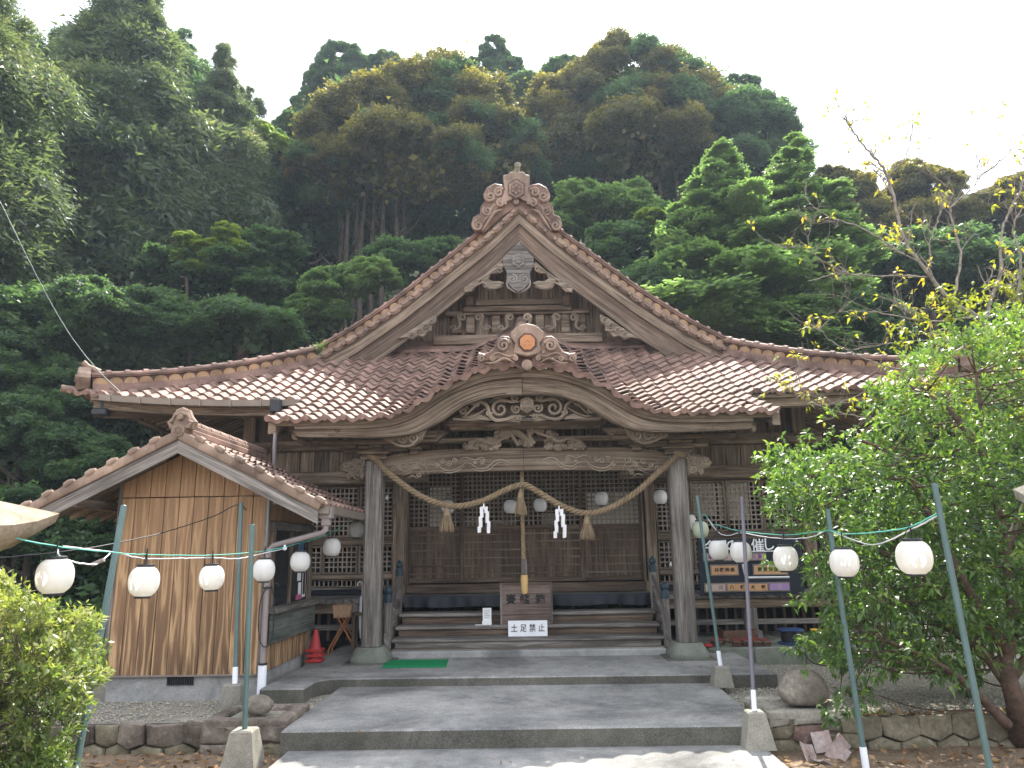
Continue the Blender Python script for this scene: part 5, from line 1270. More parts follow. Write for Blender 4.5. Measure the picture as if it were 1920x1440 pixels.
for k in range(260):
    j = int(RNG.integers(2, len(rp) - 3)); t_ = unit_(rp[j + 1] - rp[j]); a = RNG.normal(size=3); a -= t_ * (a @ t_); a = unit_(a); p = rp[j] + (rp[j + 1] - rp[j]) * RNG.random() + a * .034; m.tube([p, p + t_ * .02 + a * .010, p + t_ * .03 + a * .03 * RNG.random() - V(0, 0, .012)], [.0018, .0016, .0012], 3, caps=False)
m.build('loose_straw', 'straw', rw, kind='stuff')
for c in ((699, 858), (1273, 851)):
    p = at(c[0], c[1], 9.45); m = MB(); m.tube([p + Vector((-.06, .0, .02)), p + Vector((.0, -.02, 0)), p + Vector((.07, 0, -.02))], [.03, .045, .03], 8); m.build('rope_knot', 'straw', rw, smooth=True)
def tassel(label, px, py0, py1, Y, wpx):
    p = at(px, py0, Y); q = at(px, py1, Y); H = p.z - q.z; w = wpx / 2 * Y / F_PX; t = thing('straw_tassel', label, 'tassel', p)
    m = MB(); m.lathe([(w * .18, 0), (w * .34, -H * .10), (w * .44, -H * .24), (w * .50, -H * .34)], tuple(p), 12); m.build('head', 'straw', t, smooth=True)
    m = MB(); m.lathe([(w * .50, -H * .30), (w * .53, -H * .33), (w * .50, -H * .36)], tuple(p), 12); m.build('binding', 'straw', t, smooth=True)
    m = MB()
    for k in range(70):
        a = RNG.random() * 2 * PI; r0 = w * .45 * math.sqrt(RNG.random()); r1 = w * (.55 + .45 * RNG.random()); e = H * (.92 + .1 * RNG.random())
        m.tube([p + Vector((r0 * math.cos(a), r0 * math.sin(a), -H * .33)), p + Vector((r1 * .85 * math.cos(a), r1 * .85 * math.sin(a), -H * .7)), p + Vector((r1 * math.cos(a), r1 * math.sin(a), -e))], [.006, .006, .004], 4, caps=False)
    m.build('straw_skirt', 'straw', t, kind='stuff')
tassel('left straw tassel below the rope, under the lantern', 838, 952, 998, YR, 30)
tassel('middle straw tassel where the bell rope begins', 976, 918, 966, YR + .02, 26)
tassel('right straw tassel below the rope', 1100, 966, 1012, YR, 28)
def shide(label, px, py0, py1, Y, seed):
    rg = np.random.default_rng(seed); p = at(px, py0, Y); q = at(px, py1, Y); H = p.z - q.z; t = thing('paper_streamer', label, 'paper streamer', p)
    m = MB(); m.tube([p, p - Vector((0, 0, H * .2))], [.006, .018], 6); m.build('paper_tie', 'paper', t, smooth=True)
    for s, off in ((-1, 0), (1, .01), (-1, .02), (1, .03)):
        x = s * .015 * (1 + off * 22); z = -H * .12; w = .038; m = MB(); k = 5
        for i in range(k):
            h = H * .86 / k * (1.15 - .1 * rg.random()); dx = s * .012 * (i + 1) * .6 + (i % 2) * .010; z1 = z - h; yy = -.01 - .012 * (i % 2) - off
            v = [p + Vector((x - w * .5 + dx, yy, z)), p + Vector((x + w * .5 + dx, yy - .008, z + .006)), p + Vector((x + w * .45 + dx, yy + .014, z1)), p + Vector((x - w * .5 + dx, yy + .02, z1 - .004))]
            v2 = [a + Vector((0, .0015, 0)) for a in v]; m.add([tuple(a) for a in v + v2], [(0, 3, 2, 1), (4, 5, 6, 7), (0, 1, 5, 4), (1, 2, 6, 5), (2, 3, 7, 6), (3, 0, 4, 7)]); z = z1 + .01
        m.build('paper_strip', 'paper', t)
shide('left folded white paper streamer hanging from the straw rope', 907, 944, 1001, YR - .04, 1)
shide('right folded white paper streamer hanging from the straw rope', 1048, 948, 1010, YR - .04, 2)
br = thing('bell_rope', 'twisted pull rope with wooden handle hanging over the offering box', 'bell rope', at(979, 870, 9.75))
strand_rope('rope', [at(978, 862, 9.66), at(979, 960, 9.62), at(982, 1050, 9.62)], .027, 'straw', parent=br, pitch=.16, nseg=8)
a = at(982, 1048, 9.62); b = at(983, 1078, 9.62); m = MB(); m.box(((a.x + b.x) / 2, a.y, (a.z + b.z) / 2), (.075, .075, a.z - b.z), 'z', None, .008); m.build('wooden_grip', 'wood_grey', br)
c = at(984, 1113, 9.62); m = MB(); m.tube([b, b + (c - b) * .3, b + (c - b) * .9, c], [.043, .048, .038, .030], 12); m.build('wrapped_end', 'tan', br, smooth=True)
# ================================================================ OFFERING BOX, SIGNS, MAT
t2 = tr[1][1]; t1 = tr[0][1]
bx = thing('offering_box', 'brown wooden offering box with three carved characters at the top of the stairs', 'offering box', (-.01, 10.42, t2))
zt_ = zat(985, 1094, 10.32); 
for k in range(4): z0 = t2 + .003 + (zt_ - t2) * k / 4; MB().b2(-.325, .325, 10.335, 10.36, z0, z0 + (zt_ - t2) / 4 - .002, 'x', .003).build('front_board', 'box_wood', bx)
for s in (-1, 1): MB().b2(s * .335 - .014, s * .335 + .014, 10.32, 10.585, t2 + .002, zt_ + .005, 'z', .004).build('side_frame', 'wood_grey', bx)
MB().b2(-.35, .35, 10.31, 10.345, zt_ - .01, zt_ + .015, 'x', .004).build('top_rail', 'wood', bx)
for k in range(6): MB().b2(-.32, .32, 10.36 + k * .037, 10.375 + k * .037, zt_ - .03, zt_ - .01, 'x', .002).build('coin_slat', 'wood', bx)
for ch, px in (('賽', 958), ('錢', 984), ('箱', 1013)): text_obj('character', ch, .135, at(px, 1125, 10.333), 'ink', bx, bold=.0035)
sg = thing('shoes_off_sign', 'white board sign reading 土足禁止 leaning on the lowest stair', 'sign', (0, 10.2, t1))
a = at(953, 1192, 10.16); b = at(1026, 1163, 10.16)
MB().b2(a.x, b.x, 10.155, 10.17, t1 + .001, b.z, 'x', .003).build('board', 'white', sg)
for i, ch in enumerate('土足禁止'): text_obj('character', ch, .105, (a.x + (b.x - a.x) * (.155 + .232 * i), 10.152, (t1 + b.z) / 2), 'ink', sg, sx=.85, bold=.0006)
st = thing('paper_stand', 'small white paper notice standing on a stair left of the offering box', 'notice', (-.5, 10.4, t2))
a = at(905, 1167, 10.38); b = at(921, 1140, 10.38)
m = MB(); m.b2(a.x, b.x, 10.40, 10.405, t2 + .04, b.z, 'z', .001); m.build('paper', 'paper', st)
m = MB(); m.b2(a.x - .008, b.x + .004, 10.375, 10.42, t2 + .001, t2 + .055, 'x', .004); m.b2(a.x - .10, a.x - .01, 10.36, 10.42, t2 + .001, t2 + .008, 'x', .002); m.build('folded_base', 'paper', st)
m = MB()
for k in range(5): z = b.z - .03 - k * .022; m.b2(a.x + .02 + .004 * (k % 2), b.x - .02 - .008 * (k % 3), 10.3965, 10.398, z - .004, z, 'x', 0)
m.build('faint_writing', 'frame_grey', st)
g0, g1 = at(713, 1252, 9.3), at(842, 1238, 9.6)
m = MB(); z = .245; q = [at(715, 1251, 9.3)]
def gz(px, py, z): d = CAM_R @ Vector(((px - 960) / F_PX, -(py - 720) / F_PX, -1.0)); return Vector((0, 0, 1.55)) + d * ((z - 1.55) / d.z)
c = [gz(716, 1252, .245), gz(836, 1251, .245), gz(841, 1238, .245), gz(726, 1239, .245)]
m.prism([(p.x, p.y) for p in c], (0, 0, .243), (1, 0, 0), (0, 1, 0), .014, .005); m.build('door_mat', 'mat_green', label='green rectangular door mat on the concrete before the left side of the stairs', cat='mat')

# ================================================================ PROGRAMME BOARD on the veranda
YB = 10.85
kb = thing('programme_board', 'black programme board with white heading and framed wooden name plates, right of the right pillar', 'notice board', at(1400, 1118, YB))
a = at(1314, 1117, YB); b = at(1500, 1008, YB); bd = MB().b2(a.x, b.x, YB, YB + .03, a.z, b.z, 'x', .004).build('board', 'board_black', kb)
for i, (ch, px, py) in enumerate((('今', 1332, 1027), ('週', 1352, 1026), ('の', 1373, 1024), ('催', 1421, 1024), ('し', 1441, 1022))): text_obj('heading_character', ch, .19, at(px, py, YB - .004), 'white', bd, bold=.002)
def pls(x0, y0, x1, y1, mat, txt, ink='ink', sz=.1, fr=.018):
    a = at(x0, y1, YB - .01); b = at(x1, y0, YB - .01)
    p = MB().b2(a.x, b.x, YB - .022, YB - .002, a.z, b.z, 'x', .003).build('plate_frame', 'frame_grey', kb)
    MB().b2(a.x + fr, b.x - fr, YB - .026, YB - .021, a.z + fr, b.z - fr, 'x', .001).build('name_plate', mat, p)
    n = len(txt); sz = min(sz, .70 * (b.x - a.x - 2 * fr) / max(3, n))
    for i, ch in enumerate(txt):
        if ch != ' ': text_obj('character', ch, sz, (a.x + (b.x - a.x) * (.5 + (i - (n - 1) / 2) * min(.25, .74 / n)), YB - .028, (a.z + b.z) / 2), ink, p, bold=.0015)
pls(1318, 1036, 1372, 1053, 'pl_pink', '本日の', 'purple_ink', .095); pls(1378, 1036, 1436, 1052, 'pl_pink', '特別公演', 'purple_ink', .095)
pls(1332, 1058, 1384, 1080, 'pl_orange', '井野神楽', 'ink', .095); pls(1412, 1057, 1476, 1079, 'pl_orange', '岡見神楽団', 'ink', .09)
pls(1321, 1093, 1361, 1111, 'pl_pink', '福 田', 'frame_grey', .10); pls(1361.8, 1092, 1401, 1110, 'pl_orange', '八 幡', 'ink', .10)
pls(1402, 1092, 1440, 1110, 'pl_orange', '大 蛇', 'ink', .10); pls(1441, 1091, 1480, 1109, 'pl_purple', '公', 'pl_pink', .10)
m = MB(); q = [at(1393, 1058, YB - .01), at(1399, 1083, YB - .01), at(1480, 1082, YB - .01)]; m.tube([q[0], q[1]], .017, 4); m.tube([q[1], q[2]], .014, 4); m.tube([at(1410, 1034, YB - .01), at(1468, 1033, YB - .01)], .008, 4); m.build('white_rule', 'white', kb)

# ================================================================ LANTERNS
G_L = 'white round paper lanterns strung on green cords'
L0 = thing('paper_lantern', 'x', 'lantern', (0, 0, 0), G_L)
prof = []
for i in range(15):
    a = -PI / 2 + PI * i / 14; c_, s_ = math.cos(a), math.sin(a); r = .1025 * abs(c_) ** .62; z = .092 * np.sign(s_) * abs(s_) ** .95
    prof.append((max(r, .052), z))
# faint hoops
pr = []
for i in range(29):
    k = i / 28 * 14; j = min(13, int(k)); t = k - j; r = prof[j][0] * (1 - t) + prof[j + 1][0] * t; z = prof[j][1] * (1 - t) + prof[j + 1][1] * t; pr.append((r + (.0009 if i % 2 else 0), z))
m = MB(); m.lathe(pr, (0, 0, 0), 28, cap=False); skin = m.build('lantern_skin', 'lantern', L0, smooth='all')
for z, nm, r in ((.092, 'top_ring', .055), (-.098, 'bottom_ring', .050)):
    m = MB(); m.lathe([(r, -.005), (r + .004, 0), (r + .004, .008), (r, .012), (r - .008, .012), (r - .008, -.005), (r, -.005)], (0, 0, z), 20, cap=False); m.build(nm, 'black', L0, smooth=True)
m = MB(); m.lathe([(.012, -.04), (.017, -.02), (.017, .0), (.012, .02)], (0, 0, .085), 8); m.build('lamp_socket', 'cable_black', L0)
m = MB()
for s in (-1, 1): m.tube([(s * .052, 0, .10), (s * .02, 0, .15), (0, 0, .185)], .0022, 4)
m.tube([(0, 0, .10), (0, 0, .20)], .005, 5); m.build('hanger_wire', 'cable_black', L0)
def lant(px, py, rpx, label, hook=None, old=False, group=G_L):
    """the lantern stands at the distance its own diameter gives"""
    Y = min(.1025 * F_PX / rpx, 11.5); p = at(px, py, Y); rz = RNG.random() * 3
    if 'used' not in LU: LU['used'] = 1; L0.location = p; L0['label'] = label; L0.rotation_euler.z = rz; o = L0
    else: o = copy_thing(L0, p, label, rz, group=group)
    k = RNG.random() * .05 - .025; o.rotation_euler.x = k; o.scale = (1, 1, 1.09 + .05 * RNG.random())
    if old:
        for c in o.children:
            if c.name.startswith('lantern_skin'): c.data = c.data.copy(); c.data.materials[0] = M['lantern_old']
    if group == G_I:
        for c in o.children:
            if c.name.startswith('lantern_skin'): c.data = c.data.copy(); c.data.materials[0] = M['lantern_inner']
    return p
LU = {}
G_I = 'white lanterns hung inside the porch'
lp = [lant(103, 1080, 31.5, 'largest white lantern at the far left, beside the bush'), lant(270, 1090, 26.5, 'second white lantern from the left, in front of the cedar siding'), lant(397, 1083, 22, 'third white lantern from the left, before the middle of the cedar wall'),
      lant(495, 1069, 19.5, 'fourth white lantern from the left, before the corner drainpipe of the shed'), lant(563, 1053, 17.8, 'fifth white lantern from the left, in front of the shed window'),
      lant(622, 1026, 16.2, 'sixth white lantern from the left, against the dark lattice'), lant(668, 993, 14.6, 'small white lantern just left of the left pillar')]
rp_ = [lant(1714, 1045, 30.5, 'largest white lantern on the right, in front of the glossy tree'), lant(1583, 1055, 25, 'second largest right lantern, grey streaked, touching the leaves'), lant(1473, 1047, 21.5, 'right lantern hanging in front of the right half of the black programme board'),
       lant(1389, 1035, 18.8, 'cream lantern crossed by the thin purple grey pole'), lant(1347, 1031, 17.2, 'bright white lantern covering the heading of the programme board'), lant(1313, 993, 15, 'greenish aged lantern beside the right pillar', old=True), lant(1292, 979, 13.6, 'white lantern touching the right edge of the right pillar')]
G_I = 'white lanterns hung inside the porch'
for x, y, r, lb in ((840, 950, 12, 'porch lantern half hidden by the straw rope above the left tassel'), (957, 950, 11.8, 'porch lantern just left of the middle tassel'), (1013, 947, 12.3, 'porch lantern just right of the middle tassel'), (1128, 935, 12.2, 'porch lantern above the rope, in front of the right paper screens'), (1238, 932, 12.6, 'porch lantern just left of the right pillar')):
    lant(x, y, r, lb, group=G_I)
# wire carrying the porch lanterns
zc_ = zat(985, 905, 11.3)
ci = [at(745, 912, 11.4), at(840, 925, 11.4), at(957, 926, 11.4), at(1013, 922, 11.4), at(1128, 910, 11.4), at(1238, 906, 11.2), at(1262, 900, 11.1)]
m = MB(); m.tube(smooth_path(ci, 40), .004, 5); m.build('lantern_wire', 'cable_black', label='thin black wire carrying the lanterns inside the porch', cat='cable')
def bulb(px, py, Y, lab, r=.022):
    p = at(px, py, Y); m = MB(); m.lathe([(.004, -r * 1.1), (r * .8, -r * .6), (r, 0), (r * .8, r * .6), (r * .5, r), (r * .45, r * 1.6)], tuple(p), 12); m.build('light_bulb', 'white', smooth='all', label=lab, cat='light bulb')
bulb(726, 934, 11.2, 'tiny white bulb right of the left pillar under the beam', .028); bulb(534, 1028, 7.9, 'white bulb end of the left cable beside the fifth lantern', .022); bulb(1258, 1059, 11.1, 'tiny white bulb low beside the right stair newel', .024)
# cords
def cord(name, pts, r, mat, label, n=80, jit=.004):
    q = smooth_path(pts, n); q = q + RNG.normal(size=q.shape) * jit * .3; m = MB(); m.tube(q, r, 6); m.build(name, mat, smooth='all', label=label, cat='cable')
up = lambda p, d=.205: p + Vector((0, 0, d))
yl = [p.y for p in lp]
gl = [at(-60, 996, 4.2), at(0, 1003, 4.3), at(103, 1024, yl[0]), at(215, 1036, 5.1), at(270, 1040, yl[1]), at(397, 1041, yl[2]), at(495, 1033, yl[3]), at(563, 1018, yl[4]), at(622, 998, yl[5]), at(668, 965, yl[6]), at(690, 950, 9.9)]
cord('green_cord', gl, .0045, 'cable_green', 'green cord carrying the left row of lanterns from the far left to the left pillar')
cord('white_cable', [at(118, 1024, yl[0]), at(215, 1036, 5.2), at(268, 1047, yl[1] + .02), at(330, 1047, 6.0), at(397, 1046, yl[2]), at(450, 1047, 6.9), at(500, 1036, yl[3]), at(534, 1029, 7.9)], .0045, 'cable_white', 'pale power cable looped along the left green cord')
cord('white_cable', [at(108, 1030, yl[0]), at(112, 1042, yl[0]), at(140, 1054, 4.7), at(175, 1058, 4.8), at(190, 1052, 4.9), at(206, 1038, 5.0)], .005, 'cable_white', 'short drooping grey cable with a plug beside the largest left lantern')
p = at(183, 1055, 4.85); m = MB(); m.tube([p - Vector((.035, 0, .012)), p + Vector((.04, 0, .018))], .013, 8); m.build('cable_plug', 'pvc_grey', label='grey plug joint on the drooping cable left of the second lantern', cat='plug')
cord('black_cable', [at(-40, 1050, 5.5), at(150, 1030, 6.0), at(300, 1000, 7.0), at(400, 968, 7.8), at(450, 947, 8.0), at(478, 985, 8.2), at(486, 990, 8.2)], .005, 'cable_black', 'thin black cable rising to the top of the rear left pole')
yr_ = [p.y for p in rp_]
gr = [at(1322, 965, 8.9), at(1335, 982, 8.6), at(1347, 985, 8.4), at(1389, 996, yr_[3]), at(1473, 1003, yr_[2]), at(1550, 995, 6.0), at(1583, 1001, yr_[1]), at(1640, 998, 5.2), at(1705, 988, yr_[0] + .0), at(1758, 962, 4.4)]
cord('green_cord', gr, .0045, 'cable_green', 'green cord carrying the right row of lanterns to the tall right pole')
cord('white_cable', [at(1328, 974, 8.7), at(1347, 998, yr_[4]), at(1366, 1004, 8.0), at(1389, 999, yr_[3]), at(1430, 1006, 7.2), at(1473, 1010, yr_[2]), at(1520, 1007, 6.2), at(1552, 995, 6.0), at(1583, 1006, yr_[1]), at(1640, 1021, 5.2), at(1705, 995, 4.75), at(1756, 968, 4.42)], .0045, 'cable_white', 'pale power cable sagging below the right green cord')
cord('green_cord', [at(1270, 950, 10.6), at(1292, 962, yr_[6]), at(1322, 965, 8.9)], .005, 'cable_green', 'short green cord from the right pillar to the nearest pole')
cord('stay_wire', [at(-30, 330, 9.6), at(0, 378, 9.7), at(60, 500, 9.8), at(120, 610, 9.9), at(180, 690, 10.0), at(262, 768, 10.1)], .0042, 'green_pole', 'green wire coming down from the upper left to the left eave')

# ================================================================ POLES WITH CONCRETE FEET
def pole(label, base, top, r, mat, sleeve=None, foot=None):
    t = thing('lantern_pole', label, 'pole', base); a, b = Vector(base), Vector(top); m = MB()
    k = .0
    if sleeve: sp_ = a + (b - a) * sleeve; m.tube([sp_ - (b - a) * .01, b], [r, r], 12); m.build('shaft', mat, t, smooth=True); m = MB(); m.tube([a, sp_], [r * 1.25, r * 1.25], 12); m.build('white_sleeve', 'pvc_white', t, smooth=True)
    else: m.tube([a, b], [r, r], 12); m.build('shaft', mat, t, smooth=True)
    m = MB(); m.tube([b, b + (b - a).normalized() * .01], [r * 1.05, r * .8], 12); m.build('end_cap', mat, t)
def foot(label, c, w0, w1, h, z0):
    m = MB(); v = [(c[0] + sx * w, c[1] + sy * w, z) for w, z in ((w0 / 2, z0), (w1 / 2, z0 + h - .012), (w1 / 2 - .012, z0 + h)) for sx, sy in ((-1, -1), (1, -1), (1, 1), (-1, 1))]
    f = [(k * 4 + i, k * 4 + (i + 1) % 4, k * 4 + 4 + (i + 1) % 4, k * 4 + 4 + i) for k in range(2) for i in range(4)] + [(8, 9, 10, 11), (3, 2, 1, 0)]
    m.add(v, f); m.build('concrete_foot', 'conc_block', label=label, cat='pole foot')
f1 = gz(444, 1440, -.06); foot('concrete foot at the bottom left in front of the left pedestal', (-2.21, 6.22), .27, .17, .29, -.07)
f2 = (2.0, 6.28); foot('concrete foot at the right edge of the lower path', (1.80, 6.40), .235, .135, .27, 0.0)
foot('concrete foot at the right corner of the upper terrace', (1.99, 8.18), .20, .145, .20, .15)
foot('concrete foot behind the left pedestal by the shed corner', (-2.83, 7.62), .22, .17, .24, .09)
zf = lambda x, y, z: (x, y, z)
pole('foremost left green pole leaning beside the bush', gz(128, 1520, -.06), at(232, 950, 5.9), .023, 'green_pole')
pole('green pole standing in the concrete foot before the left pedestal', (-2.21, 6.22, .21), at(473, 985, 6.3), .021, 'green_pole')
p1 = gz(446, 1290, .30); pole('rear left green pole with a white foot sleeve, tallest by the cedar wall', (-2.83, 7.62, .32), at(452, 944, 7.8), .021, 'green_pole', .09)
pole('thin purple grey pole with white sleeve at the right edge of the path', (1.80, 6.40, .26), at(1391, 935, 6.9), .017, 'grey_pole', .09)
pole('green pole with white sleeve beside the right pillar', (1.99, 8.18, .34), at(1307, 932, 8.5), .018, 'green_pole', .085)
pole('green pole with white foot in front of the glossy tree', gz(1626, 1455, -.06), at(1551, 957, 6.0), .020, 'green_pole', .10)
pole('tallest green pole at the far right', gz(1895, 1640, -.06), at(1752, 910, 4.4), .017, 'green_pole')

# ================================================================ SHED
sh = thing('shed', 'small shed clad in brown cedar boards with a red tiled roof, left of the shrine', 'shed', (-3.57, 9, .09))
SX0, SX1, SY0, SY1 = -4.36, -2.76, 8.10, 9.75; RX = -3.60; apz = 2.80; eaz = 2.05; hw = 1.49; FY = 7.68; BY = 10.15
MB().b2(SX0 + .01, SX1 - .01, SY0 + .012, SY1, .05, .345, 'x', .006).build('foundation', 'conc_lite', sh)
vt = MB(); a = at(312, 1285, 8.10); b = at(363, 1268, 8.10); vt.b2(a.x, b.x, 8.100, 8.106, a.z, b.z, 'x', 0); vo = vt.build('floor_vent', 'dark_inside', sh)
for k in range(11): x = a.x + (b.x - a.x) * (k + .5) / 11; MB().b2(x - .004, x + .004, 8.092, 8.099, a.z, b.z, 'z', 0).build('vent_bar', 'black', vo)
def roofz(x): return apz - .115 - (apz - eaz) * abs(x - RX) / hw
nb = 10; w_ = (SX1 - SX0) / nb; zs = 2.155
for k in range(nb):
    x0, x1 = SX0 + k * w_ + .003, SX0 + (k + 1) * w_ - .003
    MB().b2(x0, x1, SY0 - .022 - .003 * (k % 3), SY0, .335, zs - .002, 'z', .004).build('siding_board', 'cedar', sh)
    za, zb2 = roofz(x0), roofz(x1)
    m = MB(); P = [(x0, zs + .008), (x1, zs + .008), (x1, max(zs + .02, zb2)), (x0, max(zs + .02, za))]
    if x0 < RX < x1: P.insert(3, (RX, roofz(RX)))
    m.prism(P, (0, SY0, 0), (1, 0, 0), (0, 0, 1), .030, .003, grain=1); m.build('siding_board', 'cedar', sh)
for x in (SX0, SX1): MB().b2(x - .022, x + .022, SY0 - .036, SY0 + .03, .335, roofz(x) + .02, 'z', .004).build('corner_board', 'wood_grey', sh)
MB().b2(SX0 - .01, SX1 + .01, SY0 - .03, SY0, .325, .345, 'x', .003).build('drip_rail', 'frame_grey', sh)
# left wall and back wall
for k in range(8): y0 = SY0 + .03 + k * .203; MB().b2(SX0 - .02, SX0, y0, y0 + .199, .335, roofz(SX0), 'z', .003).build('siding_board', 'cedar', sh)
MB().b2(SX0 + .01, SX1 - .01, SY1 - .03, SY1 - .01, .34, 2.2, 'z', .003).build('rear_board', 'wood_dark', sh)
# right wall: boards below and above, window with deep frame, sill board
zw0, zw1 = .985, 1.80
for k in range(8):
    y0 = SY0 + .03 + k * .205; MB().b2(SX1, SX1 + .02, y0, y0 + .201, .345, zw0 - .14, 'z', .003).build('siding_board', 'cedar', sh); MB().b2(SX1, SX1 + .02, y0, y0 + .201, zw1 + .10, roofz(SX1) + .02, 'z', .003).build('siding_board', 'cedar', sh)
wf = MB().b2(SX1 - .01, SX1 + .05, SY0 + .10, SY1 - .0, zw1, zw1 + .09, 'y', .005).build('window', 'wood_grey', sh)
for y in (SY0 + .10, SY1 - .09): MB().b2(SX1 - .01, SX1 + .04, y, y + .09, zw0, zw1, 'z', .005).build('window_jamb', 'wood_light', wf)
MB().b2(SX1 - .0, SX1 + .03, (SY0 + SY1) / 2 - .03, (SY0 + SY1) / 2 + .03, zw0, zw1, 'z', .004).build('window_mullion', 'wood', wf)
MB().b2(SX1 - .02, SX1 + .14, SY0 + .04, SY1 + .0, zw0 - .06, zw0, 'y', .006).build('window_sill', 'wood_grey', wf)
MB().b2(SX1 + .0, SX1 + .004, SY0 + .19, SY1 - .09, zw0, zw1, 'y', 0).build('pane', 'glass', wf)
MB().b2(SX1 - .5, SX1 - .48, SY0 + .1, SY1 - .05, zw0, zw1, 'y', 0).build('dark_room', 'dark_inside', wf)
MB().b2(SX1 + .06, SX1 + .085, SY0 + .03, SY1 + .06, .62, .92, 'y', .006).build('counter_board', 'wood_green', sh)
for y0, y1, z0, z1, mt in ((9.25, 9.45, 1.42, 1.72, 'blue_sheet'), (9.25, 9.40, 1.22, 1.38, 'paper'), (9.30, 9.42, 1.05, 1.20, 'paper'), (9.22, 9.46, 1.00, 1.06, 'pink_sheet'), (9.47, 9.60, 1.02, 1.42, 'paper'), (9.49, 9.58, 1.05, 1.39, 'navy')):
    d = .006 if mt != 'navy' else .008; MB().b2(SX1 + .005, SX1 + d, y0, y1, z0, z1, 'z', 0).build('poster', mt, wf)
# roof
def rz(x, lift=0): return apz - (apz - eaz) * abs(x - RX) / hw + lift
for s in (-1, 1):
    A = V(RX, 0, apz); B = V(RX + s * hw, 0, eaz); d = (B - A); ln = np.linalg.norm(d); t = d / ln; n_ = V(-t[2], 0, t[0]) * s; n_ = n_ if n_[2] > 0 else -n_
    sg_ = s
    # bargeboard
    m = MB(); lo = lambda x, k: rz(x) - k
    xs = [RX, RX + s * hw * 1.0]
    A_ = [(x, FY, rz(x) - .04) for x in xs]; B_ = [(x, FY + .04, rz(x) - .04) for x in xs]; C_ = [(x, FY + .04, rz(x) - .215) for x in xs]; D_ = [(x, FY, rz(x) - .215) for x in xs]
    m.sweep(*((A_, D_, C_, B_) if s > 0 else (A_, B_, C_, D_))); m.build('bargeboard', 'wood_grey', sh)
    m = MB(); m.sweep([(x, FY - .012, rz(x) - .075) for x in xs], [(x, FY - .0, rz(x) - .075) for x in xs], [(x, FY - .0, rz(x) - .045) for x in xs], [(x, FY - .012, rz(x) - .045) for x in xs]); m.build('verge_strip', 'wood_light', sh)
    # roof deck and purlin ends, rafters
    m = MB(); m.sheet([[(RX + s * hw * u, y, rz(RX + s * hw * u) - .05) for u in (0, .5, 1)] for y in (FY + .04, 9, BY)]); m.sheet([[(RX + s * hw * u, y, rz(RX + s * hw * u) - .03) for u in (0, .5, 1)] for y in (FY, 9, BY)]); m.build('roof_deck', 'wood_light', sh)
    for y in np.arange(FY + .12, BY, .30):
        a, b = V(RX + s * .3, y, rz(RX + s * .3) - .085), V(RX + s * (hw - .02), y, rz(RX + s * (hw - .02)) - .085)
        MB().sweep([a + V(0, -.025, -.03), b + V(0, -.025, -.03)], [a + V(0, .025, -.03), b + V(0, .025, -.03)], [a + V(0, .025, .03), b + V(0, .025, .03)], [a + V(0, -.025, .03), b + V(0, -.025, .03)]).build('rafter', 'wood_light', sh)
    MB().b2(RX + s * (hw - .42) - .05, RX + s * (hw - .42) + .05, FY + .02, BY - .3, rz(RX + s * (hw - .42)) - .22, rz(RX + s * (hw - .42)) - .12, 'y', .006).build('purlin', 'wood', sh)
    # tiles: columns run down the slope
    nr = 7; ex_ = ln / nr; 
    tm = tile_mesh('roof_tile', False, .20, ex_ + .045, .018, .016); tE = tile_mesh('eave_tile', True, .20, ex_ + .045, .018, .016)
    nc = int((BY - FY - .1) / .20)
    for r in range(nr):
        for c in range(nc):
            y = FY + .14 + c * .20; p = A + t * (ln - r * ex_ + (.04 if r == 0 else 0)); p = V(p[0], y, p[2] - .012) + RNG.normal(size=3) * .002
            a = V(0, 1, 0) if s > 0 else V(0, -1, 0); b = -t; link('roof_tile', tE if r == 0 else tm, sh, mat=mat_of(p, a, b, np.cross(a, b)))
    # verge tiles with knobs
    nv = 7; vm = MB(); ev = ln / nv
    vm.b2(-.09, .075, -.02, ev - .004, -.03, .018, 'y', .008); vm.b2(-.105, -.072, -.02, ev - .004, -.075, .018, 'y', .008)
    vme = vm.mesh('verge_tile', 'tile_orn', smooth=True)
    km = MB(); km.tube([(-.09, -.035, .02), (-.09, .02, .026), (-.09, .07, .024)], [.034, .036, .020], 10); km.tube([(-.09, -.075, .012), (-.09, -.03, .018)], [.012, .022], 8); kme = km.mesh('verge_knob', 'tile_orn', smooth=True)
    for i in range(nv):
        p = A + t * (ln + .03 - i * ev); p = V(p[0], FY + .075, p[2] + .012)
        a = V(0, 1, 0); b = -t; c = np.cross(a, b)
        if s < 0: a2, c2 = V(0, 1, 0), -np.cross(V(0, 1, 0), b)
        else: a2, c2 = a, c
        M4 = mat_of(p, a2, b, c2); vt_ = link('verge_tile', vme, sh, mat=M4); link('verge_knob', kme, sh, mat=M4)
# ridge of the shed
m = MB(); m.b2(RX - .10, RX + .10, FY + .1, BY, apz - .02, apz + .05, 'y', .01); rd = m.build('ridge', 'tile', sh)
m = MB(); m.b2(RX - .085, RX + .085, FY + .14, BY, apz + .05, apz + .10, 'y', .008); m.build('flat_tile_course', 'tile', rd)
for k in range(9): 
    m = MB(); y0 = FY + .15 + k * .265; m.tube([(RX, y0, apz + .11), (RX, y0 + .25, apz + .11)], [.062, .058], 10); m.build('cap_tile', 'tile', rd, smooth=True)
ro = MB(); q = V(RX, FY + .10, apz + .12)
ro.prism([(-.13, -.08), (.13, -.08), (.15, .0), (.10, .06), (.07, .13), (0, .16), (-.07, .13), (-.10, .06), (-.15, .0)], tuple(q), (1, 0, 0), (0, 0, 1), .07, .015)
cr = ro.build('ridge_end_ornament', 'tile_orn', rd)
m = MB(); q = V(RX, FY + .02, apz + .16)
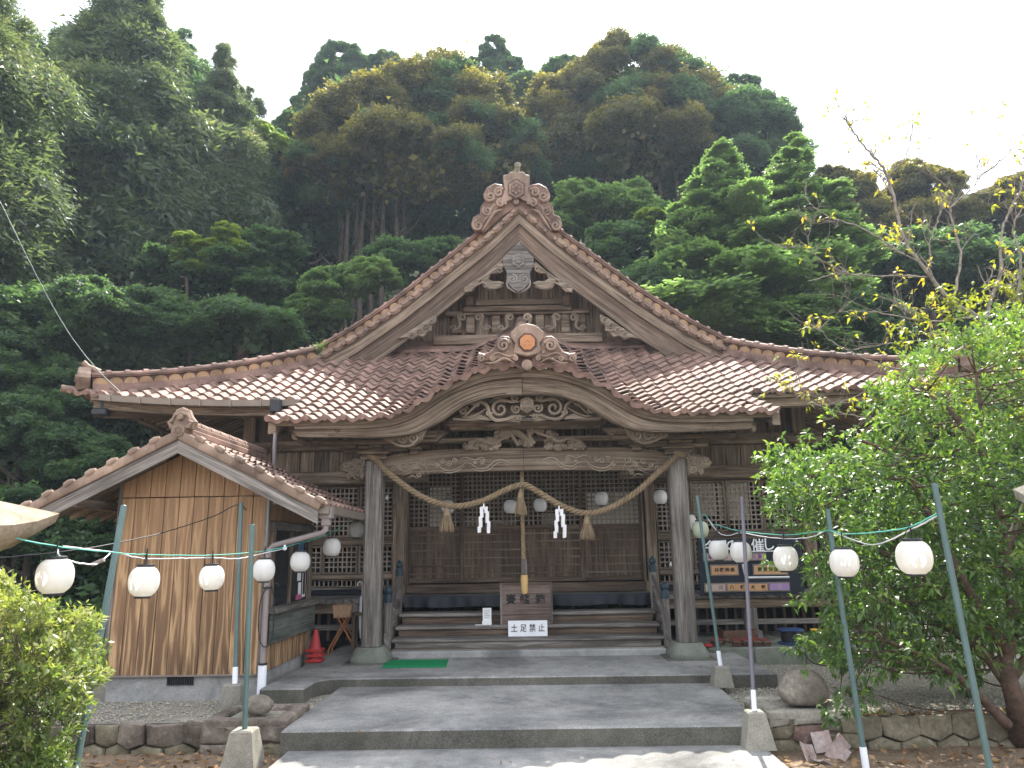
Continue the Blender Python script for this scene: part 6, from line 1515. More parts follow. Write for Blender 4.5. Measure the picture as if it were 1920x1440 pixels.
for cx_, cz_, r in ((0, 0, .03),): m.tube([q, q - V(0, .05, 0)], [.035, .028], 10)
for s in (-1, 1): m.tube([q + V(s * .03, 0, -.10), q + V(s * .09, -.01, -.10), q + V(s * .12, -.01, -.05), q + V(s * .08, -.01, -.03)], [.02, .025, .022, .015], 7); m.tube([q + V(0, 0, .05), q + V(s * .07, 0, .03), q + V(s * .09, 0, -.02)], [.02, .02, .012], 7)
m.build('curl', 'tile_orn', rd, smooth=True)
m = MB(); q = V(RX, FY - .01, apz + .02); m.tube([q + V(0, .25, .01), q - V(0, .03, 0)], [.068, .070], 14)
for i in range(6): a = i * PI / 3; c = q + V(.032 * math.sin(a), -.03, .032 * math.cos(a)); m.tube([c, c - V(0, .012, 0)], [.011, .008], 6)
m.build('round_end_tile', 'tile_orn', rd, smooth=True)
# gutter and drainpipe on the right side
gx = RX + hw + .045; gz_ = eaz - .07
gt = thing('shed_gutter', 'grey gutter of the shed with an elbowed drainpipe to the front corner', 'gutter', (gx, 8.9, gz_))
m = MB(); m.sweep([(gx - .05, y, gz_ - .04) for y in (FY + .05, 9, BY)], [(gx + .05, y, gz_ - .04) for y in (FY + .05, 9, BY)], [(gx + .06, y, gz_ + .04) for y in (FY + .05, 9, BY)], [(gx - .06, y, gz_ + .04) for y in (FY + .05, 9, BY)]); m.build('trough', 'gutter', gt)
m = MB(); m.box((gx, FY + .18, gz_ - .03), (.13, .13, .12), 'z', None, .01); m.box((gx, FY + .18, gz_ - .12), (.09, .09, .08), 'z', None, .01); m.build('hopper', 'pvc_grey', gt)
pb = Vector((SX1 + .06, SY0 - .09, 0)); m = MB(); m.tube([(gx, FY + .18, gz_ - .14), (gx, FY + .18, gz_ - .20), (gx - .04, FY + .19, gz_ - .23), (pb.x + .05, pb.y - .0, 1.63), (pb.x, pb.y, 1.58), (pb.x, pb.y, 1.50), (pb.x, pb.y, .42)], .030, 12); m.build('downpipe', 'pvc_grey', gt, smooth=True)
m = MB(); m.tube([(pb.x, pb.y, .45), (pb.x, pb.y, .10)], .044, 12); m.build('white_foot_pipe', 'pvc_white', gt, smooth=True)
for z in (.45, 1.2): m = MB(); m.tube([(pb.x, pb.y, z - .01), (pb.x, pb.y, z + .01)], .047, 12); m.build('pipe_clip', 'black', gt)
cord('black_cable', [(pb.x + .06, pb.y - .03, 1.22), (pb.x + .10, pb.y - .04, 1.0), (pb.x + .09, pb.y - .03, .7), (pb.x + .02, pb.y - .05, .62), (pb.x - .04, pb.y - .05, .75), (pb.x - .05, pb.y - .04, 1.05), (pb.x + .02, pb.y - .05, 1.22)], .006, 'cable_black', 'loop of black cable hanging on the drainpipe at the shed corner', 40)

# ================================================================ THINGS UNDER THE EAVES
def cone(label, p, tilt=0):
    t = thing('traffic_cone', label, 'traffic cone', p, 'red traffic cones stacked beside the shed'); x, y, z = p
    m = MB(); m.box((x, y, z + .02), (.20, .20, .035), 'x', None, .01); m.build('cone_base', 'red', t)
    m = MB(); m.lathe([(.08, .035), (.072, .06), (.025, .25), (.02, .26), (.016, .25)], (x, y, z), 18); m.build('cone_body', 'red', t, smooth=True)
for i, (dx, dz, lb) in enumerate(((0, 0, 'lowest red traffic cone of the stack beside the shed'), (.008, .06, 'middle red traffic cone of the stack beside the shed'), (-.006, .12, 'topmost red traffic cone of the stack beside the shed'))): cone(lb, (-2.60 + dx, 9.62, .242 + dz))
sp_ = thing('folding_stool', 'orange tubular folding stand with a woven basket on top, left of the left pillar', 'folding stand', (-2.44, 10.35, .24))
for s in (-1, 1):
    m = MB(); y = 10.35 + s * .10
    m.tube(smooth_path([(-2.60, y, .245), (-2.58, y, .34), (-2.36, y, .72)], 14), .012, 7); m.tube(smooth_path([(-2.24, y, .245), (-2.27, y, .34), (-2.50, y, .72)], 14), .012, 7); m.build('crossed_leg', 'orange_tube', sp_, smooth=True)
m = MB(); m.tube([(-2.58, 10.25, .34), (-2.58, 10.45, .34)], .010, 6); m.tube([(-2.28, 10.25, .34), (-2.28, 10.45, .34)], .010, 6); m.build('foot_bar', 'orange_tube', sp_)
m = MB(); m.prism([(-.12, 0), (.10, 0), (.12, .17), (-.14, .17)], (-2.43, 10.47, .70), (1, 0, 0), (0, 0, 1), .22, .01); m.build('basket', 'basket', sp_)
m = MB(); m.box((-2.27, 10.28, .62), (.06, .015, .50), 'z', None, .004); m.build('towel', 'pvc_grey', label='grey towel hanging beside the orange stand', cat='towel')
us = thing('umbrella_stand', 'dark umbrella stand left of the left pillar', 'umbrella stand', (-2.18, 10.2, .24)); m = MB()
for sx in (-1, 1):
    for sy in (-1, 1): m.b2(-2.16 + sx * .09 - .02, -2.16 + sx * .09 + .02, 10.2 + sy * .09 - .02, 10.2 + sy * .09 + .02, .24, .78, 'z', .004)
m.build('leg', 'wood_dark', us); MB().b2(-2.27, -2.05, 10.09, 10.31, .74, .78, 'x', .004).build('top_frame', 'wood_dark', us)
um = thing('umbrella', 'furled clear umbrella with a white hooked handle in the stand', 'umbrella', (-2.17, 10.2, .4))
m = MB(); m.tube([(-2.17, 10.2, .45), (-2.17, 10.2, .70), (-2.165, 10.2, .98)], [.012, .035, .028], 8); m.build('canopy', 'pvc_white', um, smooth=True)
m = MB(); m.tube([(-2.165, 10.2, .98), (-2.165, 10.2, 1.10), (-2.17, 10.2, 1.15), (-2.20, 10.2, 1.17), (-2.225, 10.2, 1.15), (-2.23, 10.2, 1.11)], .010, 8); m.build('handle', 'white', um, smooth=True)
# on the ledge at the right
zl = .302
hr = thing('hose_reel', 'dark blue cable reel with black rims on the ledge right of the veranda post', 'reel', (3.42, 10.25, zl))
for z in (.0, .16): m = MB(); m.lathe([(.15, z), (.165, z + .01), (.165, z + .02), (.15, z + .03)], (3.42, 10.22, zl), 24); m.build('rim', 'blue', hr, smooth=True)
m = MB(); m.lathe([(.12, .03), (.125, .09), (.12, .16)], (3.42, 10.22, zl), 20); m.build('wound_cable', 'cable_black', hr, smooth=True)
m = MB(); m.tube([(3.36, 10.04, zl + .05), (3.38, 10.02, zl + .11), (3.42, 10.01, zl + .11), (3.44, 10.04, zl + .05)], .008, 6); m.build('handle', 'blue', hr)
cord('black_cable', [(3.42, 10.02, zl + .02), (3.46, 9.93, .24), (3.55, 9.85, .12), (3.75, 9.6, .112), (4.2, 9.5, .112), (5.0, 9.6, .112)], .008, 'cable_black', 'black cable running from the reel over the gravel to the right', 40)
def clog(label, x, y, rz_=0):
    t = thing('wooden_clog', label, 'wooden clog', (x, y, zl)); m = MB(); c, s = math.cos(rz_), math.sin(rz_); R = [[c, -s, 0], [s, c, 0], [0, 0, 1]]
    m.box((x, y, zl + .055), (.10, .23, .022), 'y', R, .008); m.build('sole', 'clog', t)
    for d in (-.05, .06): m = MB(); m.box((x - s * d, y + c * d, zl + .022), (.095, .02, .043), 'x', R, .003); m.build('tooth', 'clog', t)
    m = MB(); m.tube([(x - .035 * c, y - .04, zl + .068), (x - .01, y + .05, zl + .10), (x + .035 * c, y - .04, zl + .068)], .008, 6); m.build('thong', 'red', t)
k = 0
for x, y, r, lb in ((2.42, 10.12, .2, 'brown clog nearest the right pillar'), (2.52, 10.3, .9, 'brown clog tipped behind the one nearest the pillar'), (2.68, 10.1, -.1, 'brown clog second along the ledge'), (2.80, 10.12, .1, 'brown clog in the middle of the ledge row'), (2.93, 10.1, 0, 'brown clog fourth along the ledge'), (3.05, 10.1, .05, 'brown clog against the veranda post')):
    clog(lb, x, y, r)
bs = thing('wooden_crate', 'reddish brown crate of clogs between the right pillar and the veranda post', 'crate', (2.86, 10.5, zl)); 
for k in range(2): MB().b2(2.6, 3.06, 10.4, 10.42, zl + .01 + k * .075, zl + .08 + k * .075, 'x', .004).build('slat', 'clog', bs)
for x in (2.6, 3.04): MB().b2(x, x + .02, 10.42, 10.7, zl, zl + .155, 'y', .004).build('end_board', 'clog', bs)
m = MB(); m.box((2.30, 10.05, zl + .02), (.10, .16, .03), 'y', None, .01); m.build('red_dustpan', 'red', label='red dustpan on the ledge right behind the right pillar', cat='dustpan')
for i, (x0, x1, z, lb) in enumerate(((3.66, 3.98, .17, 'yellow handled tool lying uppermost on the ledge, nearer the reel'), (3.98, 4.3, .15, 'yellow handled tool lying uppermost on the ledge, under the leaves'), (3.74, 4.0, .06, 'yellow handled tool lying lowest on the ledge'), (4.1, 4.4, .07, 'yellow handled tool farthest right on the ledge'))):
    t = thing('hand_tool', lb, 'tool', (x0, 10.25, zl + z)); m = MB(); m.tube([(x0 + .02, 10.22, zl + z), (x0 + .16, 10.22, zl + z - .004)], .017, 8); m.build('grip', 'yellow', t, smooth=True)
    m = MB(); m.tube([(x0 + .16, 10.22, zl + z - .004), (x1 + .1, 10.26, zl + z - .02)], .012, 6); m.build('shaft', 'black', t)
MB().b2(3.65, 4.6, 10.3, 10.5, zl, zl + .05, 'x', .005).build('tool_plank', 'wood_dark', label='dark plank under the yellow handled tools', cat='plank')
# ================================================================ STONE LANTERN ROOFS AT THE EDGES
def stone_lantern(label, c, hw_, z, mat, rot, th=.13):
    t = thing('stone_lantern', label, 'stone lantern', (c[0], c[1], -.06)); ca, sa = math.cos(rot), math.sin(rot); m = MB(); n = 16
    def ring(r, zf):
        out = []
        for k in range(4):
            a, b = k * PI / 2 + PI / 4, (k + 1) * PI / 2 + PI / 4
            p0, p1 = V(math.cos(a), math.sin(a)), V(math.cos(b), math.sin(b))
            for i in range(n // 4 * 2): u = i / (n // 2); p = (p0 * (1 - u) + p1 * u) * r * 1.414 * (1 - .03 * math.sin(PI * u)); e = abs(2 * u - 1) ** 3; out.append((c[0] + p[0] * ca - p[1] * sa, c[1] + p[0] * sa + p[1] * ca, z + zf(e)))
        return out
    rings = [ring(hw_ * .80, lambda e: -th + .06 * e), ring(hw_ * .985, lambda e: -.06 + .10 * e), ring(hw_, lambda e: .0 + .095 * e), ring(hw_ * .72, lambda e: .13 + .03 * e), ring(hw_ * .45, lambda e: .31), ring(hw_ * .2, lambda e: .52), ring(.04, lambda e: .60)]
    k = len(rings[0]); v = [p for r in rings for p in r]; f = [(i * k + j, i * k + (j + 1) % k, (i + 1) * k + (j + 1) % k, (i + 1) * k + j) for i in range(len(rings) - 1) for j in range(k)]
    f += [tuple(range(k - 1, -1, -1)), tuple((len(rings) - 1) * k + j for j in range(k))]; m.add(v, f); m.build('roof_stone', mat, t, smooth=True)
    for r, z0, z1, nm in ((hw_ * .42, z - th - .38, z - th + .01, 'light_box'), (hw_ * .6, z - th - .50, z - th - .38, 'platform'), (hw_ * .28, .15, z - th - .50, 'shaft'), (hw_ * .65, -.08, .15, 'base')):
        m = MB(); m.box((c[0], c[1], (z0 + z1) / 2), (r * 2, r * 2, z1 - z0), 'z', [[ca, -sa, 0], [sa, ca, 0], [0, 0, 1]], .015); m.build(nm, mat, t)
    m = MB(); m.lathe([(.05, .58), (.09, .64), (.10, .72), (.05, .80), (.01, .84)], (c[0], c[1], z), 14); m.build('jewel', mat, t, smooth=True)
p = at(117, 960, 4.6); stone_lantern('big old stone lantern whose lichened roof corner enters at the left edge', (p.x - .83, p.y - .80), .82, p.z - .10, 'lantern_stone', rad(3), .17)
p = at(1893, 918, 4.4); stone_lantern('pale stone lantern whose roof corner enters at the right edge', (p.x + .52, p.y - .48), .50, p.z - .09, 'rock_pale', rad(-3), .12)
# ================================================================ VEGETATION
def unit(a): return a / (np.linalg.norm(a, axis=-1, keepdims=True) + 1e-9)
def clump_leaves(C, Rr, n, size, rg, asp=.5, shell=.55, up=.5, droop=0.0, tint=None, flat=1.0):
    """n diamond leaves over spherical clumps: centres C (k,3), radii Rr (k,3)"""
    k = len(C); w = (Rr ** 2).sum(1); pick = rg.choice(k, n, p=w / w.sum())
    d = unit(rg.normal(size=(n, 3))); d[:, 2] = np.where((d[:, 2] < -.3) & (rg.random(n) < .6), -d[:, 2], d[:, 2])
    r = shell + (1.08 - shell) * rg.random((n, 1)) ** .7
    p = C[pick] + d * Rr[pick] * r
    nr = unit(d * .8 + rg.normal(size=(n, 3)) * .55 + V(0, 0, up))
    t = unit(np.cross(nr, rg.normal(size=(n, 3)))); t[:, 2] -= droop; t = unit(t); b = unit(np.cross(nr, t)) 
    L = size * (.55 + .9 * rg.random((n, 1))); Wd = L * asp * .5
    v = np.stack([p - t * L * .5, p + b * Wd + t * L * .05, p + t * L * .5, p - b * Wd + t * L * .05], 1)
    lr = (tint[pick] if tint is not None else .5) + rg.normal(size=n) * .16
    return v, np.clip(lr, 0, 1)
def crown(name, parts, mat, parent, rg):
    v = np.concatenate([p[0] for p in parts]); lr = np.concatenate([p[1] for p in parts]); n = len(v)
    return leafmesh(name, v.reshape(-1, 3), np.arange(4 * n).reshape(n, 4), lr, mat, 4, parent)
def tri_leaves(p, nr, t, L, W_):
    b = np.cross(nr, t); v = np.stack([p - t * L * .5 + b * W_ * .5, p - t * L * .5 - b * W_ * .5 + nr * L * .08, p + t * L * .5], 1); return v
PROTO = {}
def proto(kind, mat, i):
    key = (kind, mat, i)
    if key in PROTO: return PROTO[key]
    rg = np.random.default_rng(500 + i); n = {'broad': 3300, 'cedar': 2900, 'cedarfine': 7000, 'pad': 2000, 'broadbig': 1500, 'padbig': 1250}[kind]
    if kind.startswith('broad'):          # rounded tuft made of many small twig tufts
        k = 34; d = unit(rg.normal(size=(k, 3))); d[:, 2] = np.abs(d[:, 2]) * 1.1 - .35; d = unit(d); C = d * (.62 + .3 * rg.random((k, 1))); R = .26 + .16 * rg.random(k)
        pk = rg.integers(0, k, n); dd = unit(rg.normal(size=(n, 3))); p = C[pk] + dd * (R[pk] * (.5 + .55 * rg.random(n)))[:, None]
        nr = unit(dd * .6 + rg.normal(size=(n, 3)) * .8 + V(0, 0, .3)); L, Wd, cl = (.17, .10, rg.random(k)[pk]) if kind == 'broad' else (.27, .15, rg.random(k)[pk])
        t = unit(np.cross(nr, rg.normal(size=(n, 3))))
    elif kind.startswith('cedar'):        # drooping sprays that fan out from the inside of the branch
        k = 30; a = rg.random(k) * 2 * PI; d = unit(np.stack([np.cos(a), np.sin(a), rg.normal(size=k) * .35 + .1], 1)); pk = rg.integers(0, k, n); u = rg.random(n) ** .7
        p = d[pk] * (u * (.75 + .35 * rg.random(k)[pk]))[:, None]; p[:, 2] += .35 * np.sin(u * PI) - .35 * u ** 2; p += rg.normal(size=(n, 3)) * (.05 + .10 * u)[:, None]
        t = unit(d[pk] + rg.normal(size=(n, 3)) * .45 - V(0, 0, .55)); nr = unit(np.cross(t, rg.normal(size=(n, 3)))); L, Wd, cl = (.22, .075, rg.random(k)[pk]) if kind == 'cedar' else (.13, .045, rg.random(k)[pk])
    else:                        # flat layered pad of fan leaves
        k = 26; a = rg.random(k) * 2 * PI; q = np.sqrt(rg.random(k)); C = np.stack([np.cos(a) * q * .85, np.sin(a) * q * .85, rg.normal(size=k) * .25], 1); pk = rg.integers(0, k, n)
        p = C[pk] + rg.normal(size=(n, 3)) * V(.17, .17, .16); nr = unit(rg.normal(size=(n, 3)) * .6 + V(0, 0, .9)); t = unit(np.cross(nr, rg.normal(size=(n, 3)))); L, Wd, cl = (.17, .15, rg.random(k)[pk]) if kind == 'pad' else (.25, .19, rg.random(k)[pk])
    p = p * (1 + .16 * rg.exponential(.6, (n, 1)) * (rg.random((n, 1)) < .3)); l = (L * (.6 + .8 * rg.random((n, 1)))); v = tri_leaves(p, nr, t, l, l * Wd / L)
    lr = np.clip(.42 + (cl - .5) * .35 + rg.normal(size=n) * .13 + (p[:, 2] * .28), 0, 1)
    me = leafmesh('leaf_clump', v.reshape(-1, 3), np.arange(3 * n).reshape(n, 3), lr, mat, 3, data_only=True); PROTO[key] = me; return me
from mathutils import Euler
def put_clumps(C, Rr, kind, mat, parent, rg, mats=None):
    for c, r in zip(C, Rr):
        mt = mat if mats is None or rg.random() > mats[1] else mats[0]
        e = Matrix.Translation(Vector(tuple(c))) @ Euler((rg.normal() * .22, rg.normal() * .22, rg.random() * 6.3)).to_matrix().to_4x4() @ Matrix.Diagonal((r[0], r[1], r[2], 1))
        link('leaf_clump', proto(kind, mt, int(rg.integers(0, 3))), parent, mat=e)
def ell_surface(c, R, k, rg, bottom=-.35, r0=.12, r1=.24, sq=.75):
    """sub-clumps over an ellipsoid"""
    d = unit(rg.normal(size=(k * 2, 3))); d = d[d[:, 2] > bottom][:k]
    C = np.array(c) + d * np.array(R) * (.80 + .16 * rg.random((len(d), 1)))
    s = np.mean(R) * (r0 + (r1 - r0) * rg.random((len(d), 1))); return C, s * np.array([1, 1, sq])
def trunk_mesh(m, base, top, r, rg, limbs=5, spread=2.0):
    b, t = np.array(base, float), np.array(top, float); mid = (b + t) / 2 + rg.normal(size=3) * V(.3, .3, 0)
    q = smooth_path([b, mid, t], 14); m.tube(q, np.linspace(r, r * .3, len(q)), 8)
    for i in range(limbs):
        u = .45 + .5 * rg.random(); s = b + (t - b) * u; a = rg.random() * 2 * PI; e = s + V(math.cos(a) * spread, math.sin(a) * spread, spread * (.5 + .6 * rg.random()))
        m.tube(smooth_path([s, (s + e) / 2 + V(0, 0, -.1 * spread), e], 8), np.linspace(r * .4, r * .1, 9)[:len(smooth_path([s, (s + e) / 2, e], 8))], 6)
def gz_at(x, y): return hill_z(x, y)
TG = 'trees on the hillside behind the shrine'
def broad(label, ells, Y, n, mat, seed, size=.32, k=80, name='broadleaf_tree', dz=0.0, cat='tree', limbs=7, bark='bark', bottom=-.35, r0=.12, r1=.24, up=.5, sq=.75, group=TG, trunks=1, kind='broad', mix=None, tk=True):
    rg = np.random.default_rng(seed); parts = []; cs = []; cl = []; k = max(14, min(k, 230 // len(ells), 40)); r0, r1 = r0 * 1.5, r1 * 1.45
    for e in ells:
        px, py, rx, ry = e[:4]; y = Y + (e[4] if len(e) > 4 else 0); c = at(px, py, y); s = (y * .976 + (c.z - 1.55) * .216) / F_PX
        R = (rx * s, rx * s * .85, ry * s); C, Rr = ell_surface(tuple(c), R, k, rg, bottom, r0, r1, sq); cs.append((c, R))
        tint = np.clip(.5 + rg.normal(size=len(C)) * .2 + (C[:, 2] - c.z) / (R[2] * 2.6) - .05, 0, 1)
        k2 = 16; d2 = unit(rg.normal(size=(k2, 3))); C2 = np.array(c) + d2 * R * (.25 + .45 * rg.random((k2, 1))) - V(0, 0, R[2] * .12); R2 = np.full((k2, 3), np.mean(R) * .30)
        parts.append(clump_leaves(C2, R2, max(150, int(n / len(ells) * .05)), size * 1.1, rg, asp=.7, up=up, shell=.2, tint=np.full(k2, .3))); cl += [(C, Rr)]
    top = cs[0][0]; bx, by = top.x, Y; bz_ = gz_at(bx, by)
    t = thing(name, label, cat, (bx, by, bz_), group)
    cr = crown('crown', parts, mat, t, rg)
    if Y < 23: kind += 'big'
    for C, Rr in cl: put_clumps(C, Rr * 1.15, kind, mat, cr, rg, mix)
    m = MB()
    if not tk: top = top - Vector((0, 0, cs[0][1][2] * 1.5))
    for i in range(trunks):
        ox = 0 if trunks == 1 else (i - (trunks - 1) / 2) * cs[0][1][0] * 1.4 / trunks
        trunk_mesh(m, (bx + ox, by, bz_ - .3), (top.x + ox * .8, top.y, top.z + cs[0][1][2] * .2), .12 + .03 * cs[0][1][0] / (1 if trunks == 1 else 2), rg, limbs, cs[0][1][0] * .45 / (1 if trunks < 3 else 2))
    m.build('trunk', bark, t, smooth='all'); return t
def cedar(label, px, py, Y, hwpx, seed, n=13000, mat='leaf_cedar', size=.30, low=None, group=TG):
    rg = np.random.default_rng(seed); top = at(px, py, Y); s = (Y * .976 + (top.z - 1.55) * .216) / F_PX; R = hwpx * s
    bx, by, bz_ = top.x, top.y, gz_at(top.x, top.y); t = thing('cedar_tree', label, 'tree', (bx, by, bz_), group)
    H = top.z - bz_; C = []; Rr = []; z = .25
    while z < H * (.93 if low is None else low):
        u = z / H; r = R * min(1, (u * 2.6 + .01) ** .8) * (.8 + .35 * rg.random()); k = max(1, int(2 + 11 * min(1, u * 2.2)))
        a0 = rg.random() * 6
        for i in range(k):
            a = a0 + i * 2 * PI / k + rg.normal() * .2; q = r * (.35 + .5 * rg.random()); cr = max(.16 + .16 * min(1, u * 8), r * .34) * (.75 + .5 * rg.random())
            C.append((bx + q * math.cos(a), by + q * math.sin(a), top.z - z - q * .12)); Rr.append((cr, cr, cr * .75))
        z += max(.3, .30 * R * (.6 + .5 * rg.random()) * min(1, .35 + u * 1.5))
    C = np.array(C); Rr = np.array(Rr); tint = np.clip(.45 + rg.normal(size=len(C)) * .22, 0, 1)
    cr = crown('crown', [clump_leaves(C, Rr, n // 14, size * .7, rg, asp=.5, up=.35, droop=.5, tint=tint, shell=.3)], mat, t, rg)
    if len(C) > 260: sel = rg.choice(len(C), 260, replace=False); C, Rr = C[sel], Rr[sel] * 1.12
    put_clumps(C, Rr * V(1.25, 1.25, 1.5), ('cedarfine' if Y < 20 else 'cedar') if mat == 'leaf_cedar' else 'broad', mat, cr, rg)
    m = MB(); m.tube([(bx, by, bz_ - .3), (bx + .1, by, bz_ + H * .5), (bx, by, top.z - .3)], [.32, .2, .03], 8)
    m.build('trunk', 'bark', t, smooth='all'); return t
# cedars on the left
cedar('huge near cedar cut off by the left edge of the picture', -40, -190, 17, 175, 31, 62000, size=.24)
cedar('tall cedar with the highest pointed top left of the sky gap', 262, -75, 23, 150, 32, 46000, size=.30)
cedar('narrow dark cedar with a pointed top beside the sky gap', 425, 78, 25, 88, 33, 24000, size=.32)
cedar('cedar behind, between the left edge cedar and the tallest one', 165, 30, 28, 125, 34, 20000, mat='leaf_green', size=.34)
cedar('cedar half hidden behind the right flank of the tallest cedar', 345, 55, 29, 120, 35, 14000, mat='leaf_green', size=.34)
cedar('thin cedar with a broken top at the left side of the sky gap', 468, 150, 30, 60, 36, 9000, size=.34)
# dark far trees peeking over the central dome
broad('dark feathery tree rising over the left end of the central dome', [(641, 122, 44, 40), (605, 160, 34, 36), (655, 165, 40, 40), (585, 200, 34, 40)], 36, 9000, 'leaf_green', 37, .3, 40, limbs=3)
broad('soft tree top just right of it over the central dome', [(716, 128, 34, 28), (745, 145, 30, 24)], 37, 5000, 'leaf_green', 38, .3, 30, limbs=3)
broad('small tree top over the middle of the central dome', [(798, 124, 30, 18)], 37, 4000, 'leaf_green', 39, .3, 24, limbs=3)
broad('tall feathery tree standing in the gap between the two great domes', [(925, 100, 26, 34), (905, 135, 32, 30), (950, 135, 32, 34), (930, 175, 44, 40)], 35, 8000, 'leaf_green', 40, .29, 40, limbs=3, r0=.10, r1=.22)
# dark wood behind the trunks
for i, (lb, ee, YY) in enumerate((('dark wood filling the background behind the trunks of the central dome', [(760, 320, 210, 90), (600, 380, 120, 90)], 38), ('dark wood low on the slope left of the gable, behind the green shrubs', [(600, 480, 120, 60), (720, 470, 80, 50)], 31), ('dark wood filling the background behind the trunks of the second dome', [(1130, 310, 190, 80), (1330, 330, 160, 80)], 39), ('dark wood on the skyline slope at the right', [(1620, 480, 190, 75), (1880, 500, 190, 85)], 33), ('dark wood on the slope behind the left cedars', [(330, 420, 190, 170), (80, 400, 200, 170)], 33))):
    broad(lb, ee, YY, 22000, 'leaf_green', 140 + 7 * i, .42, 60, limbs=3, up=.3, group=TG)
# the two great domed trees
broad('great domed tree with yellow brown foliage just left of the gable top', [(700, 262, 118, 96), (815, 225, 125, 98, 1), (905, 285, 105, 78), (620, 330, 78, 66, -1), (760, 320, 150, 70, -1.5), (960, 320, 60, 50)], 27, 76000, 'leaf_chink', 41, .25, 90, 'chinquapin_tree', limbs=12, trunks=9, bottom=-.1, mix=('leaf_green', .22))
broad('second great domed tree with brown foliage right of the gable top', [(1185, 165, 105, 82), (1110, 235, 130, 95), (1250, 240, 120, 105), (1330, 260, 100, 85, 1), (1180, 290, 150, 62, -1), (1060, 290, 85, 75), (1020, 240, 60, 60, 1)], 30, 84000, 'leaf_chink', 42, .27, 90, 'chinquapin_tree', limbs=12, trunks=9, bottom=-.1, mix=('leaf_green', .22))
broad('dark green dome forming the right shoulder of the second great tree', [(1400, 260, 92, 70), (1460, 310, 50, 50), (1390, 330, 90, 50)], 29, 26000, 'leaf_green', 43, .27, 90, 'chinquapin_tree', limbs=8, trunks=4, bottom=-.1)
broad('small tufted tree on the skyline over the right shoulder', [(1385, 170, 38, 28), (1405, 205, 26, 26)], 33, 4000, 'leaf_green', 44, .32, 26, bottom=-.2)
broad('light green tree between the two domes on the skyline', [(1010, 180, 55, 45), (1060, 150, 45, 40), (980, 240, 45, 55)], 33, 12000, 'leaf_green', 45, .34, 40)
broad('green creeper covered tree low in the sky gap', [(505, 300, 45, 65), (470, 360, 50, 70), (545, 250, 32, 40, 2)], 27, 14000, 'leaf_green', 46, .25, 40)
broad('yellow green sunlit tree at the bottom of the sky gap', [(492, 250, 24, 22), (520, 270, 20, 20), (478, 275, 20, 18)], 26, 2500, 'leaf_yellow', 47, .22, 18, tk=False)
broad('dark tree mass left of the central dome', [(585, 400, 80, 90), (560, 250, 30, 55, 3)], 27.5, 14000, 'leaf_green', 48, .28, 45)
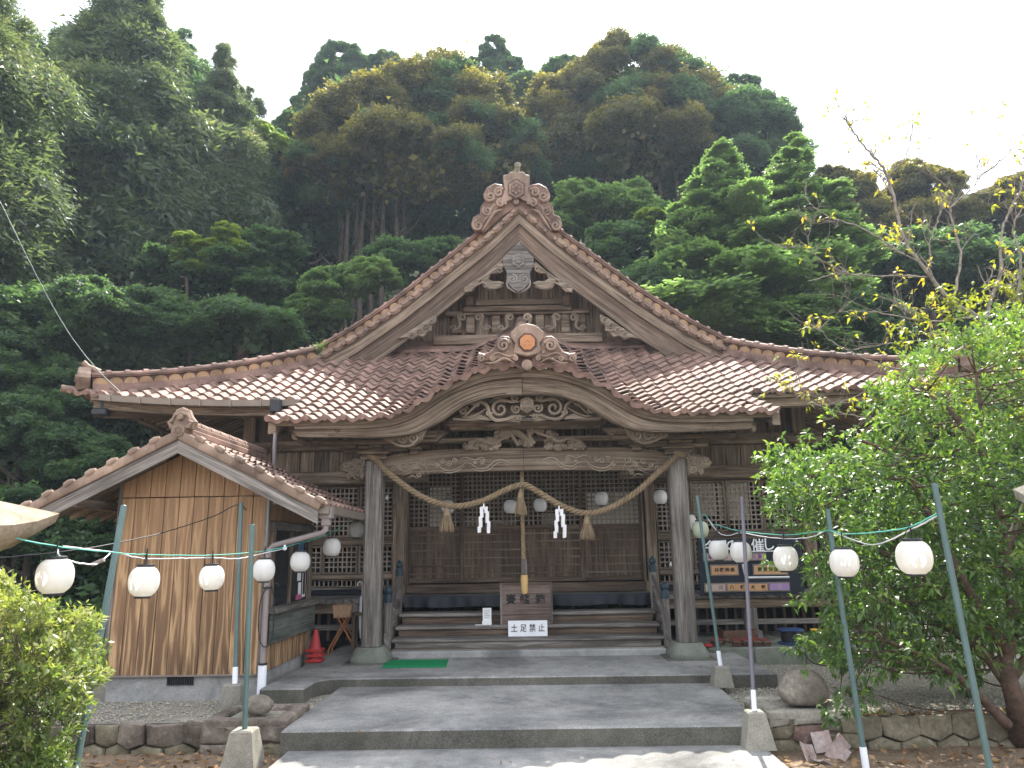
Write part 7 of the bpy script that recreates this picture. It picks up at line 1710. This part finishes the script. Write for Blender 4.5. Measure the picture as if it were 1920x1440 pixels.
# middle and lower slope
for i, (lb, ee, Y, n, mt, sz) in enumerate((
    ('small maple with yellow sunlit twigs left of centre', [(350, 450, 22, 14), (385, 462, 26, 14), (425, 436, 26, 16), (340, 478, 18, 10), (400, 482, 24, 12), (445, 462, 20, 12), (365, 500, 20, 10)], 19, 5200, 'leaf_yellow', .17),
    ('green tree spreading below the yellow maple', [(420, 530, 100, 62), (330, 520, 70, 50), (500, 480, 60, 50)], 20, 17000, 'leaf_green', .20),
    ('fresh green shrubby tree left of the gable slope', [(640, 540, 66, 42), (590, 590, 60, 40), (700, 520, 45, 36)], 19.5, 12000, 'leaf_bright', .17),
    ('dark leafy tree in front of the trunks, left of the gable', [(760, 500, 80, 36), (520, 590, 90, 60), (830, 480, 50, 28)], 21, 15000, 'leaf_green', .20),
    ('dark tree low behind the left wing of the roof', [(450, 630, 110, 50), (300, 620, 90, 60)], 17.5, 15000, 'leaf_green', .17),
    ('dark tree at the far left above the shed roof', [(60, 640, 120, 95), (180, 600, 90, 80), (120, 760, 110, 70)], 16.5, 22000, 'leaf_green', .16),
    ('dark tree behind the shed at the left edge', [(40, 830, 110, 90), (150, 880, 80, 70), (-40, 720, 90, 90)], 15.5, 18000, 'leaf_green', .15),
    ('shadowed shrubs behind the shed, left edge above the grass', [(60, 1010, 130, 75), (170, 1020, 70, 70)], 14.5, 13000, 'leaf_green', .13),
    ('mid green tree right of the gable top', [(1110, 390, 75, 42), (1180, 400, 70, 45), (1060, 430, 50, 36)], 22, 15000, 'leaf_bright', .20),
    ('grey green tree behind the right gable slope', [(1180, 480, 90, 50), (1120, 520, 70, 50), (1240, 430, 50, 45)], 20.5, 17000, 'leaf_green', .19),
    ('bright tuft of yellow green leaves right of the gable', [(1222, 412, 28, 20), (1240, 440, 22, 26)], 20, 2200, 'leaf_yellow', .16),
    ('dark tree low behind the right gable slope', [(1240, 560, 100, 50), (1330, 590, 80, 40)], 18.5, 14000, 'leaf_green', .17),
    ('dark tree low behind the right wing of the roof', [(1500, 600, 110, 55), (1620, 610, 80, 55)], 18, 15000, 'leaf_green', .17),
    ('round tree with brownish top on the right skyline', [(1725, 375, 75, 66), (1700, 450, 110, 60)], 27, 17000, 'leaf_chink', .26),
    ('feathery brownish tree left of it on the right skyline', [(1600, 395, 52, 70), (1560, 350, 35, 36), (1620, 470, 60, 60)], 26, 13000, 'leaf_chink', .26),
    ('dark tree on the skyline at the right edge', [(1850, 420, 70, 60), (1910, 380, 55, 50), (1950, 460, 80, 80)], 26, 14000, 'leaf_chink', .26),
    ('dark trees below the right skyline', [(1740, 520, 140, 60), (1880, 540, 110, 70)], 22, 18000, 'leaf_green', .21),
    ('dark hedge seen under the right eave', [(1560, 790, 120, 80), (1720, 800, 120, 80)], 17, 9000, 'leaf_green', .16),
    ('shaded slope trees under the trunks of the central dome', [(700, 420, 120, 40), (860, 400, 80, 50)], 30, 8000, 'leaf_green', .28),
    ('shaded trees right of the gable under the second dome', [(1090, 350, 90, 28), (1230, 350, 60, 28)], 31, 5000, 'leaf_green', .28))):
    broad(lb, ee, Y, int(n * 1.15), mt, 60 + i, sz * 1.1, 70, limbs=5, r0=.13, r1=.26, up=.8, sq=.6, kind='pad' if i in (1, 2, 3, 8, 9) else 'broad', tk=i not in (0, 10))
# the bright ginkgo
rg = np.random.default_rng(90); Y = 18.5; t = thing('ginkgo_tree', 'bright green ginkgo with two pointed tops right of the gable', 'tree', (at(1390, 640, Y).x, Y, gz_at(6, Y)), None)
C, Rr, tint = [], [], []
for (tx, ty, bx_, by_, w0, w1, k) in ((1350, 262, 1370, 640, 10, 165, 120), (1490, 252, 1450, 620, 8, 150, 105), (1300, 340, 1300, 600, 30, 70, 30), (1560, 330, 1560, 560, 30, 70, 30)):
    for i in range(k):
        u = rg.random() ** .8; px = tx + (bx_ - tx) * u + (rg.random() * 2 - 1) * (w0 * .5 + (w1 - w0) * u ** 1.0); py = ty + (by_ - ty) * u
        y = Y + rg.normal() * (0.2 + 1.2 * u); c = at(px, py, y); r = .13 + .55 * (.25 + .75 * rg.random()) * min(1, u * 1.3); C.append(tuple(c)); Rr.append((r * 1.35, r * 1.2, r * .48)); tint.append(.75 - .45 * u + rg.normal() * .12)
cr = crown('crown', [clump_leaves(np.array(C), np.array(Rr), 3000, .13, rg, asp=.75, up=1.1, tint=np.clip(np.array(tint), 0, 1), shell=.3)], 'leaf_bright', t, rg); put_clumps(np.array(C), np.array(Rr) * 1.25, 'pad', 'leaf_bright', cr, rg)
m = MB(); b = V(t.location.x, Y, t.location.z)
for e in ((1355, 300), (1482, 290), (1300, 420), (1550, 400), (1400, 380)):
    q = smooth_path([b - V(0, 0, .3), b * .6 + V(*at(*e, Y)) * .4 + V(rg.normal() * .2, 0, 0), V(*at(*e, Y))], 12); m.tube(q, np.linspace(.16, .03, len(q)), 7)
m.build('trunk', 'bark', t, smooth='all')
# undergrowth over the slope
rg = np.random.default_rng(101); C = []; Rr = []
for i in range(1150):
    y = 18.6 + 20 * rg.random() ** 1.3; x = (rg.random() * 2 - 1) * (y * .85); r = .6 + .8 * rg.random(); C.append((x, y, gz_at(x, y) + r * .25)); Rr.append((r * 1.2, r * 1.2, r * .75))
for i in range(120):
    x = -16 + 10 * rg.random(); y = 12.5 + 6 * rg.random(); r = .5 + .5 * rg.random(); C.append((x, y, gz_at(x, y) + r * .3)); Rr.append((r, r, r * .8))
C = np.array(C); Rr = np.array(Rr); v, lr = clump_leaves(C, Rr, 150000, .20, rg, up=.9, tint=np.clip(.4 + rg.normal(size=len(C)) * .22, 0, 1)); n = len(v)
leafmesh('undergrowth', v.reshape(-1, 3), np.arange(4 * n).reshape(n, 4), lr, 'leaf_green', 4, kind='stuff', label='dense dark green undergrowth covering the wooded slope behind the shrine', cat='undergrowth')
# grass behind the shed
rg = np.random.default_rng(103); n = 14000; p = np.stack([-12 + 7.4 * rg.random(n), 10.5 + 5.5 * rg.random(n), np.full(n, .12)], 1); a = rg.random(n) * 2 * PI; h = .08 + .14 * rg.random(n); w_ = np.stack([np.cos(a), np.sin(a), a * 0], 1) * .008; l_ = np.stack([np.cos(a + 1), np.sin(a + 1), a * 0], 1) * (.06 * rg.random((n, 1)))
v = np.stack([p - w_, p + w_, p + w_ * .3 + l_ + np.c_[a * 0, a * 0, h], p - w_ * .3 + l_ + np.c_[a * 0, a * 0, h]], 1)
leafmesh('grass', v.reshape(-1, 3), np.arange(4 * n).reshape(n, 4), rg.random(n), 'grass', 4, kind='stuff', label='short green grass on the ground left of and behind the shed', cat='grass')

# ---------------------------------------------------------------- near plants
def rosette_leaves(P, D, k, L, W_, rg, spread=.8, droop=.3, tint=None, simple=False):
    """k folded leaves round each twig end P pointing along D"""
    n = len(P) * k; p = np.repeat(P, k, 0); d = np.repeat(D, k, 0); t = unit(d * (.35 + .5 * rg.random((n, 1))) + rg.normal(size=(n, 3)) * spread)
    t[:, 2] -= droop * .3; t = unit(t); nr = unit(np.cross(np.cross(t, V(0, 0, 1) + rg.normal(size=(n, 3)) * .5), t)); b = np.cross(nr, t)
    l = L * (.6 + .6 * rg.random((n, 1))); w = W_ * (.7 + .5 * rg.random((n, 1))) * .5; p = p + t * l * .08 + rg.normal(size=(n, 3)) * L * .12
    mid = p + t * l * .5 - nr * l * .03; tip = p + t * l - V(0, 0, 1) * l * droop * .6 - nr * l * .05
    if simple:
        lr = np.clip((np.repeat(tint, k) if tint is not None else .5) + rg.normal(size=n) * .15, 0, 1)
        v = np.stack([p, p + t * l * .5 + b * w, p + t * l - V(0, 0, 1) * l * droop * .3, p + t * l * .5 - b * w], 1); return v.reshape(-1, 3), np.arange(4 * n).reshape(n, 4), lr
    v = np.stack([p, p + t * l * .45 + b * w + nr * l * .03, p + t * l * .45 - b * w + nr * l * .03, tip, mid], 1)
    base = np.array([(0, 4, 1), (4, 3, 1), (0, 2, 4), (4, 2, 3)]); f = (base[None] + 5 * np.arange(n)[:, None, None]).reshape(-1, 3)
    lr = np.clip((np.repeat(tint, k) if tint is not None else .5) + rg.normal(size=n) * .15, 0, 1); return v.reshape(-1, 3), f, lr
def inpoly(x, y, P):
    P = np.array(P, float); r = np.zeros(len(x), bool); j = len(P) - 1
    for i in range(len(P)):
        c = ((P[i, 1] > y) != (P[j, 1] > y)) & (x < (P[j, 0] - P[i, 0]) * (y - P[i, 1]) / (P[j, 1] - P[i, 1] + 1e-9) + P[i, 0]); r ^= c; j = i
    return r
def atN(px, py, Y):
    R = np.array(CAM_R); d = np.stack([(px - 960) / F_PX, -(py - 720) / F_PX, -np.ones_like(px)], 1) @ R.T; return V(0, 0, 1.55) + d * (Y / d[:, 1])[:, None]
def fill(poly, n, Y0, Y1, rg, center):
    P = np.array(poly, float); lo, hi = P.min(0), P.max(0); x = lo[0] + (hi[0] - lo[0]) * rg.random(n * 3); y = lo[1] + (hi[1] - lo[1]) * rg.random(n * 3); k = inpoly(x, y, poly); x, y = x[k][:n], y[k][:n]
    # grouped into sprays: keep points near spray centres so that gaps stay between
    pts = atN(x, y, Y0 + (Y1 - Y0) * rg.random(len(x))); return pts, unit(pts - np.array(center) + rg.normal(size=pts.shape) * .25)
def sprays(P, D, m_, r, rg):
    q = np.repeat(P, m_, 0) + np.repeat(D, m_, 0) * (rg.random((len(P) * m_, 1)) * r * 1.2) + rg.normal(size=(len(P) * m_, 3)) * r * np.array([1, 1, .55]); return q, unit(np.repeat(D, m_, 0) + rg.normal(size=q.shape) * .3 + V(0, 0, .35))
def connect(m, pts, limbs, rg, r0=.008, n=None):
    L = np.concatenate(limbs)
    for p in (pts if n is None else pts[rg.choice(len(pts), min(n, len(pts)), replace=False)]):
        d = np.linalg.norm(L - p, axis=1) + (L[:, 2] > p[2]) * .3; j = int(np.argmin(d)); a = L[j]; mid = (a + p) / 2 + V(0, 0, -.05 * d[j]) + rg.normal(size=3) * .03 * d[j]
        q = smooth_path([a, mid, p], 8); m.tube(q, np.linspace(r0, r0 * .3, len(q)), 5, caps=False)
# glossy leaved tree at the right
rg = np.random.default_rng(200)
POLY = [(1428, 862), (1470, 858), (1510, 852), (1512, 822), (1560, 838), (1590, 815), (1640, 800), (1625, 770), (1560, 790), (1580, 770), (1650, 735), (1690, 690), (1740, 660), (1800, 600), (1860, 585), (1920, 590), (2100, 560), (2200, 900), (2100, 1220), (1960, 1250), (1900, 1225), (1840, 1240), (1800, 1290), (1770, 1262), (1700, 1250), (1650, 1262), (1615, 1310), (1580, 1350), (1555, 1335), (1575, 1290), (1600, 1250), (1560, 1225), (1510, 1205), (1535, 1165), (1555, 1140), (1510, 1130), (1528, 1100), (1560, 1080), (1480, 1075), (1455, 1088), (1450, 1060), (1510, 1050), (1555, 1040), (1530, 1005), (1475, 990), (1455, 960), (1450, 935), (1462, 905)]
bt = gz(1912, 1395, -.06); t = thing('glossy_tree', 'broad glossy leaved evergreen tree filling the right side, behind the tall green pole', 'tree', bt)
cen = at(1800, 1100, 6.6)
P, D = fill(POLY, 1350, 5.9, 8.3, rg, tuple(cen)); kp = (P[:, 2] < at(1700, 830, 7).z) | (rg.random(len(P)) < .5); P, D = P[kp], D[kp]; q, dq = sprays(P, D, 6, .085, rg)
for p in rp_ + [V(0, 0, -9)]:      # no leaves right in front of the lanterns
    k_ = p[1] / q[:, 1]; hit = (np.abs(q[:, 0] * k_ - p[0]) < .17) & (np.abs((q[:, 2] - 1.55) * k_ + 1.55 - p[2]) < .17) & (q[:, 1] < p[1] + .12); q, dq = q[~hit], dq[~hit]
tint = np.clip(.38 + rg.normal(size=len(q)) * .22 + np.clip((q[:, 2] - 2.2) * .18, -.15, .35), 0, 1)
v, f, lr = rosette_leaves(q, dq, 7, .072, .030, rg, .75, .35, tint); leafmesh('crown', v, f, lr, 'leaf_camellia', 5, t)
m = MB(); B = V(*bt)
limbs = [smooth_path(x, 30) for x in ([B, at(1905, 1320, 6.3), at(1885, 1240, 6.4), at(1900, 1150, 6.5), at(1880, 1000, 6.6), at(1850, 850, 6.7), at(1830, 700, 6.8)],
    [at(1890, 1360, 6.25), at(1850, 1320, 6.2), at(1800, 1272, 6.1), at(1740, 1235, 6.1), at(1660, 1200, 6.1)], [at(1893, 1290, 6.35), at(1820, 1190, 6.5), at(1760, 1110, 6.6), at(1680, 1050, 6.7), at(1590, 1000, 6.8), at(1480, 900, 6.9)],
    [at(1890, 1230, 6.4), at(1800, 1080, 6.3), at(1740, 960, 6.3), at(1680, 860, 6.3), at(1600, 820, 6.4)], [at(1898, 1270, 6.4), at(1960, 1180, 6.5), at(2020, 1050, 6.7), at(2060, 900, 6.8)], [at(1880, 1040, 6.6), at(1940, 900, 6.9), at(1960, 750, 7.1)],
    [at(1886, 1260, 6.4), at(1780, 1180, 6.9), at(1680, 1140, 7.3), at(1560, 1130, 7.5)], [at(1850, 860, 6.7), at(1780, 770, 6.8), at(1700, 720, 6.9)])]
for i, l in enumerate(limbs): m.tube(l, np.linspace(.085 if i == 0 else .042, .012, len(l)), 9)
connect(m, P, limbs, rg, .009, 420); m.build('trunk', 'bark_red', t, smooth='all')
# azalea bush at the left
rg = np.random.default_rng(210)
POLY = [(-260, 1020), (0, 1075), (22, 1095), (50, 1112), (85, 1112), (110, 1135), (150, 1140), (185, 1165), (186, 1215), (203, 1235), (196, 1262), (172, 1290), (190, 1310), (150, 1335), (150, 1370), (125, 1420), (100, 1500), (-260, 1500)]
bt = gz(-40, 1500, -.06); t = thing('azalea_bush', 'sunlit rounded azalea bush with bare twigs at the lower left edge', 'bush', bt)
cen = V(*at(-60, 1420, 5.3)); POLY = [(x - 14 if x > 0 else x, y + 6) for x, y in POLY]; P, D = fill(POLY, 820, 4.3, 5.5, rg, tuple(cen)); q, dq = sprays(P, D, 8, .036, rg)
v, f, lr = rosette_leaves(q, dq, 7, .046, .018, rg, .8, .1, np.clip(.42 + np.repeat(rg.normal(size=len(P)), 8) * .2 + rg.normal(size=len(q)) * .12 + (q[:, 2] - .75) * .55, 0, 1), simple=True); leafmesh('crown', v, f, lr, 'leaf_azalea', 4, t)  # leaf tint darkens towards the bottom: shade inside the bush put into the colour
m = MB(); B = V(*bt); lim = []
for e in ((40, 1180, 5.2), (120, 1240, 5.2), (90, 1330, 5.0), (0, 1150, 5.4), (150, 1190, 5.5), (-80, 1150, 5.3), (60, 1260, 4.9), (160, 1300, 5.3)):
    l = smooth_path([B, B * .5 + V(*at(*e)) * .5 + rg.normal(size=3) * .06, V(*at(*e))], 16); lim.append(l); m.tube(l, np.linspace(.016, .006, len(l)), 6)
connect(m, P, lim, rg, .006, 700); m.build('stem', 'bark_pale', t, smooth='all')
for k, (x, y) in enumerate(((8, 1085), (20, 1072))): pass
# sparse cherry tree behind the glossy tree
rg = np.random.default_rng(220); Yc = 8.8; bt = V(at(1905, 1000, Yc).x + .3, Yc + .1, .1); t = thing('cherry_tree', 'sparse cherry tree with bare grey twigs and few yellowing leaves at the right', 'tree', bt)
BR = [([(1935, 780), (1851, 614), (1782, 564), (1739, 511), (1695, 446), (1664, 330), (1620, 274), (1579, 220)], .036), ([(1850, 600), (1857, 564), (1876, 517), (1879, 430), (1914, 355), (1935, 280)], .026),
      ([(1789, 560), (1801, 480), (1782, 399), (1798, 374), (1832, 336), (1823, 246)], .016), ([(1832, 336), (1882, 296), (1925, 250)], .012), ([(1739, 520), (1680, 517), (1632, 517), (1570, 514), (1514, 527)], .012),
      ([(1695, 477), (1620, 430), (1545, 402), (1507, 367)], .012), ([(1745, 500), (1745, 452), (1764, 399), (1779, 355)], .010), ([(1820, 596), (1736, 602), (1648, 586), (1570, 583)], .014), ([(1632, 517), (1586, 511), (1539, 486), (1495, 446)], .009),
      ([(1935, 700), (1907, 583), (1914, 492), (1901, 424), (1940, 360)], .022), ([(1940, 760), (1832, 734), (1740, 770), (1655, 785), (1560, 770), (1490, 738)], .014), ([(1730, 700), (1640, 680), (1560, 640), (1535, 612)], .010), ([(1664, 330), (1700, 290), (1712, 235)], .007), ([(1779, 355), (1730, 300), (1755, 240)], .006), ([(1850, 640), (1700, 640), (1600, 655)], .010)]
m = MB(); lv = []; ld = []
def twig(p, d, L, r, depth):
    n = 5; pts = [p]; dd = d.copy()
    for i in range(n): dd = unit(dd + rg.normal(size=3) * .16 + V(0, 0, .05)); pts.append(pts[-1] + dd * L / n)
    pts = np.array(pts); m.tube(pts, np.linspace(r, max(.0022, r * .4), len(pts)), 5, caps=False)
    if rg.random() < .42: lv.append(pts[-1]); ld.append(dd)
    if depth > 0:
        for i in range(2 + int(rg.random() * 2)):
            j = 1 + int(rg.random() * (n - 1)); a = unit(dd + rg.normal(size=3) * .75 * np.array([1, .6, 1])); twig(pts[j], a, L * (.45 + .3 * rg.random()), r * .6, depth - 1)
m.tube(smooth_path([bt - V(0, 0, .2), bt * .5 + V(*at(1935, 780, Yc)) * .5, at(1935, 780, Yc)], 10), .07, 9)
for pts, r in BR:
    dy = rg.normal() * .15 if r < .02 else 0
    l = smooth_path([V(*at(x, y, Yc + dy * i / len(pts))) for i, (x, y) in enumerate(pts)], 8 * len(pts)); l = l + rg.normal(size=l.shape) * .006; m.tube(l, np.linspace(r, max(.004, r * .22), len(l)), 7)
    tg = unit(np.gradient(l, axis=0)); Ltot = np.linalg.norm(np.diff(l, axis=0), axis=1).sum()
    for i in range(int(Ltot * 5.5)):
        j = int(len(l) * (.2 + .8 * rg.random() ** .8)) - 1; a = unit(tg[j] + rg.normal(size=3) * .8 * np.array([1, .7, 1]) + V(0, 0, .15)); twig(l[j], a, .18 + .4 * rg.random(), max(.004, r * .35 * (1 - j / len(l)) + .003), 2 if r > .012 else 1)
m.build('trunk', 'bark_pale', t, smooth='all')
lv = np.array(lv); ld = np.array(ld); lowf = (lv[:, 2] < at(1800, 560, Yc).z) | (rg.random(len(lv)) < .40); lv, ld = lv[lowf], ld[lowf]
v, f, lr = rosette_leaves(lv, ld, 4, .085, .036, rg, .7, .45, np.clip(.45 + rg.normal(size=len(lv)) * .3, 0, 1)); leafmesh('crown', v, f, lr, 'leaf_cherry', 5, t)
# lower leafy layer of the cherry
P, D = fill([(1650, 700), (1700, 640), (1690, 600), (1780, 560), (1920, 500), (2050, 500), (2050, 800), (1800, 800)], 120, 8.2, 9.2, rg, tuple(at(1850, 760, 8.8))); q, dq = sprays(P, D, 4, .10, rg)
v, f, lr = rosette_leaves(q, dq, 6, .085, .036, rg, .7, .4, np.clip(.2 + rg.normal(size=len(q)) * .15, 0, 1)); leafmesh('lower_leaves', v, f, lr, 'leaf_cherry', 5, t)
# weed growing where the left rake meets the hip ridge
p = V(-3.42, 12.2, 4.95); q = np.repeat(p[None], 8, 0) + RNG.normal(size=(8, 3)) * .05; v, f, lr = rosette_leaves(q, unit(RNG.normal(size=(8, 3)) * .4 + V(0, 0, 1)), 7, .11, .02, RNG, .6, .5)
leafmesh('roof_weed', v, f, lr, 'grass', 5, kind=None, label='small tuft of weeds rooted where the left gable edge meets the hip ridge', cat='weed')
# ================================================================ AIR
m = MB(); x0, x1, y0, y1, z0, z1 = -64, 64, -44, 72, -1.3, 42
v = [(x, y, z) for z in (z0, z1) for y in (y0, y1) for x in (x0, x1)]
m.add(v, [(0, 2, 3, 1), (4, 5, 7, 6), (0, 1, 5, 4), (2, 6, 7, 3), (0, 4, 6, 2), (1, 3, 7, 5)])
hm = bpy.data.materials.new('haze_air'); hm.use_nodes = True; hn = hm.node_tree.nodes; hn.clear()
ho = hn.new('ShaderNodeOutputMaterial'); hv = hn.new('ShaderNodeVolumePrincipled'); hv.inputs['Color'].default_value = (.70, .84, 1, 1); hv.inputs['Density'].default_value = .0008; hv.inputs['Anisotropy'].default_value = .3
hm.node_tree.links.new(hv.outputs[0], ho.inputs['Volume'])
M['haze'] = hm; m.build('haze', 'haze', kind='stuff', label='thin bluish summer haze over the wooded slope', cat='haze')
